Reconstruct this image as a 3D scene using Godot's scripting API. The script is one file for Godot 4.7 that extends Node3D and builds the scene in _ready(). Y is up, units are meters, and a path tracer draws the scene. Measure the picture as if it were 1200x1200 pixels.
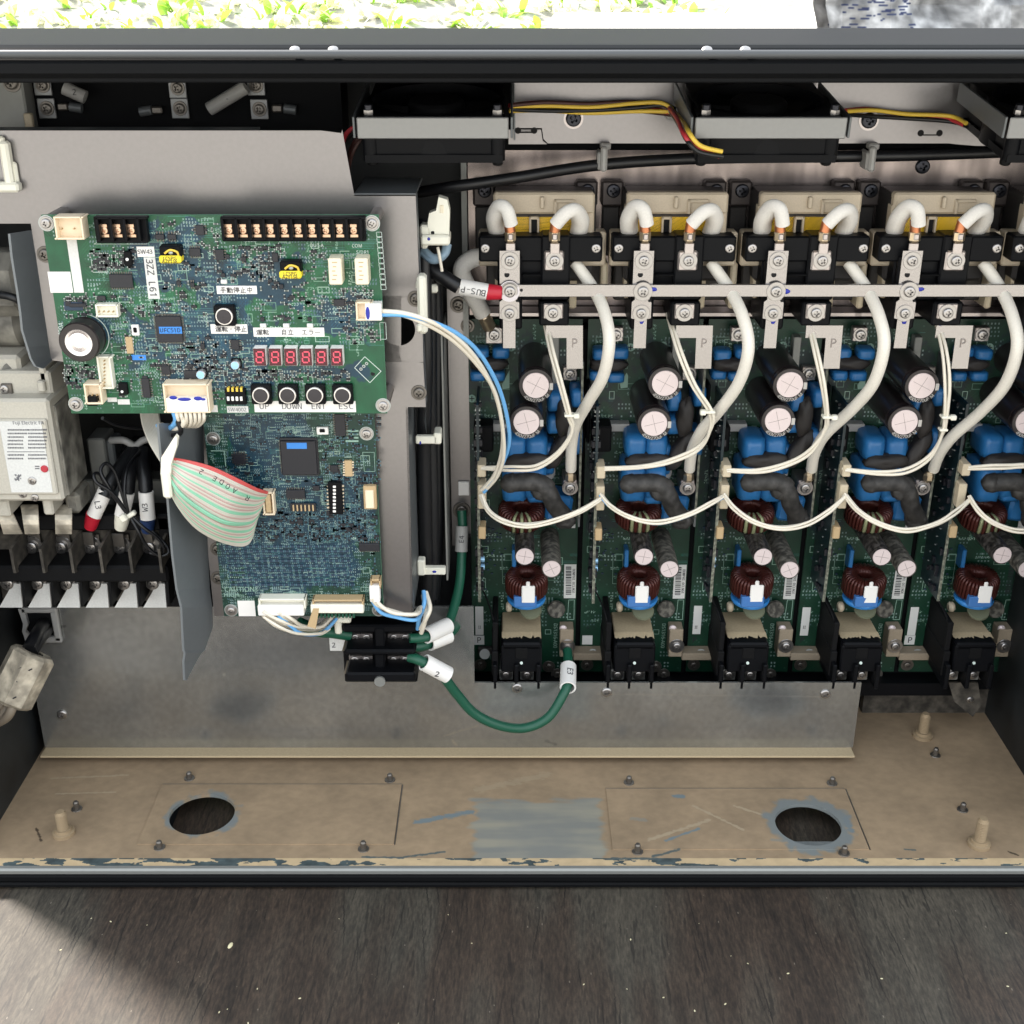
extends Node3D
# Opened power conditioner cabinet standing on a wooden board outdoors. Metres, y up, z towards the viewer.

const EYE := Vector3(0.0, 0.497, 0.739)
const DOWN := 24.0
const FOC := 1450.0
var M := {}
var rng := RandomNumberGenerator.new()

# ---------------------------------------------------------------- mesh builder
class MB:
	var v := PackedVector3Array()
	var n := PackedVector3Array()
	var u := PackedVector2Array()
	var uvo := Vector2.ZERO
	var uvs := Vector2.ZERO
	var uax := 0
	func uv_of(p: Vector3) -> Vector2:
		if uax == 0:
			return Vector2((p.x - uvo.x) / uvs.x, (uvo.y - p.y) / uvs.y)
		return Vector2((p.x - uvo.x) / uvs.x, (p.z - uvo.y) / uvs.y)
	func map_uv(ax: int, o: Vector2, s: Vector2) -> MB:
		uax = ax
		uvo = o
		uvs = s
		return self
	func tri(a: Vector3, b: Vector3, c: Vector3, na: Vector3, nb: Vector3, nc: Vector3) -> void:
		if (c - a).cross(b - a).dot(na + nb + nc) < 0.0:
			v.append_array([a, c, b])
			n.append_array([na, nc, nb])
		else:
			v.append_array([a, b, c])
			n.append_array([na, nb, nc])
	func flat(a: Vector3, b: Vector3, c: Vector3, m: Vector3) -> void:
		tri(a, b, c, m, m, m)
	func quad(a: Vector3, b: Vector3, c: Vector3, d: Vector3, m: Vector3) -> void:
		var g := (c - a).cross(b - a)
		if g.length_squared() < 1e-20:
			g = (d - a).cross(c - a)
		g = g.normalized()
		if g.dot(m) < 0.0:
			g = -g
		tri(a, b, c, g, g, g)
		tri(a, c, d, g, g, g)
	func box(c: Vector3, s: Vector3, ch := 0.0, q := Basis()) -> MB:
		var h := s * 0.5
		ch = minf(ch, minf(h.x, minf(h.y, h.z)) * 0.95)
		if ch <= 0.0:
			for ax in 3:
				for sg in [-1.0, 1.0]:
					var m := Vector3.ZERO
					m[ax] = sg
					var e1 := Vector3.ZERO
					e1[(ax + 1) % 3] = h[(ax + 1) % 3]
					var e2 := Vector3.ZERO
					e2[(ax + 2) % 3] = h[(ax + 2) % 3]
					var o := m * h[ax]
					quad(c + q * (o - e1 - e2), c + q * (o + e1 - e2), c + q * (o + e1 + e2), c + q * (o - e1 + e2), q * m)
			return self
		var k := h - Vector3(ch, ch, ch)
		for ax in 3:
			var b1 := (ax + 1) % 3
			var b2 := (ax + 2) % 3
			for sg in [-1.0, 1.0]:
				var m := Vector3.ZERO
				m[ax] = sg
				var e1 := Vector3.ZERO
				e1[b1] = k[b1]
				var e2 := Vector3.ZERO
				e2[b2] = k[b2]
				var o := m * h[ax]
				quad(c + q * (o - e1 - e2), c + q * (o + e1 - e2), c + q * (o + e1 + e2), c + q * (o - e1 + e2), q * m)
			for s1 in [-1.0, 1.0]:
				for s2 in [-1.0, 1.0]:
					var l := Vector3.ZERO
					l[ax] = k[ax]
					var p1 := Vector3.ZERO
					p1[b1] = s1 * h[b1]
					p1[b2] = s2 * k[b2]
					var p2 := Vector3.ZERO
					p2[b1] = s1 * k[b1]
					p2[b2] = s2 * h[b2]
					var m := Vector3.ZERO
					m[b1] = s1
					m[b2] = s2
					quad(c + q * (p1 - l), c + q * (p1 + l), c + q * (p2 + l), c + q * (p2 - l), q * m)
		for sx in [-1.0, 1.0]:
			for sy in [-1.0, 1.0]:
				for sz in [-1.0, 1.0]:
					var m: Vector3 = q * Vector3(sx, sy, sz).normalized()
					flat(c + q * Vector3(sx * h.x, sy * k.y, sz * k.z), c + q * Vector3(sx * k.x, sy * h.y, sz * k.z), c + q * Vector3(sx * k.x, sy * k.y, sz * h.z), m)
		return self
	func span(a: Vector3, b: Vector3, ch := 0.0) -> MB:
		return box((a + b) * 0.5, (b - a).abs(), ch)
	# profile: Vector2(radius, height) along axis from o
	func lathe(o: Vector3, ax: Vector3, prof: Array, seg := 20, smooth := true, squash := 1.0) -> MB:
		ax = ax.normalized()
		var e1 := ax.cross(Vector3.UP if absf(ax.y) < 0.9 else Vector3.RIGHT).normalized()
		var e2 := ax.cross(e1)
		for i in prof.size() - 1:
			var a: Vector2 = prof[i]
			var b: Vector2 = prof[i + 1]
			var t := b - a
			var nr := t.y
			var nh := -t.x
			for j in seg:
				var t0 := TAU * j / seg
				var t1 := TAU * (j + 1) / seg
				var d0 := e1 * cos(t0) + e2 * sin(t0) * squash
				var d1 := e1 * cos(t1) + e2 * sin(t1) * squash
				var n0 := (d0 * nr + ax * nh).normalized()
				var n1 := (d1 * nr + ax * nh).normalized()
				if not smooth:
					n0 = (n0 + n1).normalized()
					n1 = n0
				var p00 := o + d0 * a.x + ax * a.y
				var p01 := o + d1 * a.x + ax * a.y
				var p10 := o + d0 * b.x + ax * b.y
				var p11 := o + d1 * b.x + ax * b.y
				if a.x > 1e-7:
					tri(p00, p01, p11, n0, n1, n1)
				if b.x > 1e-7:
					tri(p00, p11, p10, n0, n1, n0)
		return self
	func cyl(a: Vector3, b: Vector3, r: float, seg := 20, ch := 0.0) -> MB:
		var l := (b - a).length()
		return lathe(a, b - a, [Vector2(0, 0), Vector2(r - ch, 0), Vector2(r, ch), Vector2(r, l - ch), Vector2(r - ch, l), Vector2(0, l)] if ch > 0.0 else [Vector2(0, 0), Vector2(r, 0), Vector2(r, l), Vector2(0, l)], seg)
	func tube(p: PackedVector3Array, r: float, seg := 8, caps := true, flatten := 1.0, up := Vector3.ZERO) -> MB:
		var e := Vector3.ZERO
		var rings: Array = []
		for i in p.size():
			var t := (p[mini(i + 1, p.size() - 1)] - p[maxi(i - 1, 0)]).normalized()
			if i == 0:
				e = t.cross(Vector3.UP if absf(t.y) < 0.9 else Vector3.RIGHT).normalized() if up == Vector3.ZERO else up.slide(t).normalized()
			else:
				e = (e - t * e.dot(t)).normalized()
			var f := t.cross(e)
			var ring := PackedVector3Array()
			for j in seg:
				var a := TAU * j / seg
				ring.append(e * cos(a) + f * sin(a) * flatten)
			rings.append(ring)
		for i in p.size() - 1:
			var r0: PackedVector3Array = rings[i]
			var r1: PackedVector3Array = rings[i + 1]
			for j in seg:
				var k := (j + 1) % seg
				tri(p[i] + r0[j] * r, p[i] + r0[k] * r, p[i + 1] + r1[k] * r, r0[j], r0[k], r1[k])
				tri(p[i] + r0[j] * r, p[i + 1] + r1[k] * r, p[i + 1] + r1[j] * r, r0[j], r1[k], r1[j])
		if caps:
			for i in [0, p.size() - 1]:
				var d := (p[1] - p[0] if i == 0 else p[i - 1] - p[i]).normalized() * -1.0
				var ring: PackedVector3Array = rings[i]
				for j in seg:
					flat(p[i], p[i] + ring[j] * r, p[i] + ring[(j + 1) % seg] * r, d)
		return self
	# polygon in a plane (origin o, axes ex, ey), thickness along en from 0 to -d; holes by circles handled elsewhere
	func plate(poly: PackedVector2Array, o: Vector3, ex: Vector3, ey: Vector3, d: float) -> MB:
		var en := ex.cross(ey).normalized()
		var id := Geometry2D.triangulate_polygon(poly)
		for i in range(0, id.size(), 3):
			var a := o + ex * poly[id[i]].x + ey * poly[id[i]].y
			var b := o + ex * poly[id[i + 1]].x + ey * poly[id[i + 1]].y
			var c := o + ex * poly[id[i + 2]].x + ey * poly[id[i + 2]].y
			flat(a, b, c, en)
			flat(a - en * d, b - en * d, c - en * d, -en)
		var cw := Geometry2D.is_polygon_clockwise(poly)
		for i in poly.size():
			var p := poly[i]
			var q := poly[(i + 1) % poly.size()]
			var a := o + ex * p.x + ey * p.y
			var b := o + ex * q.x + ey * q.y
			var w := (ex * (q.y - p.y) - ey * (q.x - p.x)) * (-1.0 if cw else 1.0)
			quad(a, b, b - en * d, a - en * d, w)
		return self
	# square sheet with a round hole, in plane o/ex/ey, front only plus hole wall
	func holed(c: Vector3, ex: Vector3, ey: Vector3, x0: float, x1: float, y0: float, y1: float, r: float, d: float, seg := 48) -> MB:
		var en := ex.cross(ey).normalized()
		for j in seg:
			var pt: Array = []
			for t in [TAU * j / seg, TAU * (j + 1) / seg]:
				var cs := cos(t)
				var sn := sin(t)
				var k := 1e9
				if absf(cs) > 1e-6:
					k = minf(k, (x1 if cs > 0 else x0) / cs)
				if absf(sn) > 1e-6:
					k = minf(k, (y1 if sn > 0 else y0) / sn)
				pt.append([c + (ex * cs + ey * sn) * r, c + (ex * cs + ey * sn) * k, -(ex * cs + ey * sn)])
			quad(pt[0][0], pt[0][1], pt[1][1], pt[1][0], en)
			quad(pt[0][0], pt[1][0], pt[1][0] - en * d, pt[0][0] - en * d, pt[0][2] + pt[1][2])
			for sx in [x0, x1]:
				for sy in [y0, y1]:
					var cor: Vector3 = c + ex * sx + ey * sy
					var a0 := fposmod(atan2(sy, sx), TAU)
					if a0 > TAU * j / seg and a0 < TAU * (j + 1) / seg:
						quad(pt[0][1], cor, pt[1][1], pt[0][1], en)
		return self
	func blob(c: Vector3, r: Vector3, e := 2.0, q := Basis(), seg := 16, wob := 0.0, sd := 1.0) -> MB:
		var rows := seg / 2
		var pts: Array = []
		for i in rows + 1:
			var row := PackedVector3Array()
			var ph := -PI / 2 + PI * i / rows
			for j in seg + 1:
				var th := TAU * j / seg
				var d := Vector3(cos(ph) * cos(th), sin(ph), cos(ph) * sin(th))
				var s := pow(pow(absf(d.x), e) + pow(absf(d.y), e) + pow(absf(d.z), e), -1.0 / e)
				s *= 1.0 + wob * (sin(d.x * 5.0 + sd * 7.1) * cos(d.y * 6.0 + sd * 3.3) + 0.6 * sin(d.z * 7.0 + d.x * 4.0 + sd))
				row.append(c + q * (d * s * r))
			pts.append(row)
		var nn := func(i: int, j: int) -> Vector3:
			var j0 := j % seg
			var a: Vector3 = pts[i][(j0 + 1) % seg] - pts[i][(j0 + seg - 1) % seg]
			var b: Vector3 = pts[mini(i + 1, rows)][j0] - pts[maxi(i - 1, 0)][j0]
			var m := b.cross(a)
			if i == 0 or i == rows or m.length_squared() < 1e-22:
				m = pts[i][j0] - c
			m = m.normalized()
			return m if m.dot(pts[i][j0] - c) > 0 else -m
		for i in rows:
			for j in seg:
				var n00: Vector3 = nn.call(i, j)
				var n01: Vector3 = nn.call(i, j + 1)
				var n10: Vector3 = nn.call(i + 1, j)
				var n11: Vector3 = nn.call(i + 1, j + 1)
				if i > 0:
					tri(pts[i][j], pts[i][j + 1], pts[i + 1][j + 1], n00, n01, n11)
				if i < rows - 1:
					tri(pts[i][j], pts[i + 1][j + 1], pts[i + 1][j], n00, n11, n10)
		return self
	func add(m: Mesh, x: Transform3D) -> MB:
		for s in m.get_surface_count():
			var a := m.surface_get_arrays(s)
			var vs: PackedVector3Array = a[Mesh.ARRAY_VERTEX]
			var ns: PackedVector3Array = a[Mesh.ARRAY_NORMAL]
			if a[Mesh.ARRAY_INDEX] != null:
				for k in a[Mesh.ARRAY_INDEX]:
					v.append(x * vs[k])
					n.append((x.basis * ns[k]).normalized())
			else:
				for k in vs.size():
					v.append(x * vs[k])
					n.append((x.basis * ns[k]).normalized())
		return self
	func done(o: Vector3) -> ArrayMesh:
		var w := PackedVector3Array()
		w.resize(v.size())
		for i in v.size():
			w[i] = v[i] - o
		var a := []
		a.resize(Mesh.ARRAY_MAX)
		a[Mesh.ARRAY_VERTEX] = w
		a[Mesh.ARRAY_NORMAL] = n
		if uvs != Vector2.ZERO:
			for p in v:
				u.append(uv_of(p))
			a[Mesh.ARRAY_TEX_UV] = u
		var m := ArrayMesh.new()
		m.add_surface_from_arrays(Mesh.PRIMITIVE_TRIANGLES, a)
		return m

# ---------------------------------------------------------------- helpers
func ray(px: float, py: float) -> Vector3:
	var t := deg_to_rad(DOWN)
	return Vector3((px - 600.0) / FOC, 0, 0) + Vector3(0, cos(t), -sin(t)) * ((600.0 - py) / FOC) + Vector3(0, -sin(t), -cos(t))

func P(px: float, py: float, z: float) -> Vector3:      # a point of the upright plane at depth z
	var d := ray(px, py)
	return EYE + d * ((z - EYE.z) / d.z)

func F(px: float, py: float, y := 0.0) -> Vector3:      # a point of the level plane at height y
	var d := ray(px, py)
	return EYE + d * ((y - EYE.y) / d.y)

func mm(py: float, z: float) -> float:                  # metres that one pixel of the sketch spans there
	return (P(601, py, z) - P(600, py, z)).x

func path(ctrl: Array, per := 8) -> PackedVector3Array:
	var o := PackedVector3Array()
	for i in ctrl.size() - 1:
		var a: Vector3 = ctrl[maxi(i - 1, 0)]
		var b: Vector3 = ctrl[i]
		var c: Vector3 = ctrl[i + 1]
		var d: Vector3 = ctrl[mini(i + 2, ctrl.size() - 1)]
		for k in per:
			o.append(b.cubic_interpolate(c, a, d, float(k) / per))
	o.append(ctrl[-1])
	return o

func pts(list: Array) -> Array:                         # [px, py, z] triples to points
	var o: Array = []
	for i in list:
		o.append(P(i[0], i[1], i[2]))
	return o

func rectz(mb: MB, x0: float, y0: float, x1: float, y1: float, z0: float, z1: float, ch := 0.0) -> MB:
	var a := P(x0, (y0 + y1) / 2, z1)
	var b := P(x1, (y0 + y1) / 2, z1)
	return mb.span(Vector3(a.x, P(600, y0, z1).y, z0), Vector3(b.x, P(600, y1, z1).y, z1), ch)

func numbered(parent: Node, called: String) -> String:
	if not parent.has_node(NodePath(called)):
		return called
	var k := int(parent.get_meta("count_" + called, 0)) + 1
	while parent.has_node(NodePath("%s_%03d" % [called, k])):
		k += 1
	parent.set_meta("count_" + called, k)
	return "%s_%03d" % [called, k]

func tag(o: Node, label: String, category: String, group := "") -> void:
	o.set_meta("label", label)
	o.set_meta("category", category)
	if group != "":
		o.set_meta("group", group)

func thing(called: String, at: Vector3, label: String, category: String, group := "") -> Node3D:
	var o := Node3D.new()
	o.name = numbered(self, called)
	add_child(o, true)
	o.position = at
	tag(o, label, category, group)
	return o

func part(parent: Node3D, called: String, mb: MB, m: Material) -> MeshInstance3D:
	var o := MeshInstance3D.new()
	o.name = numbered(parent, called)
	o.mesh = mb.done(parent.global_position)
	o.material_override = m
	parent.add_child(o, true)
	return o

func whole(called: String, mb: MB, m: Material, label: String, category: String, group := "") -> MeshInstance3D:
	var o := MeshInstance3D.new()
	o.name = numbered(self, called)
	var lo := mb.v[0]
	var hi := mb.v[0]
	for p in mb.v:
		lo = lo.min(p)
		hi = hi.max(p)
	var at := Vector3((lo.x + hi.x) / 2, lo.y, (lo.z + hi.z) / 2)
	o.mesh = mb.done(at)
	o.material_override = m
	add_child(o, true)
	o.position = at
	tag(o, label, category, group)
	return o

func put(parent: Node3D, called: String, mesh: Mesh, m: Material, at: Vector3, q := Basis()) -> MeshInstance3D:
	var o := MeshInstance3D.new()
	o.name = numbered(parent, called)
	o.mesh = mesh
	o.material_override = m
	o.transform = Transform3D(q, at - parent.global_position)
	parent.add_child(o, true)
	return o

func stuff(o: Node) -> Node:
	o.set_meta("kind", "stuff")
	return o

func struct(called: String, mb: MB, m: Material) -> MeshInstance3D:
	var o := MeshInstance3D.new()
	o.name = called
	o.mesh = mb.done(Vector3.ZERO)
	o.material_override = m
	add_child(o, true)
	o.set_meta("kind", "structure")
	return o

func c8(h: String) -> Color:
	return Color.html(h)

func mat(called: String, col: String, rough := 0.5, metal := 0.0, tex: Texture2D = null, scale := 0.0, bump: Texture2D = null, bs := 0.4) -> StandardMaterial3D:
	var m := StandardMaterial3D.new()
	m.albedo_color = c8(col)
	m.roughness = rough
	m.metallic = metal
	if tex:
		m.albedo_texture = tex
	if scale > 0.0:
		m.uv1_triplanar = true
		m.uv1_world_triplanar = true
		m.uv1_scale = Vector3.ONE * scale
	if bump:
		m.normal_enabled = true
		m.normal_texture = bump
		m.normal_scale = bs
	M[called] = m
	return m

func noise_image(w: int, h: int, freq: float, oct: int, lo: float, hi: float, sd: int, stretch := Vector2.ONE, kind := FastNoiseLite.TYPE_SIMPLEX_SMOOTH, contrast := 1.0) -> Image:
	var f := FastNoiseLite.new()
	f.seed = sd
	f.frequency = freq
	f.noise_type = kind
	f.fractal_octaves = oct
	var src := f.get_seamless_image(maxi(8, int(w * stretch.x)), maxi(8, int(h * stretch.y)))
	src.resize(w, h, Image.INTERPOLATE_CUBIC)
	src.convert(Image.FORMAT_RGBA8)
	for y in h:
		for x in w:
			var g := clampf((src.get_pixel(x, y).r - 0.5) * contrast + 0.5, 0, 1)
			var k := lerpf(lo, hi, g)
			src.set_pixel(x, y, Color(k, k, k))
	return src

func tex(im: Image) -> ImageTexture:
	im.generate_mipmaps()
	return ImageTexture.create_from_image(im)

func bump_of(im: Image, k: float) -> ImageTexture:
	var b := im.duplicate() as Image
	b.clear_mipmaps()
	b.bump_map_to_normal_map(k)
	return ImageTexture.create_from_image(b)

func letters(mb: MB, s: String, c: Vector3, h: float, q := Basis(), mono := false, d := 0.00015) -> MB:
	var t := TextMesh.new()
	var f := SystemFont.new()
	f.font_names = PackedStringArray(["Droid Sans Mono" if mono else "Droid Sans"])
	t.font = f
	t.font_size = 24
	t.pixel_size = h / 17.2
	t.depth = d
	t.curve_step = 2.0
	t.text = s
	t.horizontal_alignment = HORIZONTAL_ALIGNMENT_CENTER
	t.vertical_alignment = VERTICAL_ALIGNMENT_CENTER
	return mb.add(t, Transform3D(q, c))

const KANA := {
	"te": [[.2,.12,.8,.08],[.15,.35,.85,.35],[.05,.6,.95,.6],[.5,.1,.5,.95,.38,.88]],
	"dou": [[.05,.15,.5,.12],[.02,.27,.55,.27],[.1,.38,.48,.38,.48,.65,.1,.65,.1,.38],[.1,.51,.48,.51],[.29,.12,.29,.9],[.08,.77,.5,.77],[.02,.92,.55,.9],[.6,.35,.95,.35,.9,.95,.8,.9],[.75,.08,.73,.5,.58,.95]],
	"tei": [[.25,.05,.05,.4],[.17,.3,.17,.95],[.35,.15,.95,.15],[.65,.03,.65,.15],[.45,.25,.85,.25,.85,.42,.45,.42,.45,.25],[.35,.65,.35,.53,.95,.53,.95,.65],[.45,.68,.88,.68],[.66,.68,.66,.95]],
	"shi": [[.5,.08,.5,.92],[.5,.45,.85,.45],[.25,.4,.25,.92],[.05,.92,.95,.92]],
	"chuu": [[.15,.25,.85,.25,.85,.62,.15,.62,.15,.25],[.5,.05,.5,.97]],
	"un": [[.1,.12,.2,.22],[.05,.4,.2,.4,.2,.75,.05,.9],[.15,.8,.4,.93,.97,.93],[.33,.25,.33,.12,.95,.12,.95,.25],[.42,.3,.86,.3,.86,.62,.42,.62,.42,.3],[.42,.46,.86,.46],[.64,.2,.64,.82],[.35,.73,.93,.73]],
	"ten": [[.05,.18,.5,.18],[.1,.3,.46,.3,.46,.62,.1,.62,.1,.3],[.1,.46,.46,.46],[.28,.05,.28,.95],[.02,.77,.54,.77],[.6,.2,.9,.2],[.55,.42,.97,.42],[.72,.42,.6,.88,.9,.82],[.82,.65,.95,.95]],
	"ji": [[.5,.03,.42,.18],[.22,.18,.78,.18,.78,.95,.22,.95,.22,.18],[.22,.43,.78,.43],[.22,.68,.78,.68]],
	"ritsu": [[.5,.05,.5,.25],[.15,.28,.85,.28],[.32,.4,.4,.8],[.7,.4,.6,.88],[.05,.92,.95,.92]],
	"e": [[.2,.2,.8,.2],[.5,.2,.5,.8],[.08,.82,.92,.82]],
	"ra": [[.25,.15,.75,.15],[.15,.4,.82,.4,.7,.75,.35,.95]],
	"bar": [[.08,.5,.92,.5]],
	"dot": [[.42,.5,.58,.5]],
}

func kana(mb: MB, keys: Array, x: float, y: float, z: float, size: float, step: float, w := 0.00022) -> MB:
	for i in keys.size():
		for line in KANA.get(keys[i], []):
			for k in range(0, line.size() - 2, 2):
				var a := Vector3(x + i * step + line[k] * size, y - line[k + 1] * size, z)
				var b := Vector3(x + i * step + line[k + 2] * size, y - line[k + 3] * size, z)
				var t := (b - a).normalized()
				mb.box((a + b) / 2, Vector3((b - a).length() + w, w, 0.0002), 0.0, Basis(t, Vector3(-t.y, t.x, 0), Vector3(0, 0, 1)))
	return mb

# cross recessed pan head, axis +z, base at origin, radius 1
func screw_mesh(washer: float, hgt := 0.55) -> ArrayMesh:
	var mb := MB.new()
	var l := 0.52
	var w := 0.17
	var a1 := atan2(w, l)
	var ang: Array = []
	for qd in 4:
		var b := qd * PI / 2
		ang.append_array([b - a1, b, b + a1, b + (a1 + PI / 4) / 2, b + PI / 4, b + PI / 2 - (a1 + PI / 4) / 2])
	var rc := func(t: float) -> float:
		var f := absf(wrapf(t, -PI / 4, PI / 4))
		return l / cos(f) if f <= a1 + 1e-4 else w / sin(f)
	var base := 0.0
	if washer > 0.0:
		mb.lathe(Vector3.ZERO, Vector3(0, 0, 1), [Vector2(washer, 0), Vector2(washer, 0.12), Vector2(washer - 0.05, 0.17), Vector2(1.08, 0.17), Vector2(1.06, 0.32), Vector2(0.9, 0.32)], 24)
		base = 0.32
	for i in ang.size():
		var t0: float = ang[i]
		var t1: float = ang[(i + 1) % ang.size()]
		var d0 := Vector3(cos(t0), sin(t0), 0)
		var d1 := Vector3(cos(t1), sin(t1), 0)
		var up := Vector3(0, 0, 1)
		var z0 := up * base
		var pr := [[1.0, 0.0, 0.1], [0.97, hgt * 0.55, 0.5], [0.74, hgt * 0.95, 0.92]]
		for k in 2:
			var u0: Array = pr[k]
			var u1: Array = pr[k + 1]
			var m0: Vector3 = (d0 * (1 - u0[2]) + up * u0[2]).normalized()
			var m1: Vector3 = (d1 * (1 - u0[2]) + up * u0[2]).normalized()
			var m2: Vector3 = (d1 * (1 - u1[2]) + up * u1[2]).normalized()
			var m3: Vector3 = (d0 * (1 - u1[2]) + up * u1[2]).normalized()
			var q0: Vector3 = z0 + d0 * u0[0] + up * u0[1]
			var q1: Vector3 = z0 + d1 * u0[0] + up * u0[1]
			var q2: Vector3 = z0 + d1 * u1[0] + up * u1[1]
			var q3: Vector3 = z0 + d0 * u1[0] + up * u1[1]
			mb.tri(q0, q1, q2, m0, m1, m2)
			mb.tri(q0, q2, q3, m0, m2, m3)
		var zt := z0 + up * hgt
		var i0: Vector3 = zt + d0 * float(rc.call(t0))
		var i1: Vector3 = zt + d1 * float(rc.call(t1))
		var o0 := z0 + up * hgt * 0.95 + d0 * 0.74
		var o1 := z0 + up * hgt * 0.95 + d1 * 0.74
		mb.quad(o0, o1, i1, i0, up)
		var f0 := z0 + up * hgt * 0.25 + d0 * float(rc.call(t0)) * 0.6
		var f1 := z0 + up * hgt * 0.25 + d1 * float(rc.call(t1)) * 0.6
		mb.quad(i0, i1, f1, f0, -(d0 + d1))
		mb.flat(f0, f1, z0 + up * hgt * 0.2, up)
	return mb.done(Vector3.ZERO)

var SCREW := {}
func screw(parent: Node3D, at: Vector3, r: float, kind := "plain", m: Material = null, axis := Vector3(0, 0, 1), called := "screw") -> MeshInstance3D:
	if SCREW.is_empty():
		SCREW = {"plain": screw_mesh(0.0), "washer": screw_mesh(1.45), "wide": screw_mesh(1.75)}
	var t := rng.randf() * TAU
	var q := Basis(Vector3(0, 0, 1), t)
	if axis != Vector3(0, 0, 1):
		q = Basis(Quaternion(Vector3(0, 0, 1), axis)) * q
	return put(parent, called, SCREW[kind], m if m else M.steel, at, q * Basis.from_scale(Vector3.ONE * r))

func wire(parent: Node3D, called: String, ctrl: Array, r: float, m: Material, seg := 8, per := 8) -> MeshInstance3D:
	return part(parent, called, MB.new().tube(path(ctrl, per), r, seg), m)

# ---------------------------------------------------------------- textures and materials
func dab(im: Image, x: int, y: int, w: int, h: int, c: Color) -> void:
	im.fill_rect(Rect2i(x, y, w, h), c)

func pcb_image(w: int, h: int, sd: int, base: Color, coat: Color, coats: Array, traces: int, silk: int, plain: Array) -> Image:
	var r := RandomNumberGenerator.new()
	r.seed = sd
	var f := FastNoiseLite.new()
	f.seed = sd
	f.frequency = 0.012
	f.fractal_octaves = 4
	var im := Image.create(w, h, false, Image.FORMAT_RGBA8)
	for y in h:
		for x in w:
			var nv := f.get_noise_2d(x, y)
			var k := 0.0
			for c in coats:
				var dx: float = maxf(c.position.x - x, x - c.end.x)
				var dy: float = maxf(c.position.y - y, y - c.end.y)
				k = maxf(k, clampf(0.5 - (maxf(dx, dy) + nv * 70.0) / 14.0, 0, 1))
			var col := base.lerp(coat, k)
			col = col * (1.0 + nv * 0.16)
			col.a = 1.0
			im.set_pixel(x, y, col)
	var ok := func(x: int, y: int) -> bool:
		for p in plain:
			if p.has_point(Vector2(x, y)):
				return false
		return true
	# copper pours, a shade lighter
	for i in traces / 12:
		var x := r.randi_range(0, w - 60)
		var y := r.randi_range(0, h - 60)
		if not ok.call(x, y):
			continue
		var pw := r.randi_range(14, 70)
		var ph := r.randi_range(10, 50)
		for yy in range(y, mini(y + ph, h)):
			for xx in range(x, mini(x + pw, w)):
				var c := im.get_pixel(xx, yy)
				im.set_pixel(xx, yy, Color(c.r * 1.14, c.g * 1.12, c.b * 1.1))
	for i in traces:
		var x := r.randf_range(0, w)
		var y := r.randf_range(0, h)
		var lanes := r.randi_range(1, 4)
		var d := r.randi_range(0, 7)
		var up := r.randf() < 0.65
		var leg := r.randi_range(1, 3)
		for s in leg:
			var dirs := [Vector2(1, 0), Vector2(1, 1), Vector2(0, 1), Vector2(-1, 1), Vector2(-1, 0), Vector2(-1, -1), Vector2(0, -1), Vector2(1, -1)]
			var dv: Vector2 = dirs[d]
			var len := r.randi_range(12, 70)
			for t in len:
				for ln in lanes:
					var px := int(x + dv.x * t - dv.y * ln * 5)
					var py := int(y + dv.y * t + dv.x * ln * 5)
					if px >= 0 and py >= 0 and px < w - 1 and py < h - 1 and ok.call(px, py):
						var c := im.get_pixel(px, py)
						var g := 1.25 if up else 0.72
						var cc := Color(minf(c.r * g, 0.3), minf(c.g * g, 0.52), minf(c.b * g, 0.5)) if up else Color(c.r * g, c.g * g, c.b * g)
						if t % 1 == 0:
							im.set_pixel(px, py, cc)
							im.set_pixel(px + 1, py, cc)
			x += dv.x * len
			y += dv.y * len
			d = posmod(d + [1, -1][r.randi_range(0, 1)], 8)
	var white := Color(0.72, 0.8, 0.74)
	for i in silk * 2:                                     # vias
		var x := r.randi_range(4, w - 6)
		var y := r.randi_range(4, h - 6)
		if ok.call(x, y):
			dab(im, x, y, 4, 4, base.lerp(white, 0.35))
			dab(im, x + 1, y + 1, 2, 2, Color(0.03, 0.06, 0.05))
	for i in silk:                                         # reference marks and outlines
		var x := r.randi_range(4, w - 50)
		var y := r.randi_range(4, h - 30)
		if not ok.call(x, y):
			continue
		var c := base.lerp(white, r.randf_range(0.45, 0.95))
		if r.randf() < 0.62:
			var cnt := r.randi_range(3, 6)
			var turn := r.randf() < 0.35
			for k in cnt:
				for q in 7:
					var gx := r.randi_range(0, 2) * 2
					var gy := r.randi_range(0, 3) * 2
					if turn:
						dab(im, x + gy, y + k * 8 + gx, 2, 2, c)
					else:
						dab(im, x + k * 8 + gx, y + gy, 2, 2, c)
		else:
			var pw := r.randi_range(12, 44)
			var ph := r.randi_range(10, 26)
			dab(im, x, y, pw, 2, c)
			dab(im, x, y + ph, pw, 2, c)
			dab(im, x, y, 2, ph, c)
			if r.randf() < 0.7:
				dab(im, x + pw, y, 2, ph + 2, c)
	for i in silk * 2:                                     # rows of solder pads
		var x := r.randi_range(4, w - 40)
		var y := r.randi_range(4, h - 24)
		if not ok.call(x, y):
			continue
		var c := Color(0.55, 0.62, 0.6).lerp(coat, r.randf_range(0.0, 0.6))
		var cnt := r.randi_range(1, 5)
		for k in cnt:
			dab(im, x + k * 9, y, 4, 5, c)
			dab(im, x + k * 9, y + 11, 4, 5, c)
	return im

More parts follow.
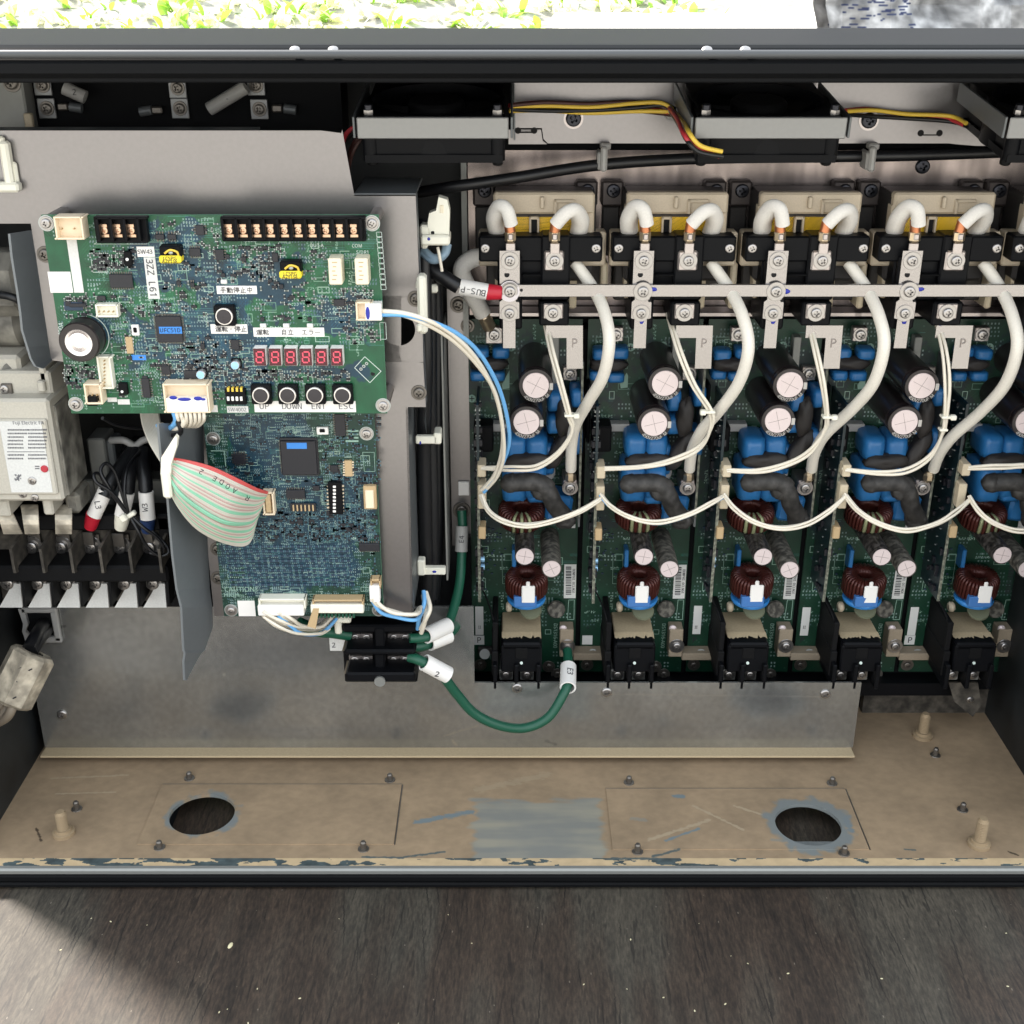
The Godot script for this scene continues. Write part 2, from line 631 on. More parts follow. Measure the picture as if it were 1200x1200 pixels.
func build_materials() -> void:
	var spangle := noise_image(512, 512, 0.05, 5, 0.97, 1.0, 3, Vector2.ONE, FastNoiseLite.TYPE_SIMPLEX_SMOOTH, 1.0)
	var fine := noise_image(256, 256, 0.12, 3, 0.93, 1.0, 9)
	var streak := noise_image(512, 512, 0.05, 4, 0.82, 1.0, 5, Vector2(0.04, 1.0))
	var smear := noise_image(512, 512, 0.012, 5, 0.55, 1.0, 12, Vector2(1, 1), FastNoiseLite.TYPE_SIMPLEX_SMOOTH, 1.5)
	var t_sp := tex(spangle)
	var t_fi := tex(fine)
	var b_fi := bump_of(fine, 3.0)
	var t_st := tex(streak)
	var t_sm := tex(smear)
	var t_fl := tex(noise_image(256, 256, 0.05, 4, 0.22, 0.8, 61, Vector2(1.0, 0.4), FastNoiseLite.TYPE_SIMPLEX_SMOOTH, 3.5))
	var t_pe := tex(noise_image(256, 256, 0.03, 4, 0.45, 0.9, 67, Vector2(1, 1), FastNoiseLite.TYPE_SIMPLEX_SMOOTH, 3.0))
	var t_vs := tex(noise_image(512, 512, 0.03, 3, 0.72, 1.0, 71, Vector2(1.0, 0.25), FastNoiseLite.TYPE_SIMPLEX_SMOOTH, 1.6))
	mat("zinc", "8c8989", 0.28, 0.85, t_sp, 12.0, b_fi, 0.12)
	mat("zinc_dull", "8f908c", 0.5, 0.5, t_sp, 7.0, b_fi, 0.12)
	mat("zinc_bright", "a39793", 0.26, 0.8, t_vs, 4.0)
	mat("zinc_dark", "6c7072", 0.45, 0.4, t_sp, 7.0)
	mat("zinc_blade", "787d80", 0.45, 0.45, t_sp, 7.0)
	mat("strap", "f4ead6", 0.45, 0.1, t_sm, 10.0)
	mat("stud_dusty", "a18d70", 0.75, 0.25, t_fi, 40.0)
	mat("tin", "bdb5b2", 0.3, 0.85, t_fi, 30.0)
	mat("steel", "a9a6a4", 0.28, 0.95)
	mat("steel_dim", "77726c", 0.4, 0.8, t_fi, 60.0)
	mat("bronze", "d8b79c", 0.28, 0.9)
	mat("copper", "c98560", 0.35, 0.85)
	mat("black_screw", "33343a", 0.3, 0.7)
	mat("paint", "1d1f21", 0.5, 0.0, t_fi, 14.0, b_fi, 0.15)
	M.paint.metallic_specular = 0.08
	mat("paint_in", "202426", 0.55, 0.0, t_sm, 3.0)
	mat("rubber", "0c0d0f", 0.6, 0.0, t_fi, 20.0)
	mat("black", "0e0f12", 0.45, 0.0, t_fi, 40.0)
	mat("black_soft", "131314", 0.65, 0.0, t_fi, 40.0)
	mat("black_dusty", "5c564d", 0.8, 0.0, t_sm, 14.0)
	mat("dark", "0d0e10", 0.7)
	mat("chip", "1a1b22", 0.42, 0.0)
	mat("chip_hole", "050507", 0.8, 0.0)
	mat("dust", "b3a182", 0.95, 0.0, t_fi, 14.0, b_fi, 0.3)
	mat("dust_bar", "9a8c78", 0.85, 0.1, t_fi, 18.0)
	mat("ivory", "e8d6ba", 0.5)
	mat("ivory_dark", "b99f78", 0.6)
	mat("cream", "cfc0a4", 0.55, 0.0, t_fi, 30.0)
	mat("bobbin", "cbbca4", 0.5, 0.0, t_fi, 25.0)
	mat("tape", "f2c322", 0.35)
	mat("nylon", "e9e6d6", 0.45)
	mat("nylon_grey", "9b9a97", 0.5)
	mat("white", "ece9e4", 0.55)
	mat("label", "dcdcd8", 0.6, 0.0, t_fi, 20.0)
	mat("relay", "e7dcc2", 0.4)
	mat("ink", "26262c", 0.7)
	mat("ink_soft", "6a6a6e", 0.7)
	mat("silk", "c9d6cd", 0.7)
	mat("pen", "1d2a9a", 0.4)
	mat("white_wire", "e4dccb", 0.42)
	mat("thick_wire", "ebe5d8", 0.45, 0.0, t_fi, 24.0)
	mat("sleeve", "ece8e0", 0.65, 0.0, t_fi, 24.0)
	mat("blue_wire", "6fb0e6", 0.4)
	mat("black_wire", "141518", 0.42, 0.0, t_fi, 30.0)
	mat("green_wire", "16543f", 0.45, 0.0, t_fi, 24.0)
	mat("yellow_wire", "e5c24a", 0.45)
	mat("red_wire", "b8343c", 0.45)
	mat("brown_wire", "4a2d28", 0.5)
	mat("red_cap", "c01f33", 0.45)
	mat("blue_cap", "233a66", 0.5)
	mat("blue_part", "2a6ea8", 0.35, 0.0, t_fi, 40.0)
	mat("blue_film", "3a86d6", 0.5)
	mat("blue_dome", "9cc9ea", 0.3, 0.4)
	mat("glue", "2b2725", 0.6, 0.0, t_fi, 40.0, b_fi, 0.6)
	mat("glue_grey", "454341", 0.6, 0.0, t_sm, 25.0, b_fi, 0.6)
	mat("sleeve_black", "211b1c", 0.3)
	mat("crackle", "6a6460", 0.5, 0.0, t_fl, 30.0)
	mat("grey_skin", "7a766c", 0.8, 0.0, t_pe, 22.0)
	mat("cap_top", "e3d4d2", 0.4, 0.25, t_fi, 60.0)
	mat("cap_alu", "e9e3e2", 0.25, 0.85)
	mat("winding", "4a231e", 0.3, 0.3)
	mat("winding_pale", "8f9470", 0.35, 0.3)
	mat("core_blue", "2f7fc6", 0.45)
	mat("core_dark", "3b3836", 0.6, 0.2, t_fi, 20.0)
	mat("bracket", "4d4644", 0.45, 0.4, t_fi, 20.0)
	mat("yellow", "f2dc35", 0.45)
	mat("segment", "e8596b", 0.5)
	mat("display", "4a0f1c", 0.22)
	mat("button_ring", "e9e3dc", 0.35, 0.6)
	mat("button_cap", "332f31", 0.5)
	mat("breaker", "c3beb1", 0.5, 0.0, t_fi, 20.0)
	mat("breaker_side", "a29e93", 0.55, 0.0, t_sm, 9.0)
	mat("red_button", "b3303d", 0.4)
	mat("ferrite", "cfc3ad", 0.7, 0.0, t_sm, 16.0, b_fi, 0.3)
	mat("ferrite_hole", "6a6358", 0.8)
	mat("brown_wire_thick", "7a6f60", 0.6)
	mat("pcb_edge", "5f9a78", 0.6)
	mat("pcb_edge_pale", "8f9180", 0.6, 0.0, t_sm, 40.0)
	mat("grass", "93b956", 0.7)
	mat("grass_dry", "f2f2dc", 0.8)
	mat("earth", "dedbd0", 0.95, 0.0, t_sm, 2.0)
	mat("concrete", "f2efe8", 0.9, 0.0, t_fi, 3.0)
	mat("zinc_riser", "a9a5a4", 0.2, 0.9, t_fi, 30.0)
	mat("tin_gold", "d2bfa2", 0.28, 0.9)
	mat("pcb_edge_dark", "2c4a3c", 0.6)
	mat("card", "13262c", 0.3, 0.0, t_fi, 60.0)
	mat("olive", "6c705a", 0.8, 0.0, t_fi, 30.0)
	mat("blue_box", "3f74b4", 0.55, 0.0, t_fi, 30.0)
	mat("label_grey", "d6d6d2", 0.7)
	mat("silk_dim", "8fae9f", 0.7)
	mat("chip_blue", "24384c", 0.5)
	mat("solder", "aeb4b2", 0.35, 0.6)
	mat("zinc_pale", "909191", 0.42, 0.6, t_sp, 12.0)
	mat("steel_blue", "7d93a3", 0.5)
	mat("ribbon_grey", "c4bfb2", 0.55)
	mat("ribbon_green", "86bfa0", 0.55)
	mat("ribbon_red", "c4524e", 0.55)
	mat("ribbon_pink", "b79a92", 0.55)
	mat("black_screwhead", "202124", 0.35, 0.5)
	mat("stamp", "8d8683", 0.4, 0.8)
	mat("rail_edge", "4a4c4e", 0.45, 0.2)
	mat("chip_teal", "35505a", 0.5)
	mat("seed", "d8cfa8", 0.7)
	M.grass.backlight_enabled = true
	M.grass.backlight = c8("9fc24a")
	M.grass_dry.backlight_enabled = true
	M.grass_dry.backlight = c8("c9cf8a")
	for k in ["grass", "grass_dry"]:
		M[k].cull_mode = BaseMaterial3D.CULL_DISABLED
	for k in ["black", "black_soft", "rubber", "dark"]:
		M[k].metallic_specular = 0.25
	var pm := mat("pcb_main", "ffffff", 0.38)
	pm.albedo_texture = tex(pcb_image(1024, 592, 11, Color(0.075, 0.315, 0.20), Color(0.055, 0.215, 0.285),
		[Rect2(80, 300, 240, 60), Rect2(230, 30, 260, 180), Rect2(430, 110, 330, 150), Rect2(330, 260, 260, 150), Rect2(330, 380, 330, 160), Rect2(560, 330, 110, 180), Rect2(820, 220, 150, 130), Rect2(670, 440, 310, 40), Rect2(230, 320, 120, 120)], 420, 330,
		[Rect2(0, 60, 110, 200), Rect2(870, 380, 160, 220), Rect2(580, 180, 190, 60)]))
	var pl := mat("pcb_lower", "ffffff", 0.4)
	pl.albedo_texture = tex(pcb_image(768, 860, 23, Color(0.035, 0.20, 0.16), Color(0.03, 0.18, 0.245),
		[Rect2(120, 0, 360, 760), Rect2(200, 300, 470, 420), Rect2(560, 260, 180, 300), Rect2(40, 420, 600, 260)], 420, 420, [Rect2(600, 40, 160, 150)]))
	var pp := mat("pcb_power", "ffffff", 0.42)
	pp.albedo_texture = tex(pcb_image(288, 1024, 31, Color(0.035, 0.205, 0.14), Color(0.04, 0.15, 0.155), [Rect2(0, 100, 60, 500), Rect2(150, 60, 120, 300)], 90, 70, [Rect2(60, 880, 160, 150)]))
	var pd := mat("pcb_card", "ffffff", 0.3)
	pd.albedo_texture = tex(pcb_image(200, 900, 41, Color(0.05, 0.20, 0.24), Color(0.05, 0.15, 0.26), [Rect2(0, 0, 200, 500)], 70, 80, []))
	# wood: grey weathered grain running towards the viewer
	mat("wood", "ffffff", 0.6, 0.0, wood_image(), 0.0)
	mat("floor_dust", "ffffff", 0.9, 0.0, floor_image(), 0.0)
	M.floor_dust.normal_enabled = false
	mat("panel", "ffffff", 0.2, 0.75, panel_image(), 0.0)
	mat("sack", "ffffff", 0.8, 0.0, sack_image(), 0.0)

func wood_image() -> ImageTexture:
	var w := 1600
	var h := 1000
	var f := FastNoiseLite.new()
	f.seed = 77
	f.frequency = 0.02
	f.fractal_octaves = 4
	var g := FastNoiseLite.new()
	g.seed = 5
	g.frequency = 0.006
	g.fractal_octaves = 3
	var im := Image.create(w, h, false, Image.FORMAT_RGBA8)
	for y in h:
		var zz := y * 0.5
		for x in w:
			var xx := x * 0.47 + g.get_noise_2d(x * 0.2, zz * 0.5) * 5.0
			var a := f.get_noise_2d(xx * 1.5, zz * 0.14)
			var b := f.get_noise_2d(xx * 9.0, zz * 1.1 + 400)
			var d := f.get_noise_2d(xx * 34.0 + 3000, zz * 6.0)
			var c := g.get_noise_2d(xx * 1.4 + 900, zz * 0.7)
			var k := 0.235 + a * 0.065 + b * 0.075 + c * 0.07 + d * 0.085 + (float((x * 7919 + y * 104729 + (x * y) % 97 * 31) % 101) / 101.0 - 0.5) * 0.035
			if b > 0.36:
				k *= 1.0 - clampf((b - 0.36) * 3.0, 0, 0.4)
			var col := Color(1.03, 0.85, 0.70).lerp(Color(0.95, 0.88, 0.76), clampf(c * 1.8 + a + 0.4, 0, 1)) * k
			col.a = 1
			im.set_pixel(x, y, col)
	var r := RandomNumberGenerator.new()
	r.seed = 6
	for i in 520:                                    # drying cracks
		var x := r.randf_range(0, w)
		var y := r.randf_range(0, h)
		var len := r.randi_range(16, 130)
		var drift := r.randf_range(-0.16, 0.12)
		var dark := r.randf_range(0.12, 0.5)
		for t in len:
			x += drift + r.randf_range(-0.25, 0.25)
			if x > 1 and x < w - 2 and y + t < h:
				var e := dark + (1.0 - dark) * 1.7 * absf(t - len * 0.5) / len
				var c := im.get_pixel(int(x), int(y + t))
				im.set_pixel(int(x), int(y + t), Color(c.r * e, c.g * e, c.b * e))
	for i in 300:
		dab(im, r.randi_range(0, w - 4), r.randi_range(0, h - 4), 1, r.randi_range(1, 3), Color(0.5, 0.47, 0.42))
	return tex(im)

# dusty painted floor: x from -0.334 to 0.352, z from -0.03 to 0.15
func floor_uv(p: Vector3) -> Vector2:
	return Vector2((p.x + 0.334) / 0.686 * 1600.0, (p.z + 0.03) / 0.18 * 420.0)

func streak_on(im: Image, a: Vector2, b: Vector2, wd: float, c: Color, sd: int, soft := 0.5) -> void:
	var f := FastNoiseLite.new()
	f.seed = sd
	f.frequency = 0.07
	var lo := a.min(b) - Vector2(wd, wd) * 1.5
	var hi := a.max(b) + Vector2(wd, wd) * 1.5
	for y in range(maxi(0, int(lo.y)), mini(im.get_height(), int(hi.y))):
		for x in range(maxi(0, int(lo.x)), mini(im.get_width(), int(hi.x))):
			var q := Geometry2D.get_closest_point_to_segment(Vector2(x, y), a, b)
			var d := q.distance_to(Vector2(x, y)) / wd + f.get_noise_2d(x, y * 2.0) * 0.9
			var k := clampf((1.0 - d) / soft, 0, 1) * c.a
			if k > 0.0:
				var o := im.get_pixel(x, y)
				im.set_pixel(x, y, Color(lerpf(o.r, c.r, k), lerpf(o.g, c.g, k), lerpf(o.b, c.b, k)))

func floor_image() -> ImageTexture:
	var w := 1600
	var h := 420
	var f := FastNoiseLite.new()
	f.seed = 19
	f.frequency = 0.008
	f.fractal_octaves = 5
	var g := FastNoiseLite.new()
	g.seed = 8
	g.frequency = 0.02
	g.fractal_octaves = 3
	var im := Image.create(w, h, false, Image.FORMAT_RGBA8)
	var lip := floor_uv(Vector3(0, 0, 0.1385)).y
	var p0 := floor_uv(F(553, 936))
	var p1 := floor_uv(F(711, 1004))
	for y in h:
		for x in w:
			var a := f.get_noise_2d(x, y)
			var b := g.get_noise_2d(x * 2.0, y * 2.5)
			var k := 1.0 + a * 0.10 + b * 0.06
			var col := Color(0.575, 0.495, 0.395) * k
			if y > lip:
				col = Color(0.74, 0.65, 0.51) * (1.0 + b * 0.06)
				var wear := f.get_noise_2d(x * 1.3 + 500, y * 4.0) + 0.5 * g.get_noise_2d(x * 1.2, y * 3.0)
				var edge := 0.16 - 0.5 * f.get_noise_2d(x * 0.33 + 70, 5.0)
				if wear > edge:
					col = Color(0.25, 0.295, 0.30) * (1.0 + b * 0.3)
			else:
				var inx := minf(x - p0.x, p1.x - x)
				var iny := y - p0.y
				var k2 := clampf((minf(inx, iny * 0.9) + g.get_noise_2d(x * 0.5, y * 1.8) * 16.0) / 9.0, 0, 1)
				if k2 > 0.0:
					var wipe := g.get_noise_2d(x * 0.2, y * 1.3 + 90)
					var c2 := Color(0.47, 0.48, 0.465).lerp(Color(0.565, 0.555, 0.50), clampf(wipe * 1.1 + 0.45 + 0.4 * g.get_noise_2d(x * 0.6, y * 0.9 + 40), 0, 1))
					col = col.lerp(c2, k2 * 0.9)
			col.a = 1
			im.set_pixel(x, y, col)
	var blue := Color(0.42, 0.47, 0.49, 0.95)
	var dark := Color(0.27, 0.32, 0.33, 0.9)
	var pale := Color(0.66, 0.60, 0.50, 0.7)
	for s in [[489, 963, 552, 951, 7, blue], [425, 1004, 472, 1005, 2.5, dark], [474, 1004, 520, 998, 2.5, dark], [780, 986, 818, 972, 3, blue], [765, 1003, 795, 996, 3, dark], [718, 1006, 770, 1006, 3, dark], [790, 934, 800, 934, 5, blue], [740, 960, 756, 962, 5, Color(0.5, 0.5, 0.47, 0.6)],
			[65, 930, 135, 928, 2, pale], [60, 912, 150, 908, 2.5, pale], [812, 945, 870, 973, 3, pale], [760, 985, 830, 962, 4, pale], [860, 945, 900, 958, 3, pale], [560, 925, 640, 908, 10, Color(0.62, 0.56, 0.46, 0.5)], [990, 960, 997, 975, 6, blue], [905, 985, 990, 992, 4, Color(0.5, 0.5, 0.47, 0.7)], [42, 970, 48, 985, 2, Color(0.25, 0.2, 0.15, 0.9)], [1182, 998, 1192, 1002, 2.5, Color(0.22, 0.18, 0.13, 0.9)], [1060, 995, 1072, 996, 2, dark]]:
		streak_on(im, floor_uv(F(s[0], s[1])), floor_uv(F(s[2], s[3])), s[4] * 0.9, s[5], int(s[0]))
	for hole in [[237, 955], [947, 967]]:            # bare paint rubbed clean round the cable holes
		var c := floor_uv(F(hole[0], hole[1]))
		for y in range(int(c.y) - 90, mini(h, int(c.y) + 90)):
			for x in range(int(c.x) - 90, int(c.x) + 90):
				var d := Vector2(x, y).distance_to(c) + g.get_noise_2d(x * 1.5, y * 1.5) * 14.0 + (6.0 if hole[0] < 600 else -4.0)
				var k := clampf((62.0 - d) / 8.0, 0, 1)
				if k > 0 and y < lip:
					var o := im.get_pixel(x, y)
					im.set_pixel(x, y, o.lerp(Color(0.44, 0.47, 0.475), k * 0.9))
	return tex(im)

# galvanised cover: x -0.32..0.235, y 0..0.12
func panel_image() -> ImageTexture:
	var w := 1110
	var h := 240
	var f := FastNoiseLite.new()
	f.seed = 4
	f.frequency = 0.006
	f.fractal_octaves = 5
	var g := FastNoiseLite.new()
	g.seed = 44
	g.frequency = 0.09
	g.fractal_octaves = 2
	var im := Image.create(w, h, false, Image.FORMAT_RGBA8)
	for y in h:
		for x in w:
			var a := f.get_noise_2d(x, y)
			var b := g.get_noise_2d(x, y * 0.8)
			var k := 0.63 + a * 0.07 + b * 0.035
			var dust := clampf((float(y) / h - 0.55) * 1.1 + f.get_noise_2d(x * 1.4, y * 1.4 + 300) * 0.35, 0, 1)
			var col := Color(k, k * 1.005, k * 0.99).lerp(Color(0.57, 0.54, 0.49), dust * 0.5)
			col.a = 1
			im.set_pixel(x, y, col)
	var o := func(px: float, py: float) -> Vector2:
		var q := P(px, py, 0.034)
		return Vector2((q.x + 0.32) / 0.555 * w, (0.12 - q.y) / 0.12 * h)
	for s in [[520, 862, 560, 850, 1.2, Color(0.72, 0.7, 0.65, 0.5)], [530, 868, 535, 873, 1.5, Color(0.75, 0.72, 0.66, 0.5)], [700, 813, 960, 816, 0.9, Color(0.7, 0.69, 0.66, 0.5)], [66, 735, 76, 733, 1.5, Color(0.3, 0.3, 0.3, 0.5)], [262, 790, 262, 790, 2, Color(0.75, 0.74, 0.7, 0.7)], [68, 794, 95, 797, 2, Color(0.7, 0.69, 0.66, 0.4)], [640, 868, 650, 872, 2, Color(0.4, 0.4, 0.4, 0.5)]]:
		streak_on(im, o.call(s[0], s[1]), o.call(s[2], s[3]), s[4] * 1.3, s[5], int(s[0]))
	return tex(im)

func sack_image() -> ImageTexture:
	var im := noise_image(256, 256, 0.06, 4, 0.4, 0.8, 52, Vector2.ONE, FastNoiseLite.TYPE_SIMPLEX_SMOOTH, 1.4)
	var r := RandomNumberGenerator.new()
	r.seed = 3
	for band in [[20, 60], [130, 190]]:
		for i in 500:
			dab(im, r.randi_range(band[0], band[1]), r.randi_range(0, 250), r.randi_range(1, 5), 1, Color(0.16, 0.19, 0.32))
	for i in 200:
		dab(im, r.randi_range(195, 250), r.randi_range(0, 250), r.randi_range(2, 6), 2, Color(0.5, 0.4, 0.36))
	return tex(im)

# ---------------------------------------------------------------- scene
const LIP := 0.148
const XL := -0.324
const XR := 0.342
const WOOD := -0.016

func _ready() -> void:
	rng.seed = 2024
	var cam := Camera3D.new()
	cam.name = "camera"
	cam.position = EYE
	cam.rotation_degrees = Vector3(-DOWN, 0, 0)
	cam.fov = rad_to_deg(2.0 * atan(600.0 / FOC))
	cam.near = 0.02
	cam.far = 200.0
	add_child(cam, true)
	cam.current = true
	var we := WorldEnvironment.new()
	we.name = "world"
	var e := Environment.new()
	e.background_mode = Environment.BG_SKY
	var sky := Sky.new()
	var sm := ProceduralSkyMaterial.new()
	sm.sky_top_color = c8("d3dbe4")
	sm.sky_horizon_color = c8("f0eeea")
	sm.sky_curve = 0.2
	sm.ground_bottom_color = c8("8a8784")
	sm.ground_horizon_color = c8("d8d8d2")
	sm.sky_energy_multiplier = 1.0
	sky.sky_material = sm
	e.sky = sky
	e.background_energy_multiplier = 1.25
	e.tonemap_mode = Environment.TONE_MAPPER_LINEAR
	e.tonemap_exposure = 2.3
	e.sdfgi_enabled = true
	e.ssao_enabled = true
	e.ssil_enabled = true
	we.environment = e
	add_child(we, true)
	var sun := DirectionalLight3D.new()
	sun.name = "sun"
	sun.light_energy = 1.5
	sun.light_color = Color(1.0, 0.96, 0.92)
	sun.light_angular_distance = 8.0
	sun.shadow_enabled = true
	sun.look_at_from_position(Vector3.ZERO, Vector3(0.80, -1.15, 0.62), Vector3.UP)
	add_child(sun, true)
	build_materials()
	build_setting()
	build_cabinet()
	build_left_side()
	build_main_board()
	build_lower_board()
	build_reactors()
	build_modules()
	build_fans()
	build_cables()

func build_setting() -> void:
	# ground: one level sheet, rising to a bank behind the cabinet
	var g := MB.new()
	var prof := [Vector2(40, -0.03), Vector2(0.9, -0.03), Vector2(-0.9, -0.03), Vector2(-2.2, 0.35), Vector2(-4.5, 1.1), Vector2(-9, 1.5), Vector2(-40, 1.6)]
	for i in prof.size() - 1:
		for xx in [[-40.0, 40.0]]:
			g.quad(Vector3(xx[0], prof[i].y, prof[i].x), Vector3(xx[1], prof[i].y, prof[i].x), Vector3(xx[1], prof[i + 1].y, prof[i + 1].x), Vector3(xx[0], prof[i + 1].y, prof[i + 1].x), Vector3(0, 1, 0.2))
	struct("ground", g, M.earth)
	var hgt := func(z: float) -> float:
		for i in prof.size() - 1:
			if z <= prof[i].x and z >= prof[i + 1].x:
				return lerpf(prof[i].y, prof[i + 1].y, (z - prof[i].x) / (prof[i + 1].x - prof[i].x))
		return 0.0
	# a pale concrete slab at the right behind the cabinet
	var s := MB.new()
	s.box(Vector3(0.95, 0.14, -1.75), Vector3(1.72, 0.5, 1.2), 0.01)
	whole("concrete_slab", s, M.concrete, "bright white concrete block in the sun behind the cabinet", "concrete block")
	# weeds: leaves in tufts
	for kind in 2:
		var lf := MB.new()
		var leaf: Array = []
		for k in 5:
			var t := k / 4.0
			leaf.append(Vector3(0, t * (0.9 - 0.25 * t), 0.35 * t * t))
		for k in 4:
			var w0 := 0.16 * sin(PI * (0.12 + 0.88 * k / 4.0))
			var w1 := 0.16 * sin(PI * (0.12 + 0.88 * (k + 1) / 4.0))
			lf.quad(leaf[k] - Vector3(w0, 0, 0), leaf[k] + Vector3(w0, 0, 0), leaf[k + 1] + Vector3(w1, 0, 0), leaf[k + 1] - Vector3(w1, 0, 0), Vector3(0, 0.5, 1))
		var mm_ := MultiMesh.new()
		mm_.transform_format = MultiMesh.TRANSFORM_3D
		mm_.mesh = lf.done(Vector3.ZERO)
		var xf: Array[Transform3D] = []
		for i in 2600:
			var z := -rng.randf_range(0.85, 4.5)
			var x := rng.randf_range(-2.6, 0.30 - (z + 0.85) * 0.12)
			for k in rng.randi_range(2, 5):
				var b := Basis(Vector3.UP, rng.randf() * TAU) * Basis(Vector3.RIGHT, rng.randf_range(-0.1, 0.9))
				var sc := rng.randf_range(0.02, 0.075)
				xf.append(Transform3D(b * Basis.from_scale(Vector3(sc, sc, sc)), Vector3(x + rng.randf_range(-0.02, 0.02), hgt.call(z) - 0.002, z)))
		mm_.instance_count = xf.size()
		for i in xf.size():
			mm_.set_instance_transform(i, xf[i])
		var mi := MultiMeshInstance3D.new()
		mi.name = ["grass", "dry_grass"][kind]
		mi.multimesh = mm_
		mi.material_override = [M.grass, M.grass_dry][kind]
		add_child(mi, true)
		stuff(mi)
		tag(mi, ["bright green weeds growing on the sunlit bank behind the cabinet", "pale dry grass among the weeds on the bank behind the cabinet"][kind], "grass")
	# woven sack behind at the right: draped grid
	var sk := MB.new().map_uv(0, Vector2(0.42, 0.75), Vector2(0.6, 0.5))
	var nz := FastNoiseLite.new()
	nz.seed = 5
	nz.frequency = 5.0
	var at := func(i: int, j: int) -> Vector3:
		var x := 0.44 + i * 0.03
		var y := 0.2 + j * 0.03
		return Vector3(x, y, -1.02 - j * 0.012 + nz.get_noise_2d(x * 2.0, y * 2.0) * 0.06 - 0.05 * absf(sin(i * 0.9)))
	for i in 22:
		for j in 14:
			var a: Vector3 = at.call(i, j)
			var b: Vector3 = at.call(i + 1, j)
			var c: Vector3 = at.call(i + 1, j + 1)
			var d: Vector3 = at.call(i, j + 1)
			sk.quad(a, b, c, d, Vector3(0, 0, 1))
			sk.quad(a - Vector3(0, 0, .08), b - Vector3(0, 0, .08), c - Vector3(0, 0, .08), d - Vector3(0, 0, .08), Vector3(0, 0, -1))
	whole("woven_sack", sk, M.sack, "crumpled white and blue woven sack behind the cabinet's right end", "sack")
	# the board that the cabinet stands on
	var wd := thing("wooden_board", Vector3(0, WOOD - 0.012, 0.1), "weathered grey brown wooden board that the cabinet stands on", "board")
	var wb := MB.new().map_uv(1, Vector2(-0.375, 0.02), Vector2(0.75, 0.5))
	wb.box(Vector3(0, WOOD - 0.006, 0.15), Vector3(1.5, 0.012, 1.0), 0.001)
	part(wd, "plank", wb, M.wood)
	var crumbs := MB.new()
	for i in 26:
		var p := F(rng.randf_range(0, 1200), rng.randf_range(1060, 1200), WOOD)
		crumbs.blob(p, Vector3(0.0004, 0.0003, 0.0008) * rng.randf_range(0.5, 1.3), 2.0, Basis(Vector3.UP, rng.randf() * TAU), 6)
	crumbs.blob(F(270, 1108, WOOD), Vector3(0.0013, 0.0008, 0.0026), 2.0, Basis(Vector3.UP, -0.2), 8)
	stuff(part(wd, "crumbs", crumbs, M.seed))

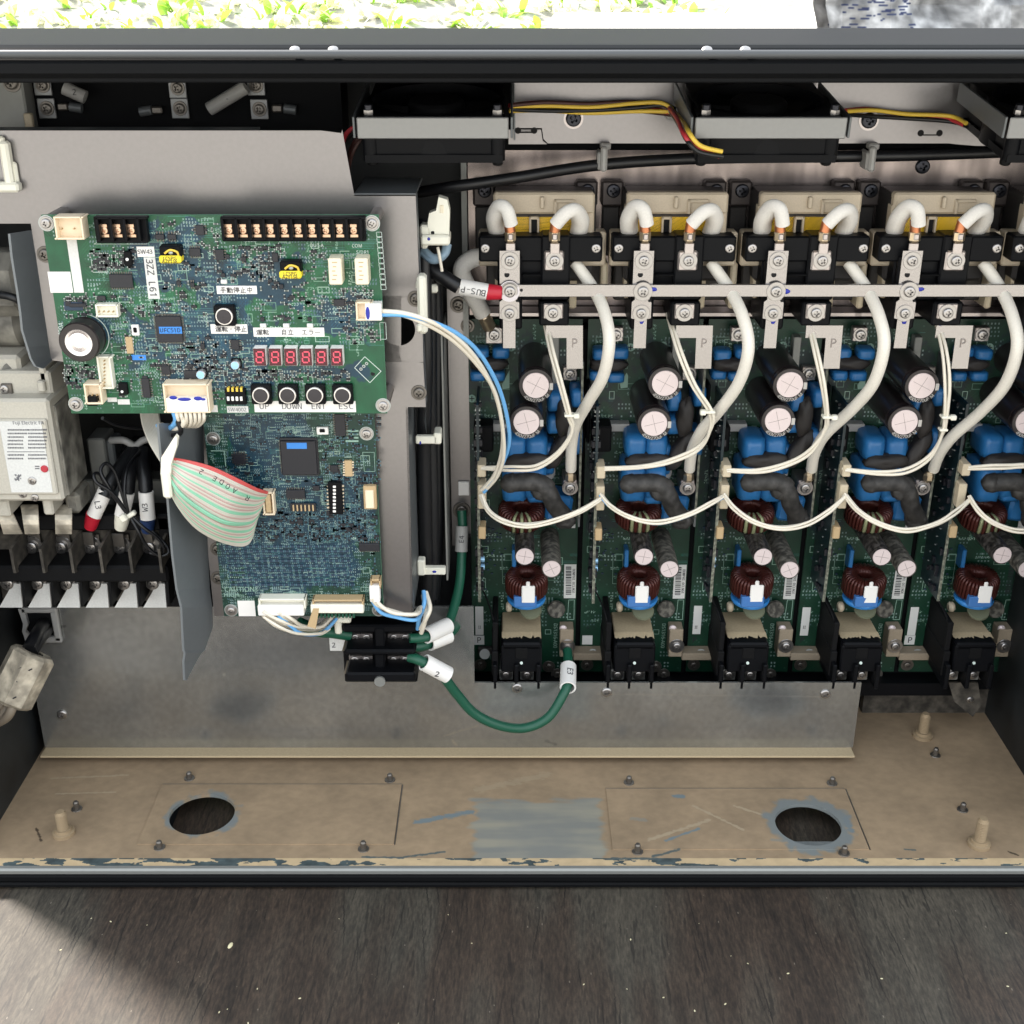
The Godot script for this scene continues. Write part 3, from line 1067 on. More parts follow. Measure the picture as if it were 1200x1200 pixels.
func build_cabinet() -> void:
	var cb := thing("equipment_cabinet", Vector3(0, WOOD, 0.06), "open dark grey steel equipment cabinet with dusty floor", "cabinet")
	var zb := -0.034
	part(cb, "back_wall", MB.new().span(Vector3(XL - 0.002, 0.0, zb - 0.0015), Vector3(XR + 0.002, 0.455, zb)), M.paint_in)
	for s in [[XL - 0.004, XL], [XR, XR + 0.004]]:
		part(cb, "side_wall", MB.new().span(Vector3(s[0], -0.012, zb), Vector3(s[1], 0.4530, LIP - 0.012)), M.paint_in)
	# roof with a rolled front edge
	var top := PackedVector2Array()
	for q in [[-0.024, 0.4618], [LIP - 0.026, 0.4618], [LIP - 0.016, 0.4624], [LIP - 0.010, 0.4622], [LIP - 0.006, 0.4612], [LIP - 0.0040, 0.4600], [LIP - 0.003, 0.4585], [LIP - 0.003, 0.4535], [-0.034, 0.4535], [-0.034, 0.4600]]:
		top.append(Vector2(-q[0], q[1]))
	part(cb, "roof", MB.new().plate(top, Vector3(XR + 0.01, 0, 0), Vector3(0, 0, -1), Vector3(0, 1, 0), XR - XL + 0.02), M.paint)
	part(cb, "front_lip", MB.new().tube(PackedVector3Array([Vector3(XL - 0.01, 0.4588, LIP + 0.0003), Vector3(XR + 0.01, 0.4588, LIP + 0.0003)]), 0.0019, 14), M.rail_edge)
	var seal := MB.new()
	seal.box(Vector3(0.009, 0.4528, LIP - 0.0025), Vector3(XR - XL + 0.02, 0.0085, 0.007), 0.0022)
	seal.box(Vector3(0.009, 0.4479, LIP - 0.006), Vector3(XR - XL + 0.02, 0.003, 0.008), 0.0006)
	part(cb, "door_seal", seal, M.rubber)
	for x in [345.0, 390.0, 829.0, 874.0]:               # bright rivet heads on the edge
		var p := P(x, 53, LIP - 0.004)
		part(cb, "rivet", MB.new().lathe(Vector3(p.x, 0.4604, LIP - 0.0042), Vector3(0, 1, 0.6), [Vector2(0.0025, 0), Vector2(0.0023, 0.0005), Vector2(0.0016, 0.0010), Vector2(0.0008, 0.0012), Vector2(0, 0.0012)], 16), M.steel)
	# floor sheet with two cable holes
	var fl := MB.new().map_uv(1, Vector2(-0.334, -0.03), Vector2(0.686, 0.18))
	var h1 := F(237, 955)
	var h2 := F(947, 967)
	var R := 0.0205
	var zs := [zb, h2.z - 0.03, h2.z + 0.03, LIP]
	var ex := Vector3(1, 0, 0)
	var ez := Vector3(0, 0, -1)
	var rects := [[XL, XR, zb, h1.z - 0.03], [XL, XR, h1.z + 0.026, LIP], [XL, h1.x - 0.03, h1.z - 0.03, h1.z + 0.026], [h1.x + 0.03, h2.x - 0.03, h1.z - 0.03, h1.z + 0.026], [h2.x + 0.03, XR, h1.z - 0.03, h1.z + 0.026]]
	for r in rects:
		fl.quad(Vector3(r[0], 0, r[2]), Vector3(r[1], 0, r[2]), Vector3(r[1], 0, r[3]), Vector3(r[0], 0, r[3]), Vector3.UP)
	for hc in [h1, h2]:
		var c := Vector3(hc.x, 0, h1.z)
		fl.holed(Vector3(hc.x, 0, hc.z), ex, ez, -0.03, 0.03, -(h1.z + 0.026 - hc.z), hc.z - (h1.z - 0.03), R + 0.0005, 0.0016)
	part(cb, "floor_panel", fl, M.floor_dust)
	# loose cover plates round the holes
	for k in 2:
		var c: Vector3 = [h1, h2][k]
		var a := F([166, 712][k], [920, 925][k])
		var b := F([462, 1016][k], [990, 996][k])
		a.x = F([190, 710][k], [921, 926][k]).x
		b.x = F([466, 1004][k], [955, 960][k]).x
		var kp := MB.new().map_uv(1, Vector2(-0.334, -0.03), Vector2(0.686, 0.18))
		var cc := Vector3(c.x, 0.0007, c.z)
		kp.holed(cc, ex, ez, a.x - c.x, b.x - c.x, c.z - b.z, c.z - a.z, R, 0.0024)
		for q in [[Vector3(a.x, 0, a.z), Vector3(b.x, 0, a.z)], [Vector3(b.x, 0, a.z), Vector3(b.x, 0, b.z)], [Vector3(b.x, 0, b.z), Vector3(a.x, 0, b.z)], [Vector3(a.x, 0, b.z), Vector3(a.x, 0, a.z)]]:
			var u: Vector3 = q[0] - Vector3(cc.x, 0, cc.z)
			kp.quad(q[0], q[1], q[1] + Vector3(0, 0.0007, 0), q[0] + Vector3(0, 0.0007, 0), (q[0] + q[1]) / 2 - Vector3(cc.x, 0, cc.z))
		part(cb, "cover_plate", kp, M.floor_dust)
		var gr := MB.new()
		gr.box(Vector3((a.x + b.x) / 2, 0.0001, a.z - 0.0006), Vector3(b.x - a.x, 0.0006, 0.0007))
		gr.box(Vector3((b.x if k == 0 else b.x) + 0.0006, 0.0001, (a.z + b.z) / 2), Vector3(0.0007, 0.0006, b.z - a.z))
		part(cb, "plate_gap", gr, M.steel_dim)
	for q in [[222, 912, 1.0], [187, 993, 1.0], [457, 914, 1.0], [426, 995, 1.2], [737, 917, 1.0], [747, 998, 1.2], [975, 918, 1.0], [989, 1000, 1.1], [1128, 949, 1.1], [90, 948, 1.2], [1096, 885, 1.2]]:
		var p := F(q[0], q[1])
		var st := MB.new()
		st.lathe(p, Vector3.UP, [Vector2(0.0036, 0), Vector2(0.0034, 0.0006), Vector2(0.0020, 0.0008), Vector2(0.0018, 0.0042 * q[2]), Vector2(0.0012, 0.0050 * q[2]), Vector2(0, 0.0050 * q[2])], 14)
		part(cb, "weld_stud", st, M.steel_dim)
	for q in [[75, 977, 0.017], [1147, 990, 0.020], [1081, 863, 0.019]]:     # threaded studs
		var p := F(q[0], q[1])
		var st := MB.new()
		st.lathe(p, Vector3.UP, [Vector2(0.0068, 0), Vector2(0.0068, 0.0022), Vector2(0.0052, 0.0026), Vector2(0.0050, 0.0044), Vector2(0, 0.0044)], 20)
		part(cb, "stud_nut", st, M.stud_dusty)
		var thr: Array = [Vector2(0.0032, 0.004)]
		for k in 12:
			var y: float = 0.0045 + k * (q[2] - 0.0055) / 12.0
			thr.append(Vector2(0.0036, y))
			thr.append(Vector2(0.0030, y + 0.0005))
		thr.append(Vector2(0.0024, q[2]))
		thr.append(Vector2(0, q[2]))
		part(cb, "threaded_stud", MB.new().lathe(p, Vector3.UP, thr, 16), M.stud_dusty)
	# lower front edge
	var edge := PackedVector2Array()
	for q in [[LIP - 0.002, 0.0002], [LIP + 0.0002, 0.0], [LIP + 0.0012, -0.0012], [LIP + 0.0012, -0.0034], [LIP - 0.003, -0.0040], [LIP - 0.003, -0.006]]:
		edge.append(Vector2(-q[0], q[1]))
	part(cb, "bottom_lip", MB.new().plate(edge, Vector3(XR + 0.01, 0, 0), Vector3(0, 0, -1), Vector3(0, 1, 0), XR - XL + 0.02), M.zinc_dull)
	var ls := MB.new()
	ls.box(Vector3(0.009, -0.0075, LIP - 0.0035), Vector3(XR - XL + 0.02, 0.007, 0.009), 0.002)
	ls.box(Vector3(0.009, -0.0129, LIP - 0.0045), Vector3(XR - XL + 0.02, 0.0036, 0.010), 0.001)
	part(cb, "bottom_seal", ls, M.rubber)
	for s in [-0.25, 0.26]:
		part(cb, "foot", MB.new().span(Vector3(s - 0.03, WOOD, 0.0), Vector3(s + 0.03, -0.004, 0.13), 0.001), M.paint)
	# galvanised cover across the lower part
	var cp := thing("lower_cover", Vector3(-0.04, 0.006, 0.034), "long dull galvanised cover plate across the bottom of the cabinet", "cover plate")
	var z := 0.034
	var xl := P(48, 850, z).x
	var xr := P(1003, 850, z).x
	var yt := P(600, 711, z).y
	var ym := P(600, 800, z).y
	var xm := P(556, 790, z).x
	var pn := MB.new().map_uv(0, Vector2(-0.32, 0.12), Vector2(0.555, 0.12))
	pn.plate(PackedVector2Array([Vector2(xl, 0.0075), Vector2(xr, 0.0075), Vector2(xr, ym), Vector2(xm, ym), Vector2(xm, yt), Vector2(xl, yt)]), Vector3(0, 0, z), Vector3(1, 0, 0), Vector3(0, 1, 0), 0.0015)
	part(cp, "face", pn, M.panel)
	part(cp, "folded_edge", MB.new().span(Vector3(xl, 0.0058, z - 0.001), Vector3(xr - 0.001, 0.0074, 0.0440), 0.0004), M.dust)
	for q in [[73, 837], [711, 811], [606, 806], [967, 813]]:
		screw(cp, P(q[0], q[1], z), 0.0034)

# ---------------------------------------------------------------- mounting plate, breaker, terminals
const ZP := 0.090

func pl2(list: Array, z: float) -> PackedVector2Array:
	var o := PackedVector2Array()
	for q in list:
		var w := P(q[0], q[1], z)
		o.append(Vector2(w.x, w.y))
	return o

func sheet(mb: MB, list: Array, z: float, d := 0.0012) -> MB:
	return mb.plate(pl2(list, z), Vector3(0, 0, z), Vector3(1, 0, 0), Vector3(0, 1, 0), d)

# upright sheet that runs from a front outline to a back outline (pairs of points), with thickness
func blade(mb: MB, poly: Array, t := Vector3(-0.0012, 0, 0)) -> MB:
	for i in range(0, poly.size() - 2, 2):
		var a: Vector3 = poly[i]
		var b: Vector3 = poly[i + 1]
		var c: Vector3 = poly[i + 3]
		var d: Vector3 = poly[i + 2]
		mb.quad(a, b, c, d, Vector3(1, 0, 0))
		mb.quad(a + t, b + t, c + t, d + t, Vector3(-1, 0, 0))
		mb.quad(a, d, d + t, a + t, Vector3(0, 0, 1))
		mb.quad(b, c, c + t, b + t, Vector3(0, 0, -1))
	var l := poly.size()
	mb.quad(poly[0], poly[1], poly[1] + t, poly[0] + t, Vector3(0, 1, 0))
	mb.quad(poly[l - 2], poly[l - 1], poly[l - 1] + t, poly[l - 2] + t, Vector3(0, -1, 0))
	return mb

func build_left_side() -> void:
	var mp := thing("mounting_plate", P(240, 450, ZP), "large bent galvanised mounting plate that carries the two left circuit boards", "mounting plate")
	var face := MB.new()
	sheet(face, [[-60, 153], [376, 153], [400, 156], [401, 152], [415, 228], [487, 228], [492, 345], [470, 350], [470, 422], [496, 425], [499, 477], [478, 477], [484, 722], [251, 722], [243, 640], [235, 500], [118, 430], [60, 422], [36, 262], [-60, 262]], ZP)
	part(mp, "plate", face, M.zinc)
	# round hole piece between the notches
	var hc := P(467, 386, ZP)
	var hp := MB.new()
	var xr0 := P(470, 386, ZP).x
	var rr := 0.0090
	hp.holed(hc, Vector3(1, 0, 0), Vector3(0, 1, 0), xr0 - hc.x - 0.012, P(495, 386, ZP).x - hc.x, P(600, 423, ZP).y - hc.y - 0.0006, P(600, 348, ZP).y - hc.y + 0.0006, rr, 0.0012)
	part(mp, "plate_with_hole", hp, M.zinc)
	# flanges that bend back
	var fl := MB.new()
	var t := Vector3(-0.0012, 0, 0)
	var bk := -0.068
	var xt := P(487, 228, ZP)
	var xb := P(499, 477, ZP)
	fl.quad(xt, xt + Vector3(0, 0, -0.012), xb + Vector3(0, 0, -0.012), xb, Vector3(1, 0, 0))
	fl.quad(xb, xb + Vector3(0, 0, -0.012), xb + Vector3(-0.002, -0.012, -0.012), xb + Vector3(0, -0.016, 0), Vector3(1, 0, 0))
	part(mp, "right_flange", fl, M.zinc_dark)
	var fl2 := MB.new()
	var ya := P(478, 477, ZP)
	var yb := P(484, 722, ZP)
	blade(fl2, [ya, ya + Vector3(0, 0, bk), yb, yb + Vector3(0, 0, bk)])
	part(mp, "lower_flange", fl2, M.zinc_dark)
	var tf := MB.new()
	var q0 := P(415, 228, ZP)
	var q1 := P(487, 228, ZP)
	tf.box(Vector3((q0.x + q1.x) / 2, q0.y - 0.0006 + 0.0005, ZP - 0.026), Vector3(q1.x - q0.x, 0.0012, 0.052))
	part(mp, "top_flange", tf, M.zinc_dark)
	var uf := MB.new()
	var u0 := P(-60, 153, ZP)
	uf.box(Vector3(-0.23, u0.y - 0.0006, ZP - 0.008), Vector3(0.2, 0.0012, 0.014))
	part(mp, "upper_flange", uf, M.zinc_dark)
	# left blade beside the breaker
	var bl := MB.new()
	var lb: Array = []
	for r in [[37, 270, 9, 266], [42, 300, 12, 292], [48, 340, 18, 326], [51, 362, 22, 360], [55, 388, 24, 374], [57, 405, 30, 396], [59, 416, 34, 412], [60, 420, 39, 426], [61, 422, 48, 430]]:
		lb.append(P(r[2] + 3, r[1] + (r[3] - r[1]) * 0.5 + 6, ZP + 0.014))
		lb.append(P(r[0], r[1], ZP))
	blade(bl, lb)
	part(mp, "left_blade", bl, M.zinc_blade)
	# partition blade between the terminals and the lower board
	var pb := MB.new()
	var rows: Array = []
	for r in [[186, 496, 238], [190, 540, 239.5], [197, 580, 241], [203, 650, 244], [208, 690, 246], [213.5, 712, 249], [214.5, 735, 249.5], [216, 762, 240], [217.5, 765, 237], [216, 775, 230], [217, 797, 219]]:
		rows.append(P(r[0], r[1], ZP + 0.034))
		var w := P(r[2], r[1], ZP)
		if r[1] > 740:
			w = P(r[0], r[1], ZP + 0.034).lerp(P(249.5, r[1], ZP), (r[2] - r[0]) / 34.0)
		rows.append(w)
	blade(pb, rows)
	part(mp, "partition_blade", pb, M.zinc_blade)
	for q in [[53, 298], [487, 350], [491, 460], [255, 643], [256, 677]]:
		screw(mp, P(q[0], q[1], ZP), 0.0030, "washer", M.steel_dim)
	# rear galvanised plate behind everything
	var bp := thing("rear_plate", Vector3(0.1, 0.25, -0.004), "pinkish galvanised back plate behind the row of white reactors", "back plate")
	var rp := MB.new()
	rp.plate(PackedVector2Array([Vector2(P(549, 260, -0.004).x, P(600, 369, -0.004).y), Vector2(XR, P(600, 369, -0.004).y), Vector2(XR, P(600, 176, -0.004).y), Vector2(P(549, 260, -0.004).x, P(600, 176, -0.004).y)]), Vector3(0, 0, -0.004), Vector3(1, 0, 0), Vector3(0, 1, 0), 0.0015)
	part(bp, "plate", rp, M.zinc_bright)
	part(bp, "side_fold", MB.new().span(Vector3(P(545, 260, -0.004).x - 0.002, P(600, 400, -0.004).y, -0.03), Vector3(P(548.5, 260, -0.004).x - 0.0005, P(600, 178, -0.004).y, -0.004)), M.zinc_dull)
	part(bp, "lower_strip", MB.new().span(Vector3(P(527, 500, -0.010).x, P(600, 640, -0.010).y, -0.0125), Vector3(P(550, 500, -0.010).x, P(600, 330, -0.010).y, -0.0110)), M.zinc)
	for q in [[1081, 195]]:
		screw(bp, P(q[0], q[1], -0.004), 0.0042, "plain", M.black_screw)
	for q in [[537, 357, 0.0035], [548, 382, 0.0030], [541, 598, 0.004]]:
		screw(bp, P(q[0], q[1], -0.0105), q[2], "washer", M.steel_dim)
	part(bp, "white_tab", rectz(MB.new(), 537, 565, 550, 581, -0.0109, -0.0085, 0.0004), M.white)
	# dark tray round the power boards
	var tr := thing("module_tray", Vector3(0.1, 0.0, -0.02), "black sheet tray that the green power boards stand in", "tray")
	part(tr, "tray_back", MB.new().span(Vector3(P(551, 600, -0.018).x, 0.022, -0.030), Vector3(XR, P(600, 385, -0.018).y, -0.0165)), M.dark)
	part(tr, "tray_side", MB.new().span(Vector3(P(541, 740, -0.005).x, P(600, 800, -0.005).y, -0.03), Vector3(P(553, 740, -0.005).x, P(600, 630, -0.005).y, -0.005)), M.black)
	part(tr, "tray_foot", MB.new().span(Vector3(P(541, 790, 0.0).x, 0.026, -0.03), Vector3(P(1135, 790, 0.0).x, 0.036, -0.002)), M.black)
	var rs := thing("right_sill", Vector3(0.3, 0, -0.02), "dusty grey shelf edge low at the right rear of the cabinet", "shelf")
	part(rs, "ledge", MB.new().span(Vector3(P(1012, 820, -0.02).x, 0.0, -0.033), Vector3(XR, 0.026, -0.02)), M.black_dusty)
	part(rs, "upright", MB.new().span(Vector3(P(1184, 700, -0.01).x, 0.04, -0.033), Vector3(XR, 0.2, -0.012)), M.paint_in)
	part(rs, "hanging_tab", sheet(MB.new(), [[1112, 800], [1146, 800], [1150, 826], [1140, 840], [1118, 822]], 0.012, 0.0015), M.black_dusty)
	screw(rs, P(1137, 820, 0.012), 0.0024)
	build_breaker()
	build_terminals()

func build_breaker() -> void:
	var z1 := 0.100
	var z0 := 0.060
	var b := thing("circuit_breaker", P(30, 600, z0), "ivory moulded case circuit breaker with printed label and red test button", "circuit breaker")
	var xr := P(66, 530, z1).x
	var xl := -0.318
	var yt := P(600, 468, z1).y
	var yb := P(600, 588, z1).y
	part(b, "case", MB.new().span(Vector3(xl, yb, z0), Vector3(xr, yt, z1), 0.0016), M.breaker)
	part(b, "upper_case", MB.new().span(Vector3(xl, yt - 0.002, z0 - 0.002), Vector3(xr - 0.001, P(600, 436, 0.09).y, 0.089), 0.0012), M.breaker)
	part(b, "side_cheek", MB.new().span(Vector3(xr - 0.0005, yb + 0.001, z0 + 0.001), Vector3(xr + 0.0012, yt - 0.006, z1 - 0.006), 0.0005), M.breaker_side)
	for q in [[0, 492, 60, 580]]:
		part(b, "front_panel", rectz(MB.new(), -60, q[1], q[2] + 1, q[3], z1 - 0.001, z1 + 0.0022, 0.0008), M.breaker)
	var lz := z1 + 0.0022
	part(b, "rating_label", rectz(MB.new(), 6, 494, 55, 577, lz - 0.0001, lz + 0.0003), M.label)
	var ink := MB.new()
	letters(ink, "Fuji Electric FA", P(33, 495.5, lz + 0.0004), 0.0019)
	var r2 := RandomNumberGenerator.new()
	r2.seed = 4
	for k in 9:
		var y := 503 + k * 4.2
		if k == 6:
			rectz(ink, 8, y + 1, 52, y + 1.6, lz, lz + 0.0005)
			continue
		for c in 2:
			var x := 9.0 + c * 24
			while x < (27 if c == 0 and k > 1 else 32) + c * 22:
				var w := r2.randf_range(0.5, 1.4)
				rectz(ink, x, y, x + w, y + 1.7, lz, lz + 0.0005)
				x += w + 0.6
	for i in 7:
		for j in 7:
			if r2.randf() < 0.5:
				rectz(ink, 17 + i * 1.1, 556 + j * 1.1, 18.1 + i * 1.1, 557.1 + j * 1.1, lz, lz + 0.0005)
	rectz(ink, 41, 546, 46, 547.2, lz, lz + 0.0005)
	rectz(ink, 41, 548.6, 46, 549.8, lz, lz + 0.0005)
	part(b, "label_print", ink, M.ink_soft)
	part(b, "test_button", MB.new().cyl(P(52.5, 549, lz), P(52.5, 549, lz) + Vector3(0, 0, 0.0012), 0.0021, 20, 0.0004), M.red_button)
	screw(b, P(38, 563, lz), 0.0024)
	screw(b, P(27, 579, z1), 0.0022)
	screw(b, P(41, 583, z1), 0.0022)
	# terminal wells and lugs at the top
	var well := MB.new()
	rectz(well, -20, 417, 24, 446, z0, 0.084, 0.002)
	part(b, "terminal_barrier", well, M.breaker)
	part(b, "terminal_well", MB.new().cyl(P(12, 434, 0.0842), P(12, 434, 0.0846), 0.0042, 20), M.breaker_side)
	part(b, "clamp", rectz(MB.new(), 1, 450, 14, 462, 0.088, 0.0905, 0.0004), M.steel_dim)
	screw(b, P(5, 456, 0.0905), 0.0024)
	part(b, "latch_hook", rectz(MB.new(), 46, 430, 54, 452, 0.07, 0.089, 0.0008), M.breaker)
	part(b, "latch_hook", rectz(MB.new(), 43, 447, 52, 460, 0.08, 0.0925, 0.0008), M.breaker)
	for q in [[-4, 586, 11, 606], [50, 585, 62, 604]]:
		part(b, "lower_barrier", rectz(MB.new(), q[0], q[1], q[2], q[3], z0, 0.092, 0.001), M.breaker)
	part(b, "lower_foot", rectz(MB.new(), 76, 578, 93, 603, z0, 0.082, 0.002), M.breaker_side)
	# metal straps from the breaker to the terminal block
	for q in [[-6, 10, 4, 26, "bent bright metal strap at the far left edge under the breaker"], [24, 44, 29, 46, "stained bent metal strap, left of the two straps under the breaker label"], [64, 84, 65, 84, "clean bent metal strap below the right edge of the breaker"]]:
		var s := MB.new()
		var prev: Array = []
		for k in 7:
			var f := k / 6.0
			var y: float = 592.0 + f * 34.0
			var z: float = 0.078 + 0.010 * sin(f * PI) + f * 0.004
			var a := P(lerpf(q[0], q[2], f), y, z)
			var c := P(lerpf(q[1], q[3], f), y, z)
			if prev.size():
				for d in [Vector3.ZERO, Vector3(0, 0, -0.001)]:
					s.quad(prev[0] + d, prev[1] + d, c + d, a + d, Vector3(0, 0, 1) if d == Vector3.ZERO else Vector3(0, 0, -1))
				s.quad(prev[1], c, c + Vector3(0, 0, -0.001), prev[1] + Vector3(0, 0, -0.001), Vector3(1, 0, 0))
			prev = [a, c]
		whole("metal_strap", s, M.strap, q[4], "metal strap", "metal straps under the breaker")
	# grey parts above the breaker at the far left
	var gb := thing("grey_housing", P(10, 400, 0.05), "grey rounded plastic housing behind the left blade with a black wire", "housing")
	part(gb, "housing", MB.new().box(P(10, 330, 0.07), Vector3(0.03, 0.035, 0.03), 0.008), M.breaker_side)
	part(gb, "lower_housing", MB.new().cyl(P(-15, 372, 0.06), P(35, 372, 0.06), 0.016, 28, 0.004), M.breaker_side)
	var hw := thing("hook_wire", P(10, 350, 0.08), "short black wire hooking in from the left edge beside the grey housing", "wire")
	wire(hw, "wire", pts([[-20, 345, 0.085], [5, 346, 0.09], [22, 352, 0.09], [30, 362, 0.075]]), 0.0022, M.black_wire)
	var cl := thing("edge_clip", P(8, 200, ZP), "cream plastic edge clip at the upper left of the mounting plate", "clip")
	part(cl, "clip_arm", rectz(MB.new(), 1, 166, 12, 222, ZP, ZP + 0.006, 0.0012), M.nylon)
	part(cl, "clip_arm", rectz(MB.new(), -12, 214, 21, 226, ZP, ZP + 0.007, 0.0012), M.nylon)
	part(cl, "clip_jaw", rectz(MB.new(), 9, 190, 20, 218, ZP, ZP + 0.003, 0.001), M.nylon)
	part(cl, "clip_pin", rectz(MB.new(), -8, 160, 4, 176, ZP, ZP + 0.004, 0.001), M.nylon)

func build_terminals() -> void:
	var z0 := 0.050
	var tb := thing("terminal_block", P(100, 712, z0), "large black barrier terminal block under the breaker with two rows of screws", "terminal block")
	var x0 := -0.318
	var body := MB.new()
	var xr := P(211, 690, 0.06).x
	body.span(Vector3(x0, P(600, 712, 0.064).y, 0.034), Vector3(xr, P(600, 612, 0.064).y, 0.056), 0.001)
	part(tb, "base", body, M.black_dusty)
	part(tb, "middle_rib", MB.new().span(Vector3(x0, P(600, 683, 0.080).y, 0.055), Vector3(xr, P(600, 664, 0.080).y, 0.080), 0.0015), M.black_soft)
	part(tb, "top_rib", MB.new().span(Vector3(x0, P(600, 622, 0.066).y, 0.05), Vector3(xr, P(600, 603, 0.066).y, 0.066), 0.001), M.black)
	for k in 7:
		var x := -2.0 + k * 34.6
		# fins: slanting cheeks that stand proud of the base
		var a := P(x + 17, 640, 0.08).x
		var poly := PackedVector2Array([Vector2(-0.050, P(600, 612, 0.055).y), Vector2(-0.084, P(600, 640, 0.08).y), Vector2(-0.084, P(600, 668, 0.08).y), Vector2(-0.050, P(600, 668, 0.06).y)])
		part(tb, "barrier", MB.new().plate(poly, Vector3(a + 0.0008, 0, 0), Vector3(0, 0, -1), Vector3(0, 1, 0), 0.0016), M.black_dusty)
		if k < 6:
			var s := P(x + 37.5, 643, 0.062)
			part(tb, "contact_plate", MB.new().box(s + Vector3(0, 0.001, -0.0035), Vector3(0.0115, 0.014, 0.001)), M.steel_dim)
			screw(tb, s + Vector3(0, 0, -0.003), 0.0040, "wide")
	for k in 6:
		var x := 10.0 + k * 33.8
		var s := P(x + (1.0 if k else 0.0), 683, 0.064)
		screw(tb, s, 0.0036, "washer")
		var b := MB.new()
		sheet(b, [[x + 5, 684], [x + 14, 684], [x + 16, 712], [x - 11, 712]], 0.0655, 0.002)
		part(tb, "white_cover", b, M.label)
		var fin := MB.new()
		sheet(fin, [[x + 15, 680], [x + 18, 680], [x + 20, 711], [x + 17, 711]], 0.078, 0.02)
		part(tb, "lower_barrier", fin, M.black_soft)
	part(tb, "end_block", rectz(MB.new(), 190, 606, 207, 712, 0.05, 0.066, 0.001), M.black_soft)
	part(tb, "end_hole", MB.new().cyl(P(201, 692, 0.066), P(201, 692, 0.0663), 0.0032, 20), M.chip_hole)
	# grey bracket with cut-out behind the cables
	var gb := thing("cable_bracket", P(140, 560, 0.04), "grey metal bracket behind the cables between breaker and partition", "bracket")
	part(gb, "column", rectz(MB.new(), 107, 514, 128, 600, 0.02, 0.040, 0.001), M.zinc_dull)
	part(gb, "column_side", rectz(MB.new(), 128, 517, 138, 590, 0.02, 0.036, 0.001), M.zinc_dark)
	part(gb, "ledge", rectz(MB.new(), 90, 562, 205, 606, 0.02, 0.035, 0.001), M.zinc_dull)
	part(gb, "dark_box", rectz(MB.new(), 140, 525, 182, 556, 0.02, 0.045, 0.004), M.dark)
	# small black terminal block under the lower board
	var z := 0.066
	var sb := thing("earth_terminal_block", P(445, 800, z), "small black two-row earth terminal block with dusty steps", "terminal block")
	part(sb, "base", rectz(MB.new(), 402, 730, 488, 800, 0.034, 0.052, 0.001), M.black)
	for q in [[401, 733, 488, 742, 0.072], [403, 762, 487, 768, 0.078], [405, 789, 487, 800, 0.080]]:
		part(sb, "rib", rectz(MB.new(), q[0], q[1], q[2], q[3], 0.05, q[4], 0.0012), M.black)
	for q in [[404, 751, 486, 763], [406, 776, 486, 790]]:
		var st := MB.new()
		var a := P(q[0], q[1], 0.060)
		var b := P(q[2], q[3], 0.074)
		st.quad(Vector3(a.x, a.y, 0.058), Vector3(b.x, a.y, 0.058), Vector3(b.x, b.y, 0.074), Vector3(a.x, b.y, 0.074), Vector3(0, 1, 1))
		part(sb, "dusty_step", st, M.dust_bar)
	for q in [[439, 736, 451, 765], [439, 766, 451, 786]]:
		part(sb, "divider", rectz(MB.new(), q[0], q[1], q[2], q[3], 0.05, 0.073, 0.001), M.black)
	for y in [746, 772]:
		for x in [416, 430, 461, 475]:
			part(sb, "contact_plate", rectz(MB.new(), x - 7, y - 3, x + 7, y + 5, 0.054, 0.0625, 0.0003), M.tin)
			screw(sb, P(x, y + 1, 0.0625), 0.0024, "plain")
	part(sb, "marker_strip", rectz(MB.new(), 386, 743, 405, 763, 0.056, 0.058, 0.0003), M.label)
	part(sb, "marker_print", letters(MB.new(), "2", P(391, 756, 0.0582), 0.0035), M.ink)
	var nk := P(445, 797, 0.081)
	part(sb, "notch_disc", MB.new().cyl(nk + Vector3(0, -0.001, -0.001), nk + Vector3(0, -0.001, 0.0005), 0.0034, 20), M.zinc_dull)
	# upper left row of contacts, seen over the plate
	var ut := thing("upper_terminal_rail", P(180, 140, 0.03), "black terminal rail in the dark gap above the mounting plate", "terminal rail")
	part(ut, "rail", MB.new().span(Vector3(XL, P(600, 160, 0.03).y, 0.0), Vector3(P(400, 130, 0.03).x, P(600, 60, 0.03).y, 0.028)), M.dark)
	for q in [[50, 100, 55, 127], [208, 103, 211, 127], [300, 100, 304, 128]]:
		for k in 2:
			part(ut, "contact_plate", MB.new().box(P(q[k * 2], q[k * 2 + 1], 0.0295), Vector3(0.0095, 0.0105, 0.0016), 0.0003), M.zinc_pale)
			screw(ut, P(q[k * 2], q[k * 2 + 1], 0.0305), 0.0027, "washer", M.steel_dim)
	for q in [[74, 125], [184, 129], [325, 127]]:
		part(ut, "crimp", MB.new().box(P(q[0], q[1], 0.032), Vector3(0.006, 0.004, 0.003), 0.0008), M.steel_dim)
		part(ut, "dark_boot", MB.new().cyl(P(q[0] + (22 if q[0] != 184 else -20), q[1] + 2, 0.032), P(q[0] + (8 if q[0] != 184 else -6), q[1], 0.032), 0.0026, 12), M.zinc_dark)
	for q in [[75, 103, 100, 114, "2", "short grey cable sleeve at the upper left above the plate"], [245, 128, 288, 102, "-", "longer grey cable sleeve leaning beside the second upper contact"]]:
		var t := thing("cable_sleeve", P((q[0] + q[2]) / 2, (q[1] + q[3]) / 2, 0.04), q[5], "cable sleeve", "grey sleeves over the plate")
		part(t, "sleeve", MB.new().cyl(P(q[0], q[1], 0.04), P(q[2], q[3], 0.04), 0.0036, 16), M.nylon_grey)
		part(t, "print", letters(MB.new(), q[4], P((q[0] + q[2]) / 2, (q[1] + q[3]) / 2, 0.0438), 0.003), M.ink)
	part(ut, "end_plate", rectz(MB.new(), -40, 94, 30, 153, 0.02, 0.042, 0.001), M.zinc_dull)
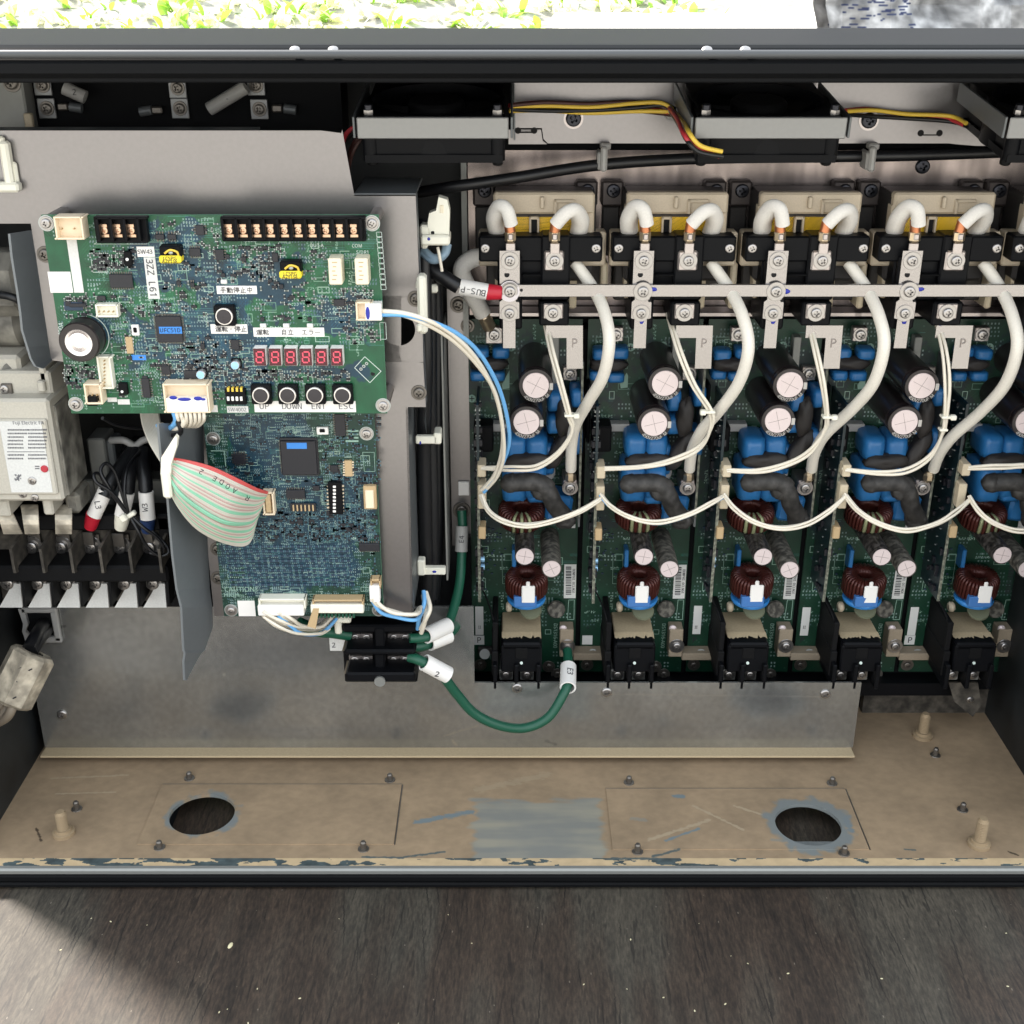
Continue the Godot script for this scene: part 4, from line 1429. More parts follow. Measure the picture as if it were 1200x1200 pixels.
	screw(ut, P(14, 97, 0.042), 0.0034, "washer", M.steel_dim)
	part(ut, "pale_tab", rectz(MB.new(), 28, 133, 37, 150, 0.04, 0.044, 0.0005), M.cream)

# ---------------------------------------------------------------- circuit boards
func chip(o: Node3D, x: float, y: float, w: float, h: float, z: float, sides := "tb", tall := 0.0016, called := "chip", pitch := 2.6) -> MeshInstance3D:
	var c := P(x, y, z)
	var k := mm(y, z)
	var sx := w * k
	var sy := h * k * 1.06
	var b := part(o, called, MB.new().box(c + Vector3(0, 0, tall / 2 + 0.0003), Vector3(sx, sy, tall), 0.0002), M.chip)
	if sides != "":
		var pm := MB.new()
		var n := maxi(2, int(w / pitch))
		var nv := maxi(2, int(h / pitch))
		if "t" in sides:
			for i in n:
				var px := (float(i) + 0.5) / n * sx - sx / 2
				for s in [-1.0, 1.0]:
					pm.box(c + Vector3(px, s * (sy / 2 + 0.0005), 0.0004), Vector3(sx / n * 0.45, 0.0012, 0.0003))
		if "l" in sides:
			for i in nv:
				var py := (float(i) + 0.5) / nv * sy - sy / 2
				for s in [-1.0, 1.0]:
					pm.box(c + Vector3(s * (sx / 2 + 0.0005), py, 0.0004), Vector3(0.0012, sy / nv * 0.45, 0.0003))
		part(b, "pins", pm, M.steel_dim)
	return b

func smd_field(o: Node3D, z: float, areas: Array, count: int, avoid: Array, sd: int, dim := 1.0) -> void:
	var r := RandomNumberGenerator.new()
	r.seed = sd
	var sets := {"chip_resistors": MB.new(), "chip_capacitors": MB.new(), "solder_ends": MB.new(), "small_transistors": MB.new()}
	for i in count:
		var a: Array = areas[r.randi_range(0, areas.size() - 1)]
		var x := snappedf(r.randf_range(a[0], a[2]), 2.3)
		var y := snappedf(r.randf_range(a[1], a[3]), 2.3)
		var bad := false
		for v in avoid:
			if x > v[0] - 2 and x < v[2] + 2 and y > v[1] - 2 and y < v[3] + 2:
				bad = true
		if bad:
			continue
		var c := P(x, y, z)
		var up := r.randf() < 0.5
		var k := r.randf()
		var s := Vector3(0.0008, 0.0015, 0.0005) if up else Vector3(0.0015, 0.0008, 0.0005)
		if k < 0.1:
			s = Vector3(0.0028, 0.0014, 0.001)
			sets.small_transistors.box(c + Vector3(0, 0, 0.0006), s, 0.0001)
			for q in [-0.0009, 0.0009]:
				sets.solder_ends.box(c + Vector3(q, -0.001, 0.0002), Vector3(0.0004, 0.0008, 0.0002))
			sets.solder_ends.box(c + Vector3(0, 0.001, 0.0002), Vector3(0.0004, 0.0008, 0.0002))
			continue
		(sets.chip_resistors if k < 0.6 else sets.chip_capacitors).box(c + Vector3(0, 0, 0.0003), s)
		var e := Vector3(0, s.y / 2 + 0.0002, 0) if up else Vector3(s.x / 2 + 0.0002, 0, 0)
		for q in [-1.0, 1.0]:
			sets.solder_ends.box(c + e * q + Vector3(0, 0, 0.00025), Vector3(0.0008, 0.0004, 0.0005) if up else Vector3(0.0004, 0.0008, 0.0005))
	var look := {"chip_resistors": M.chip, "chip_capacitors": M.chip_tan if dim > 0.9 else M.chip_teal, "solder_ends": M.solder if dim > 0.9 else M.solder_blue, "small_transistors": M.chip}
	for k in sets:
		if sets[k].v.size():
			stuff(part(o, k, sets[k], look[k]))

func terminal_strip(o: Node3D, x0: float, x1: float, y0: float, y1: float, xs: Array, ys: float, z: float) -> void:
	var tb := part(o, "terminal_strip", rectz(MB.new(), x0, y0, x1, y1, z, z + 0.0045, 0.0004), M.black)
	var ribs := MB.new()
	var k := mm(ys, z)
	var n := xs.size()
	for i in n + 1:
		var x: float = (xs[i] + xs[i - 1]) / 2.0 if i > 0 and i < n else (xs[0] - 8.0 if i == 0 else xs[n - 1] + 8.0)
		rectz(ribs, x - 1.6, y0 + 1, x + 1.6, y1 - 1, z + 0.004, z + 0.0088, 0.0003)
	part(tb, "barriers", ribs, M.black)
	part(tb, "rear_wall", rectz(MB.new(), x0, y0, x1, y0 + 3.5, z + 0.004, z + 0.0088, 0.0003), M.black)
	for x in xs:
		var c := P(x, ys, z + 0.0045)
		var cl := MB.new()
		cl.box(c + Vector3(0, 0.0024, 0.0004), Vector3(0.0036, 0.0018, 0.0008), 0.0002)
		cl.box(c + Vector3(0.0002, -0.0026, 0.0003), Vector3(0.0042, 0.0016, 0.0007), 0.0002)
		part(tb, "clamp", cl, M.bronze)
		screw(tb, c, 0.0019, "plain", M.bronze)

func push_button(o: Node3D, x: float, y: float, z: float) -> void:
	var c := P(x, y, z)
	var b := part(o, "push_button", MB.new().box(c + Vector3(0, 0, 0.002), Vector3(0.0106, 0.0106, 0.004), 0.0005), M.black)
	part(b, "ring", MB.new().lathe(c + Vector3(0, 0, 0.004), Vector3(0, 0, 1), [Vector2(0.0044, 0), Vector2(0.0044, 0.0012), Vector2(0.0042, 0.0014), Vector2(0.0038, 0.0014), Vector2(0.0037, 0.0012)], 32), M.button_ring)
	part(b, "cap", MB.new().lathe(c + Vector3(0, 0, 0.004), Vector3(0, 0, 1), [Vector2(0.0037, 0), Vector2(0.0037, 0.0014), Vector2(0.0035, 0.0017), Vector2(0, 0.0018)], 32), M.button_cap)

func digit(o: Node3D, x: float, y: float, z: float) -> void:
	var w := 14.0
	var d := part(o, "digit_display", rectz(MB.new(), x - 7.2, y - 10.3, x + 7.2, y + 10.3, z, z + 0.0062, 0.0002), M.white)
	part(d, "window", rectz(MB.new(), x - 7.0, y - 10.0, x + 6.9, y + 10.0, z + 0.0060, z + 0.0064), M.display)
	var zz := z + 0.0064
	var c := P(x, y, zz)
	var sg := MB.new()
	var a := 0.00165
	var b := 0.0028
	var t := 0.0007
	for s in [[0, b, 1], [0, 0, 1], [0, -b, 1], [-a, b / 2, 0], [a, b / 2, 0], [-a, -b / 2, 0], [a, -b / 2, 0]]:
		sg.box(c + Vector3(s[0] + s[1] * 0.12, s[1], 0.0001), Vector3(a * 2 - t if s[2] else t, t if s[2] else b - t, 0.0002))
	part(d, "segments", sg, M.segment)

func plug_socket(o: Node3D, called: String, x0: float, y0: float, x1: float, y1: float, z: float, tall: float, m: Material, pins: int, vertical := false) -> MeshInstance3D:
	var w := MB.new()
	rectz(w, x0, y0, x1, y1, z, z + tall * 0.45, 0.0003)
	rectz(w, x0, y0, x0 + 2, y1, z, z + tall, 0.0002)
	rectz(w, x1 - 2, y0, x1, y1, z, z + tall, 0.0002)
	rectz(w, x0, y0, x1, y0 + 2, z, z + tall, 0.0002)
	rectz(w, x0, y1 - 2, x1, y1, z, z + tall, 0.0002)
	var b := part(o, called, w, m)
	if pins > 0:
		var pm := MB.new()
		for i in pins:
			var f := (i + 0.5) / pins
			var c := P(lerpf(x0 + 2, x1 - 2, f), (y0 + y1) / 2, z + tall * 0.45) if not vertical else P((x0 + x1) / 2, lerpf(y0 + 2, y1 - 2, f), z + tall * 0.45)
			pm.box(c + Vector3(0, 0, 0.001), Vector3(0.0006, 0.0006, 0.002))
		part(b, "pins", pm, M.ivory_dark)
	return b

func silk_box(mb: MB, q: Array, z: float, w := 0.7) -> void:
	for i in q.size():
		var a := P(q[i][0], q[i][1], z)
		var b := P(q[(i + 1) % q.size()][0], q[(i + 1) % q.size()][1], z)
		var t := (b - a).normalized()
		mb.box((a + b) / 2, Vector3((b - a).length() + 0.0002, w * mm(q[i][1], z), 0.00012), 0.0, Basis(t, Vector3(-t.y, t.x, 0), Vector3(0, 0, 1)))

func board_corner(b: Node3D, list: Array, z: float) -> void:
	for q in list:
		var st := P(q[0], q[1], z)
		part(b, "solder_ring", MB.new().cyl(st, st + Vector3(0, 0, 0.0002), 0.0040, 24), M.solder)
		screw(b, st + Vector3(0, 0, 0.0002), 0.0024, "washer", M.steel)
		part(b, "spacer", MB.new().cyl(Vector3(st.x, st.y, ZP), st + Vector3(0, 0, -0.0014), 0.0035, 6), M.steel_dim)

func build_main_board() -> void:
	mat("chip_blue", "24384c", 0.5)
	mat("chip_tan", "59615d", 0.5)
	mat("solder", "aeb4b2", 0.35, 0.6)
	var z := 0.118
	var bd := thing("control_board", P(250, 484, z), "bright green control board with red digit displays and four push buttons", "circuit board")
	var tl := P(48, 252, z)
	var tr := P(443.5, 252, z)
	var yb := P(600, 484.5, z).y
	var bm := MB.new().map_uv(0, Vector2(tl.x, tl.y), Vector2(tr.x - tl.x, tl.y - yb))
	bm.quad(Vector3(tl.x, tl.y, z), Vector3(tr.x, tl.y, z), Vector3(tr.x, yb, z), Vector3(tl.x, yb, z), Vector3(0, 0, 1))
	part(bd, "board_face", bm, M.pcb_main)
	part(bd, "board_core", MB.new().span(Vector3(tl.x, yb, z - 0.0016), Vector3(tr.x, tl.y, z - 0.00005)), M.pcb_edge)
	board_corner(bd, [[54.5, 261.5], [436, 261.5], [89, 473.5], [449, 475]], z)
	terminal_strip(bd, 111, 172, 254, 285, [122.5, 138, 154], 270, z)
	terminal_strip(bd, 259, 428, 254, 283, [268.5, 285, 301, 317, 333.3, 349.5, 365.7, 382, 398, 414.5], 270, z)
	# sockets
	plug_socket(bd, "ivory_socket", 64, 254, 97, 281, z, 0.009, M.ivory, 2)
	plug_socket(bd, "white_socket", 112, 357, 138, 372, z, 0.005, M.nylon, 4)
	plug_socket(bd, "white_socket", 115, 418, 131, 456, z, 0.005, M.nylon, 8, true)
	plug_socket(bd, "ivory_socket", 99, 450, 119, 474, z, 0.008, M.ivory, 3)
	part(bd, "black_plug", rectz(MB.new(), 101, 465, 114, 476, z, z + 0.007, 0.0005), M.black)
	var big := plug_socket(bd, "ivory_socket", 192, 450, 245, 484, z, 0.0085, M.ivory, 10)
	part(big, "white_plug", rectz(MB.new(), 195, 467, 243, 483, z + 0.002, z + 0.0088, 0.0004), M.white)
	for q in [[203, 466, 4.6, 2.4], [216, 468, 8, 2.2], [232, 467, 5, 2.6], [238, 468, 3, 1.6]]:
		part(big, "ink_mark", MB.new().blob(P(q[0], q[1], z + 0.0088), Vector3(q[2] * mm(467, z), q[3] * mm(467, z), 0.0002), 2.0, Basis(), 12), M.pen)
	var pv := plug_socket(bd, "white_socket", 417, 354, 436, 376, z, 0.006, M.ivory, 0)
	part(pv, "white_plug", rectz(MB.new(), 428, 356, 447, 376, z + 0.001, z + 0.0072, 0.0004), M.white)
	part(pv, "ink_mark", MB.new().blob(P(431, 367, z + 0.0072), Vector3(0.0011, 0.0034, 0.0003), 2.0, Basis(), 12), M.pen)
	# relays and small transformers
	for x in [385.0, 416.0]:
		var rl := part(bd, "relay", rectz(MB.new(), x, 303, x + 15.5, 334, z, z + 0.011, 0.0005), M.relay)
		var pr := MB.new()
		for k in 5:
			rectz(pr, x + 4 + (k % 2), 307 + k * 5, x + 10 - (k % 3), 308.2 + k * 5, z + 0.011, z + 0.0111)
		part(rl, "print", pr, M.ivory_dark)
	for q in [[199, 300], [340, 318]]:
		var tf := part(bd, "small_transformer", rectz(MB.new(), q[0] - 12, q[1] - 12, q[0] + 13, q[1] + 9, z, z + 0.0062, 0.0008), M.black)
		part(tf, "yellow_tape", rectz(MB.new(), q[0] - 13, q[1], q[0] + 13, q[1] + 9, z + 0.0008, z + 0.0075, 0.0008), M.yellow)
		part(tf, "winding", MB.new().tube(path([P(q[0] - 6, q[1] - 3, z + 0.0068), P(q[0], q[1] - 7, z + 0.0072), P(q[0] + 8, q[1] - 5, z + 0.0068), P(q[0] + 10, q[1] - 1, z + 0.0062)], 6), 0.0006, 6), M.yellow_wire)
		part(tf, "solder_drop", MB.new().blob(P(q[0] + 1, q[1] - 4, z + 0.0064), Vector3(0.0013, 0.001, 0.0006), 2.0, Basis(), 10), M.solder)
		var tp := MB.new()
		letters(tp, "LCSPG", P(q[0], q[1] + 2.8, z + 0.0076), 0.0016)
		letters(tp, "A2Y1SE", P(q[0], q[1] + 6.4, z + 0.0076), 0.0016)
		part(tf, "print", tp, M.ink)
	# buzzer-like large capacitor
	var cc := P(101, 394, z)
	var cap := part(bd, "large_capacitor", MB.new().lathe(cc, Vector3(0, 0, 1), [Vector2(0.0104, 0), Vector2(0.0104, 0.0005), Vector2(0.0100, 0.0018), Vector2(0.0104, 0.003), Vector2(0.0104, 0.0110), Vector2(0.0098, 0.0120), Vector2(0.0068, 0.0121)], 40), M.sleeve_black)
	part(cap, "top", MB.new().lathe(cc + Vector3(0, 0, 0.0119), Vector3(0, 0, 1), [Vector2(0.0070, 0), Vector2(0.0069, 0.0004), Vector2(0.0060, 0.0002), Vector2(0.0050, -0.0001), Vector2(0.0028, 0.0003), Vector2(0, 0.0005)], 40), M.cap_alu)
	var sring := MB.new()
	for k in 40:
		var a0 := deg_to_rad(-62 + k * 4.0)
		sring.box(cc + Vector3(cos(a0), sin(a0), 0) * 0.0117 + Vector3(0, 0, 0.0001), Vector3(0.0004, 0.0009, 0.0001), 0.0, Basis(Vector3(0, 0, 1), a0))
	part(bd, "printed_ring", sring, M.silk)
	for q in [[277, 425, 5.4], [237, 436, 5.6]]:
		var c := P(q[0] + 0.5, q[1], z)
		var al := part(bd, "round_capacitor", MB.new().lathe(c, Vector3(0, 0, 1), [Vector2(0.0023, 0), Vector2(0.0024, 0.0046), Vector2(0.0021, 0.005), Vector2(0, 0.0051)], 20), M.cap_alu)
		part(al, "blue_top", MB.new().lathe(c + Vector3(0, 0, 0.005), Vector3(0, 0, 1), [Vector2(0.0020, 0), Vector2(0.0020, 0.0003), Vector2(0, 0.0004)], 20), M.blue_dome)
		part(al, "base", MB.new().box(c + Vector3(0, 0, 0.0006), Vector3(0.0054, 0.0054, 0.0012), 0.0006), M.black)
	# buttons, digits and labels
	for q in [[265, 368], [307.5, 460], [338.8, 460], [370.5, 460], [402.5, 460]]:
		push_button(bd, q[0], q[1], z)
	for k in 6:
		digit(bd, 304.3 + k * 18.05, 418.5, z)
	part(bd, "printed_strip", rectz(MB.new(), 298, 470, 417, 483, z, z + 0.00015), M.white)
	for q in [["UP", 310], ["DOWN", 342], ["ENT", 373], ["ESC", 405]]:
		part(bd, "lettering", letters(MB.new(), q[0], P(q[1], 476.0, z + 0.0002), 0.0033, Basis(), true), M.ink_soft)
	var fs := [[254, 335, 301, 344.5], [247, 380, 290, 391], [297, 384, 380, 394.5]]
	for q in fs:
		part(bd, "printed_strip", rectz(MB.new(), q[0], q[1], q[2], q[3], z, z + 0.00015), M.white)
	var jp := MB.new()
	var zz := z + 0.0003
	var k0 := mm(340, z)
	var o := P(257.5, 336.2, z)
	kana(jp, ["te", "dou", "tei", "shi", "chuu"], o.x, o.y, zz, 0.0031, 0.0034)
	o = P(252, 382, z)
	kana(jp, ["un", "ten", "dot", "tei", "shi"], o.x, o.y, zz, 0.0031, 0.0033)
	o = P(300, 385.6, z)
	kana(jp, ["un", "ten"], o.x, o.y, zz, 0.0032, 0.0034)
	o = P(329, 385.6, z)
	kana(jp, ["ji", "ritsu"], o.x, o.y, zz, 0.0032, 0.0034)
	o = P(353, 385.6, z)
	kana(jp, ["e", "ra", "bar"], o.x, o.y, zz, 0.0032, 0.0034)
	part(bd, "lettering", jp, M.ink)
	part(bd, "white_label", rectz(MB.new(), 57.5, 318.5, 84, 343, z, z + 0.0002), M.white)
	part(bd, "printed_strip", rectz(MB.new(), 82.5, 281, 94, 343, z, z + 0.00015), M.label)
	part(bd, "white_label", rectz(MB.new(), 160.5, 289, 181, 301, z, z + 0.0002), M.white)
	part(bd, "lettering", letters(MB.new(), "SW43", P(170, 295, z + 0.0003), 0.0022), M.ink)
	var vl := MB.new()
	vl.box(P(178, 326, z) + Vector3(0, 0, 0.0001), Vector3(0.0058, 0.0212, 0.0002))
	part(bd, "date_label", vl, M.label)
	part(bd, "lettering", letters(MB.new(), "3ZZ L61", P(177.5, 326, z + 0.0003), 0.0034, Basis(Vector3(0, 0, 1), -PI / 2), true), M.ink)
	part(bd, "white_label", rectz(MB.new(), 266, 476, 291, 483.5, z, z + 0.00015), M.label)
	part(bd, "lettering", letters(MB.new(), "SW4002", P(278, 480, z + 0.0002), 0.0020), M.ink_soft)
	part(bd, "white_label", rectz(MB.new(), 138, 468, 152, 474, z, z + 0.00015), M.label)
	part(bd, "white_label", rectz(MB.new(), 126, 466, 137, 471, z, z + 0.00015), M.label)
	part(bd, "white_label", rectz(MB.new(), 243, 475, 255, 483, z, z + 0.00015), M.label)
	# switches
	var dp := part(bd, "dip_switch", rectz(MB.new(), 264, 456, 288, 474.5, z, z + 0.0028, 0.0003), M.black)
	var sl := MB.new()
	var gold := MB.new()
	for k in 4:
		rectz(sl, 265.8 + k * 5.1, 465, 268.8 + k * 5.1, 470, z + 0.0027, z + 0.0034, 0.0002)
		rectz(gold, 266 + k * 5.1, 454.5, 268.6 + k * 5.1, 459, z + 0.0002, z + 0.0029)
	part(dp, "sliders", sl, M.white)
	part(dp, "contacts", gold, M.yellow_wire)
	var tn := part(bd, "tiny_button", rectz(MB.new(), 154, 381, 162.5, 393.5, z, z + 0.002, 0.0003), M.white)
	part(tn, "plunger", rectz(MB.new(), 156, 384, 160, 390, z + 0.0019, z + 0.0026, 0.0003), M.black)
	part(bd, "small_switch", rectz(MB.new(), 139, 449, 149, 463, z, z + 0.0025, 0.0003), M.black)
	part(bd, "small_switch_knob", MB.new().cyl(P(143, 459, z + 0.0025), P(143, 459, z + 0.0031), 0.0007, 10), M.white)
	part(bd, "small_switch", rectz(MB.new(), 145, 295, 154, 312, z, z + 0.0025, 0.0003), M.black)
	part(bd, "small_switch_knob", MB.new().cyl(P(149, 304, z + 0.0025), P(149, 304, z + 0.0031), 0.0008, 10), M.white)
	var ja := part(bd, "resistor_array", rectz(MB.new(), 147.5, 395, 155.5, 414.5, z, z + 0.0014, 0.0002), M.ivory_dark)
	var jn := MB.new()
	for k in 5:
		rectz(jn, 146.3, 396 + k * 3.9, 156.7, 398.2 + k * 3.9, z, z + 0.0008)
	part(ja, "solder_ends", jn, M.solder)
	part(bd, "blue_sticker", rectz(MB.new(), 154, 416, 171, 422, z, z + 0.0002), M.blue_film)
	part(bd, "grey_module", rectz(MB.new(), 75, 354, 97, 364, z, z + 0.0008, 0.0002), M.chip_blue)
	# chips
	var mc := chip(bd, 199, 385, 30, 29, z, "tl", 0.0016, "processor", 1.6)
	part(mc, "blue_sticker", rectz(MB.new(), 186.5, 383, 213, 391, z + 0.0019, z + 0.0021), M.blue_film)
	part(mc, "lettering", letters(MB.new(), "UFC51D", P(199.5, 387, z + 0.0022), 0.0022), M.ink)
	chip(bd, 143, 328.5, 27, 15, z, "t")
	var cp := [[143, 328, 27, 20], [235, 269, 10, 11, "l"], [229, 295, 13, 9, "t"], [258, 298, 10, 12, "l"], [195, 433, 10, 10, "tl"], [224, 438, 15, 9, "t"], [172, 454, 9, 22, "l"], [276, 403, 9.5, 11, "l"], [398, 354, 13, 8, "l"], [188, 277, 10, 6, "t"], [202, 277, 10, 6, "t"], [323, 301, 7, 10, ""], [120, 349, 9, 6, ""], [92, 357, 20, 4, "t"], [267, 300, 5, 5, ""], [286, 303, 6, 5, "t"], [291, 290, 6, 4, ""], [210, 331, 5, 5, "t"], [226, 333, 5, 5, "t"], [317, 328, 5, 4, ""], [330, 335, 5, 5, ""], [238, 405, 5, 6, "t"]]
	for i in range(1, cp.size()):
		chip(bd, cp[i][0], cp[i][1], cp[i][2], cp[i][3], z, cp[i][4], 0.0013)
	for x in [262.0, 308.0, 335.0, 363.0]:
		var y := 328.0 if x == 262.0 else 379.5
		part(bd, "indicator_lamp", rectz(MB.new(), x - 3.5, y, x + 3.8, y + 5, z, z + 0.0016, 0.0003), M.label)
		chip(bd, x, y - 6, 4.5, 5, z, "", 0.001, "small_chip")
	# printed outlines
	var sk := MB.new()
	silk_box(sk, [[427.5, 418], [446.5, 435], [433.5, 448.5], [415.5, 431]], z)
	for k in 11:
		silk_box(sk, [[441 + k * 0.5, 272 + k * 6.2], [447 + k * 0.5, 272 + k * 6.2], [447.6 + k * 0.5, 277.3 + k * 6.2], [441.6 + k * 0.5, 277.3 + k * 6.2]], z, 0.5)
	silk_box(sk, [[445, 378], [452, 378], [453, 397.5], [446, 397.5]], z, 0.5)
	silk_box(sk, [[107, 305], [124, 305], [126, 319], [109, 319]], z, 0.5)
	silk_box(sk, [[171, 254], [172, 286], [110, 286]], z, 0.4)
	letters(sk, "Vo PV S/S", P(425.5, 344.5, z + 0.0001), 0.0018)
	letters(sk, "OUT-A", P(371, 287.5, z + 0.0001), 0.0017)
	letters(sk, "COM", P(418.5, 288, z + 0.0001), 0.0017)
	letters(sk, "S/DR1", P(425, 295.5, z + 0.0001), 0.0012)
	letters(sk, "-400A", P(71, 387, z + 0.0001), 0.0024, Basis(Vector3(0, 0, 1), 1.4))
	part(bd, "silk_print", sk, M.silk)
	var hl := MB.new()
	for q in [[423, 432.5], [426.3, 429.2], [429.6, 426]]:
		hl.lathe(P(q[0], q[1], z), Vector3(0, 0, 1), [Vector2(0.0009, 0), Vector2(0.0008, 0.0002), Vector2(0.0004, 0.0002)], 12)
	part(bd, "plated_hole", hl, M.solder)
	part(bd, "drilled_hole", MB.new().cyl(P(437, 438, z), P(437, 438, z + 0.0002), 0.0011, 14), M.chip_hole)
	var av: Array = [[64, 254, 97, 282], [111, 252, 172, 288], [259, 252, 430, 285], [185, 286, 213, 311], [326, 304, 354, 329], [384, 298, 435, 336], [57, 317, 96, 344], [160, 288, 189, 352], [182, 368, 216, 402], [252, 355, 279, 393], [252, 333, 302, 346], [295, 382, 382, 396], [294, 404, 398, 432], [294, 446, 418, 485], [190, 448, 247, 485], [262, 453, 292, 485], [76, 374, 128, 424], [97, 448, 122, 478], [112, 354, 140, 376], [113, 416, 134, 458], [415, 352, 448, 378], [412, 416, 460, 485], [128, 316, 158, 340]]
	smd_field(bd, z, [[185, 258, 258, 370], [185, 400, 300, 470], [215, 400, 295, 470], [270, 288, 330, 330], [300, 290, 385, 375], [395, 338, 445, 402], [75, 345, 185, 372], [130, 378, 250, 470], [76, 425, 115, 455], [300, 432, 416, 446], [105, 290, 160, 316]], 1150, av, 7)

func build_lower_board() -> void:
	mat("chip_blue", "24384c", 0.5)
	mat("solder_blue", "5a7f8c", 0.4, 0.5)
	mat("silk_dim", "8fae9f", 0.7)
	var z := 0.099
	var bd := thing("signal_board", P(350, 718, z), "dark teal signal board with large square chip below the green control board", "circuit board")
	var a := P(243, 540, z)
	var x0 := P(262, 716, z).x
	var x1 := P(448, 690, z).x
	var yt := P(600, 470, z).y
	var yb := P(600, 722, z).y
	var bm := MB.new().map_uv(0, Vector2(x0 - 0.003, yt), Vector2(x1 - x0 + 0.003, yt - yb))
	bm.quad(Vector3(x0, yt, z), Vector3(x1, yt, z), Vector3(x1, yb, z), Vector3(x0, yb, z), Vector3(0, 0, 1))
	part(bd, "board_face", bm, M.pcb_lower)
	part(bd, "board_core", MB.new().span(Vector3(x0, yb, z - 0.0016), Vector3(x1, yt, z - 0.00005)), M.pcb_edge)
	board_corner(bd, [[250, 514], [429.5, 508], [271, 715], [444, 715]], z)
	var mc := chip(bd, 351, 535, 41, 40, z, "tl", 0.0022, "large_processor", 1.5)
	part(mc, "blue_sticker", rectz(MB.new(), 336, 519, 359.5, 526, z + 0.0025, z + 0.0027), M.blue_film)
	part(mc, "frame", rectz(MB.new(), 329, 513, 373, 557, z + 0.0001, z + 0.0012, 0.0003), M.chip)
	for q in [[347, 578, 22, 10, "t"], [356, 593, 30, 9, ""], [433, 640, 24, 9, "t"], [281, 537, 14, 12, "tl"], [392, 548, 9, 8, "l"], [399, 497, 12, 26, "l"], [371, 571, 8, 6, ""], [352, 610, 7, 5, "t"], [385, 600, 4, 5, ""]]:
		chip(bd, q[0], q[1], q[2], q[3], z, q[4], 0.0016)
	var h := MB.new()
	for k in 6:
		rectz(h, 343 + k * 4.6, 592, 344.6 + k * 4.6, 599, z + 0.0018, z + 0.0026)
	part(bd, "header_pins", h, M.ivory_dark)
	var tn := part(bd, "tiny_button", rectz(MB.new(), 371, 501, 384.5, 509.5, z, z + 0.0022, 0.0003), M.white)
	part(tn, "plunger", rectz(MB.new(), 374.5, 503, 380.5, 507, z + 0.002, z + 0.0028, 0.0003), M.black)
	var ra := part(bd, "resistor_array", rectz(MB.new(), 404, 540, 412.5, 558.5, z, z + 0.002, 0.0002), M.ivory_dark)
	var rn := MB.new()
	for k in 6:
		rectz(rn, 402, 541 + k * 3, 414.5, 542.5 + k * 3, z, z + 0.001)
	part(ra, "solder_ends", rn, M.ivory)
	var ds := part(bd, "dip_switch", rectz(MB.new(), 385, 566, 401, 603, z, z + 0.0036, 0.0003), M.black)
	var sl := MB.new()
	var sp := MB.new()
	for k in 8:
		rectz(sl, 390, 569.5 + k * 4.1, 393.5, 572 + k * 4.1, z + 0.0035, z + 0.0042, 0.0002)
		rectz(sp, 383, 569 + k * 4.2, 403, 570.6 + k * 4.2, z, z + 0.001)
	part(ds, "sliders", sl, M.white)
	part(ds, "pins", sp, M.ivory)
	var cn := part(bd, "ivory_connector", rectz(MB.new(), 426, 570, 441, 597, z, z + 0.004, 0.0004), M.ivory_dark)
	part(cn, "tongue", rectz(MB.new(), 428, 575, 438, 596, z + 0.0035, z + 0.0052, 0.0004), M.ivory)
	var rc := plug_socket(bd, "ribbon_socket", 308, 577, 321, 604, z, 0.006, M.ivory, 0)
	part(rc, "plug_tongue", rectz(MB.new(), 311, 580, 317, 601, z + 0.002, z + 0.0068, 0.0004), M.ivory_dark)
	var s1 := plug_socket(bd, "white_socket", 303, 702, 358, 714, z, 0.007, M.nylon, 12)
	part(s1, "white_plug", rectz(MB.new(), 302, 710, 356, 722, z + 0.001, z + 0.0078, 0.0005), M.white)
	var s2 := plug_socket(bd, "white_socket", 366, 703, 426, 711, z, 0.007, M.ivory_dark, 14)
	part(s2, "white_plug", rectz(MB.new(), 364, 709, 426, 719, z + 0.001, z + 0.0078, 0.0005), M.nylon)
	var gp := MB.new()
	for k in 12:
		rectz(gp, 367 + k * 4.2, 719, 369.4 + k * 4.2, 724, z - 0.002, z + 0.003)
	part(s2, "green_contacts", gp, M.green_wire)
	var s3 := plug_socket(bd, "white_socket", 434, 679, 446, 690, z, 0.006, M.ivory_dark, 3)
	part(s3, "white_plug", rectz(MB.new(), 433, 687, 445, 706, z + 0.001, z + 0.007, 0.0005), M.white)
	part(bd, "white_label", rectz(MB.new(), 279, 704, 299, 722, z, z + 0.0002), M.white)
	var sk := MB.new()
	for q in [[[247, 528, 264, 528.8]], [[263.6, 528, 264.6, 556]]]:
		rectz(sk, q[0][0], q[0][1], q[0][2], q[0][3], z, z + 0.0002)
	silk_box(sk, [[425, 530], [438.5, 530], [439.5, 552.5], [427, 552.5]], z, 0.5)
	silk_box(sk, [[423, 688], [432, 688], [432, 693], [423, 693]], z, 0.5)
	letters(sk, "CAUTION!", P(282, 690.5, z + 0.0001), 0.0030)
	letters(sk, "HIGH", P(271, 697, z + 0.0001), 0.0026)
	letters(sk, "VOLTAGE", P(288, 703, z + 0.0001), 0.0018)
	for k in 4:
		rectz(sk, 405, 504 + k * 4, 420, 506 + k * 4, z, z + 0.0002)
	part(bd, "silk_print", sk, M.silk_dim)
	# regular rows of resistors in the lower left field
	var rs := MB.new()
	var re := MB.new()
	var rp := MB.new()
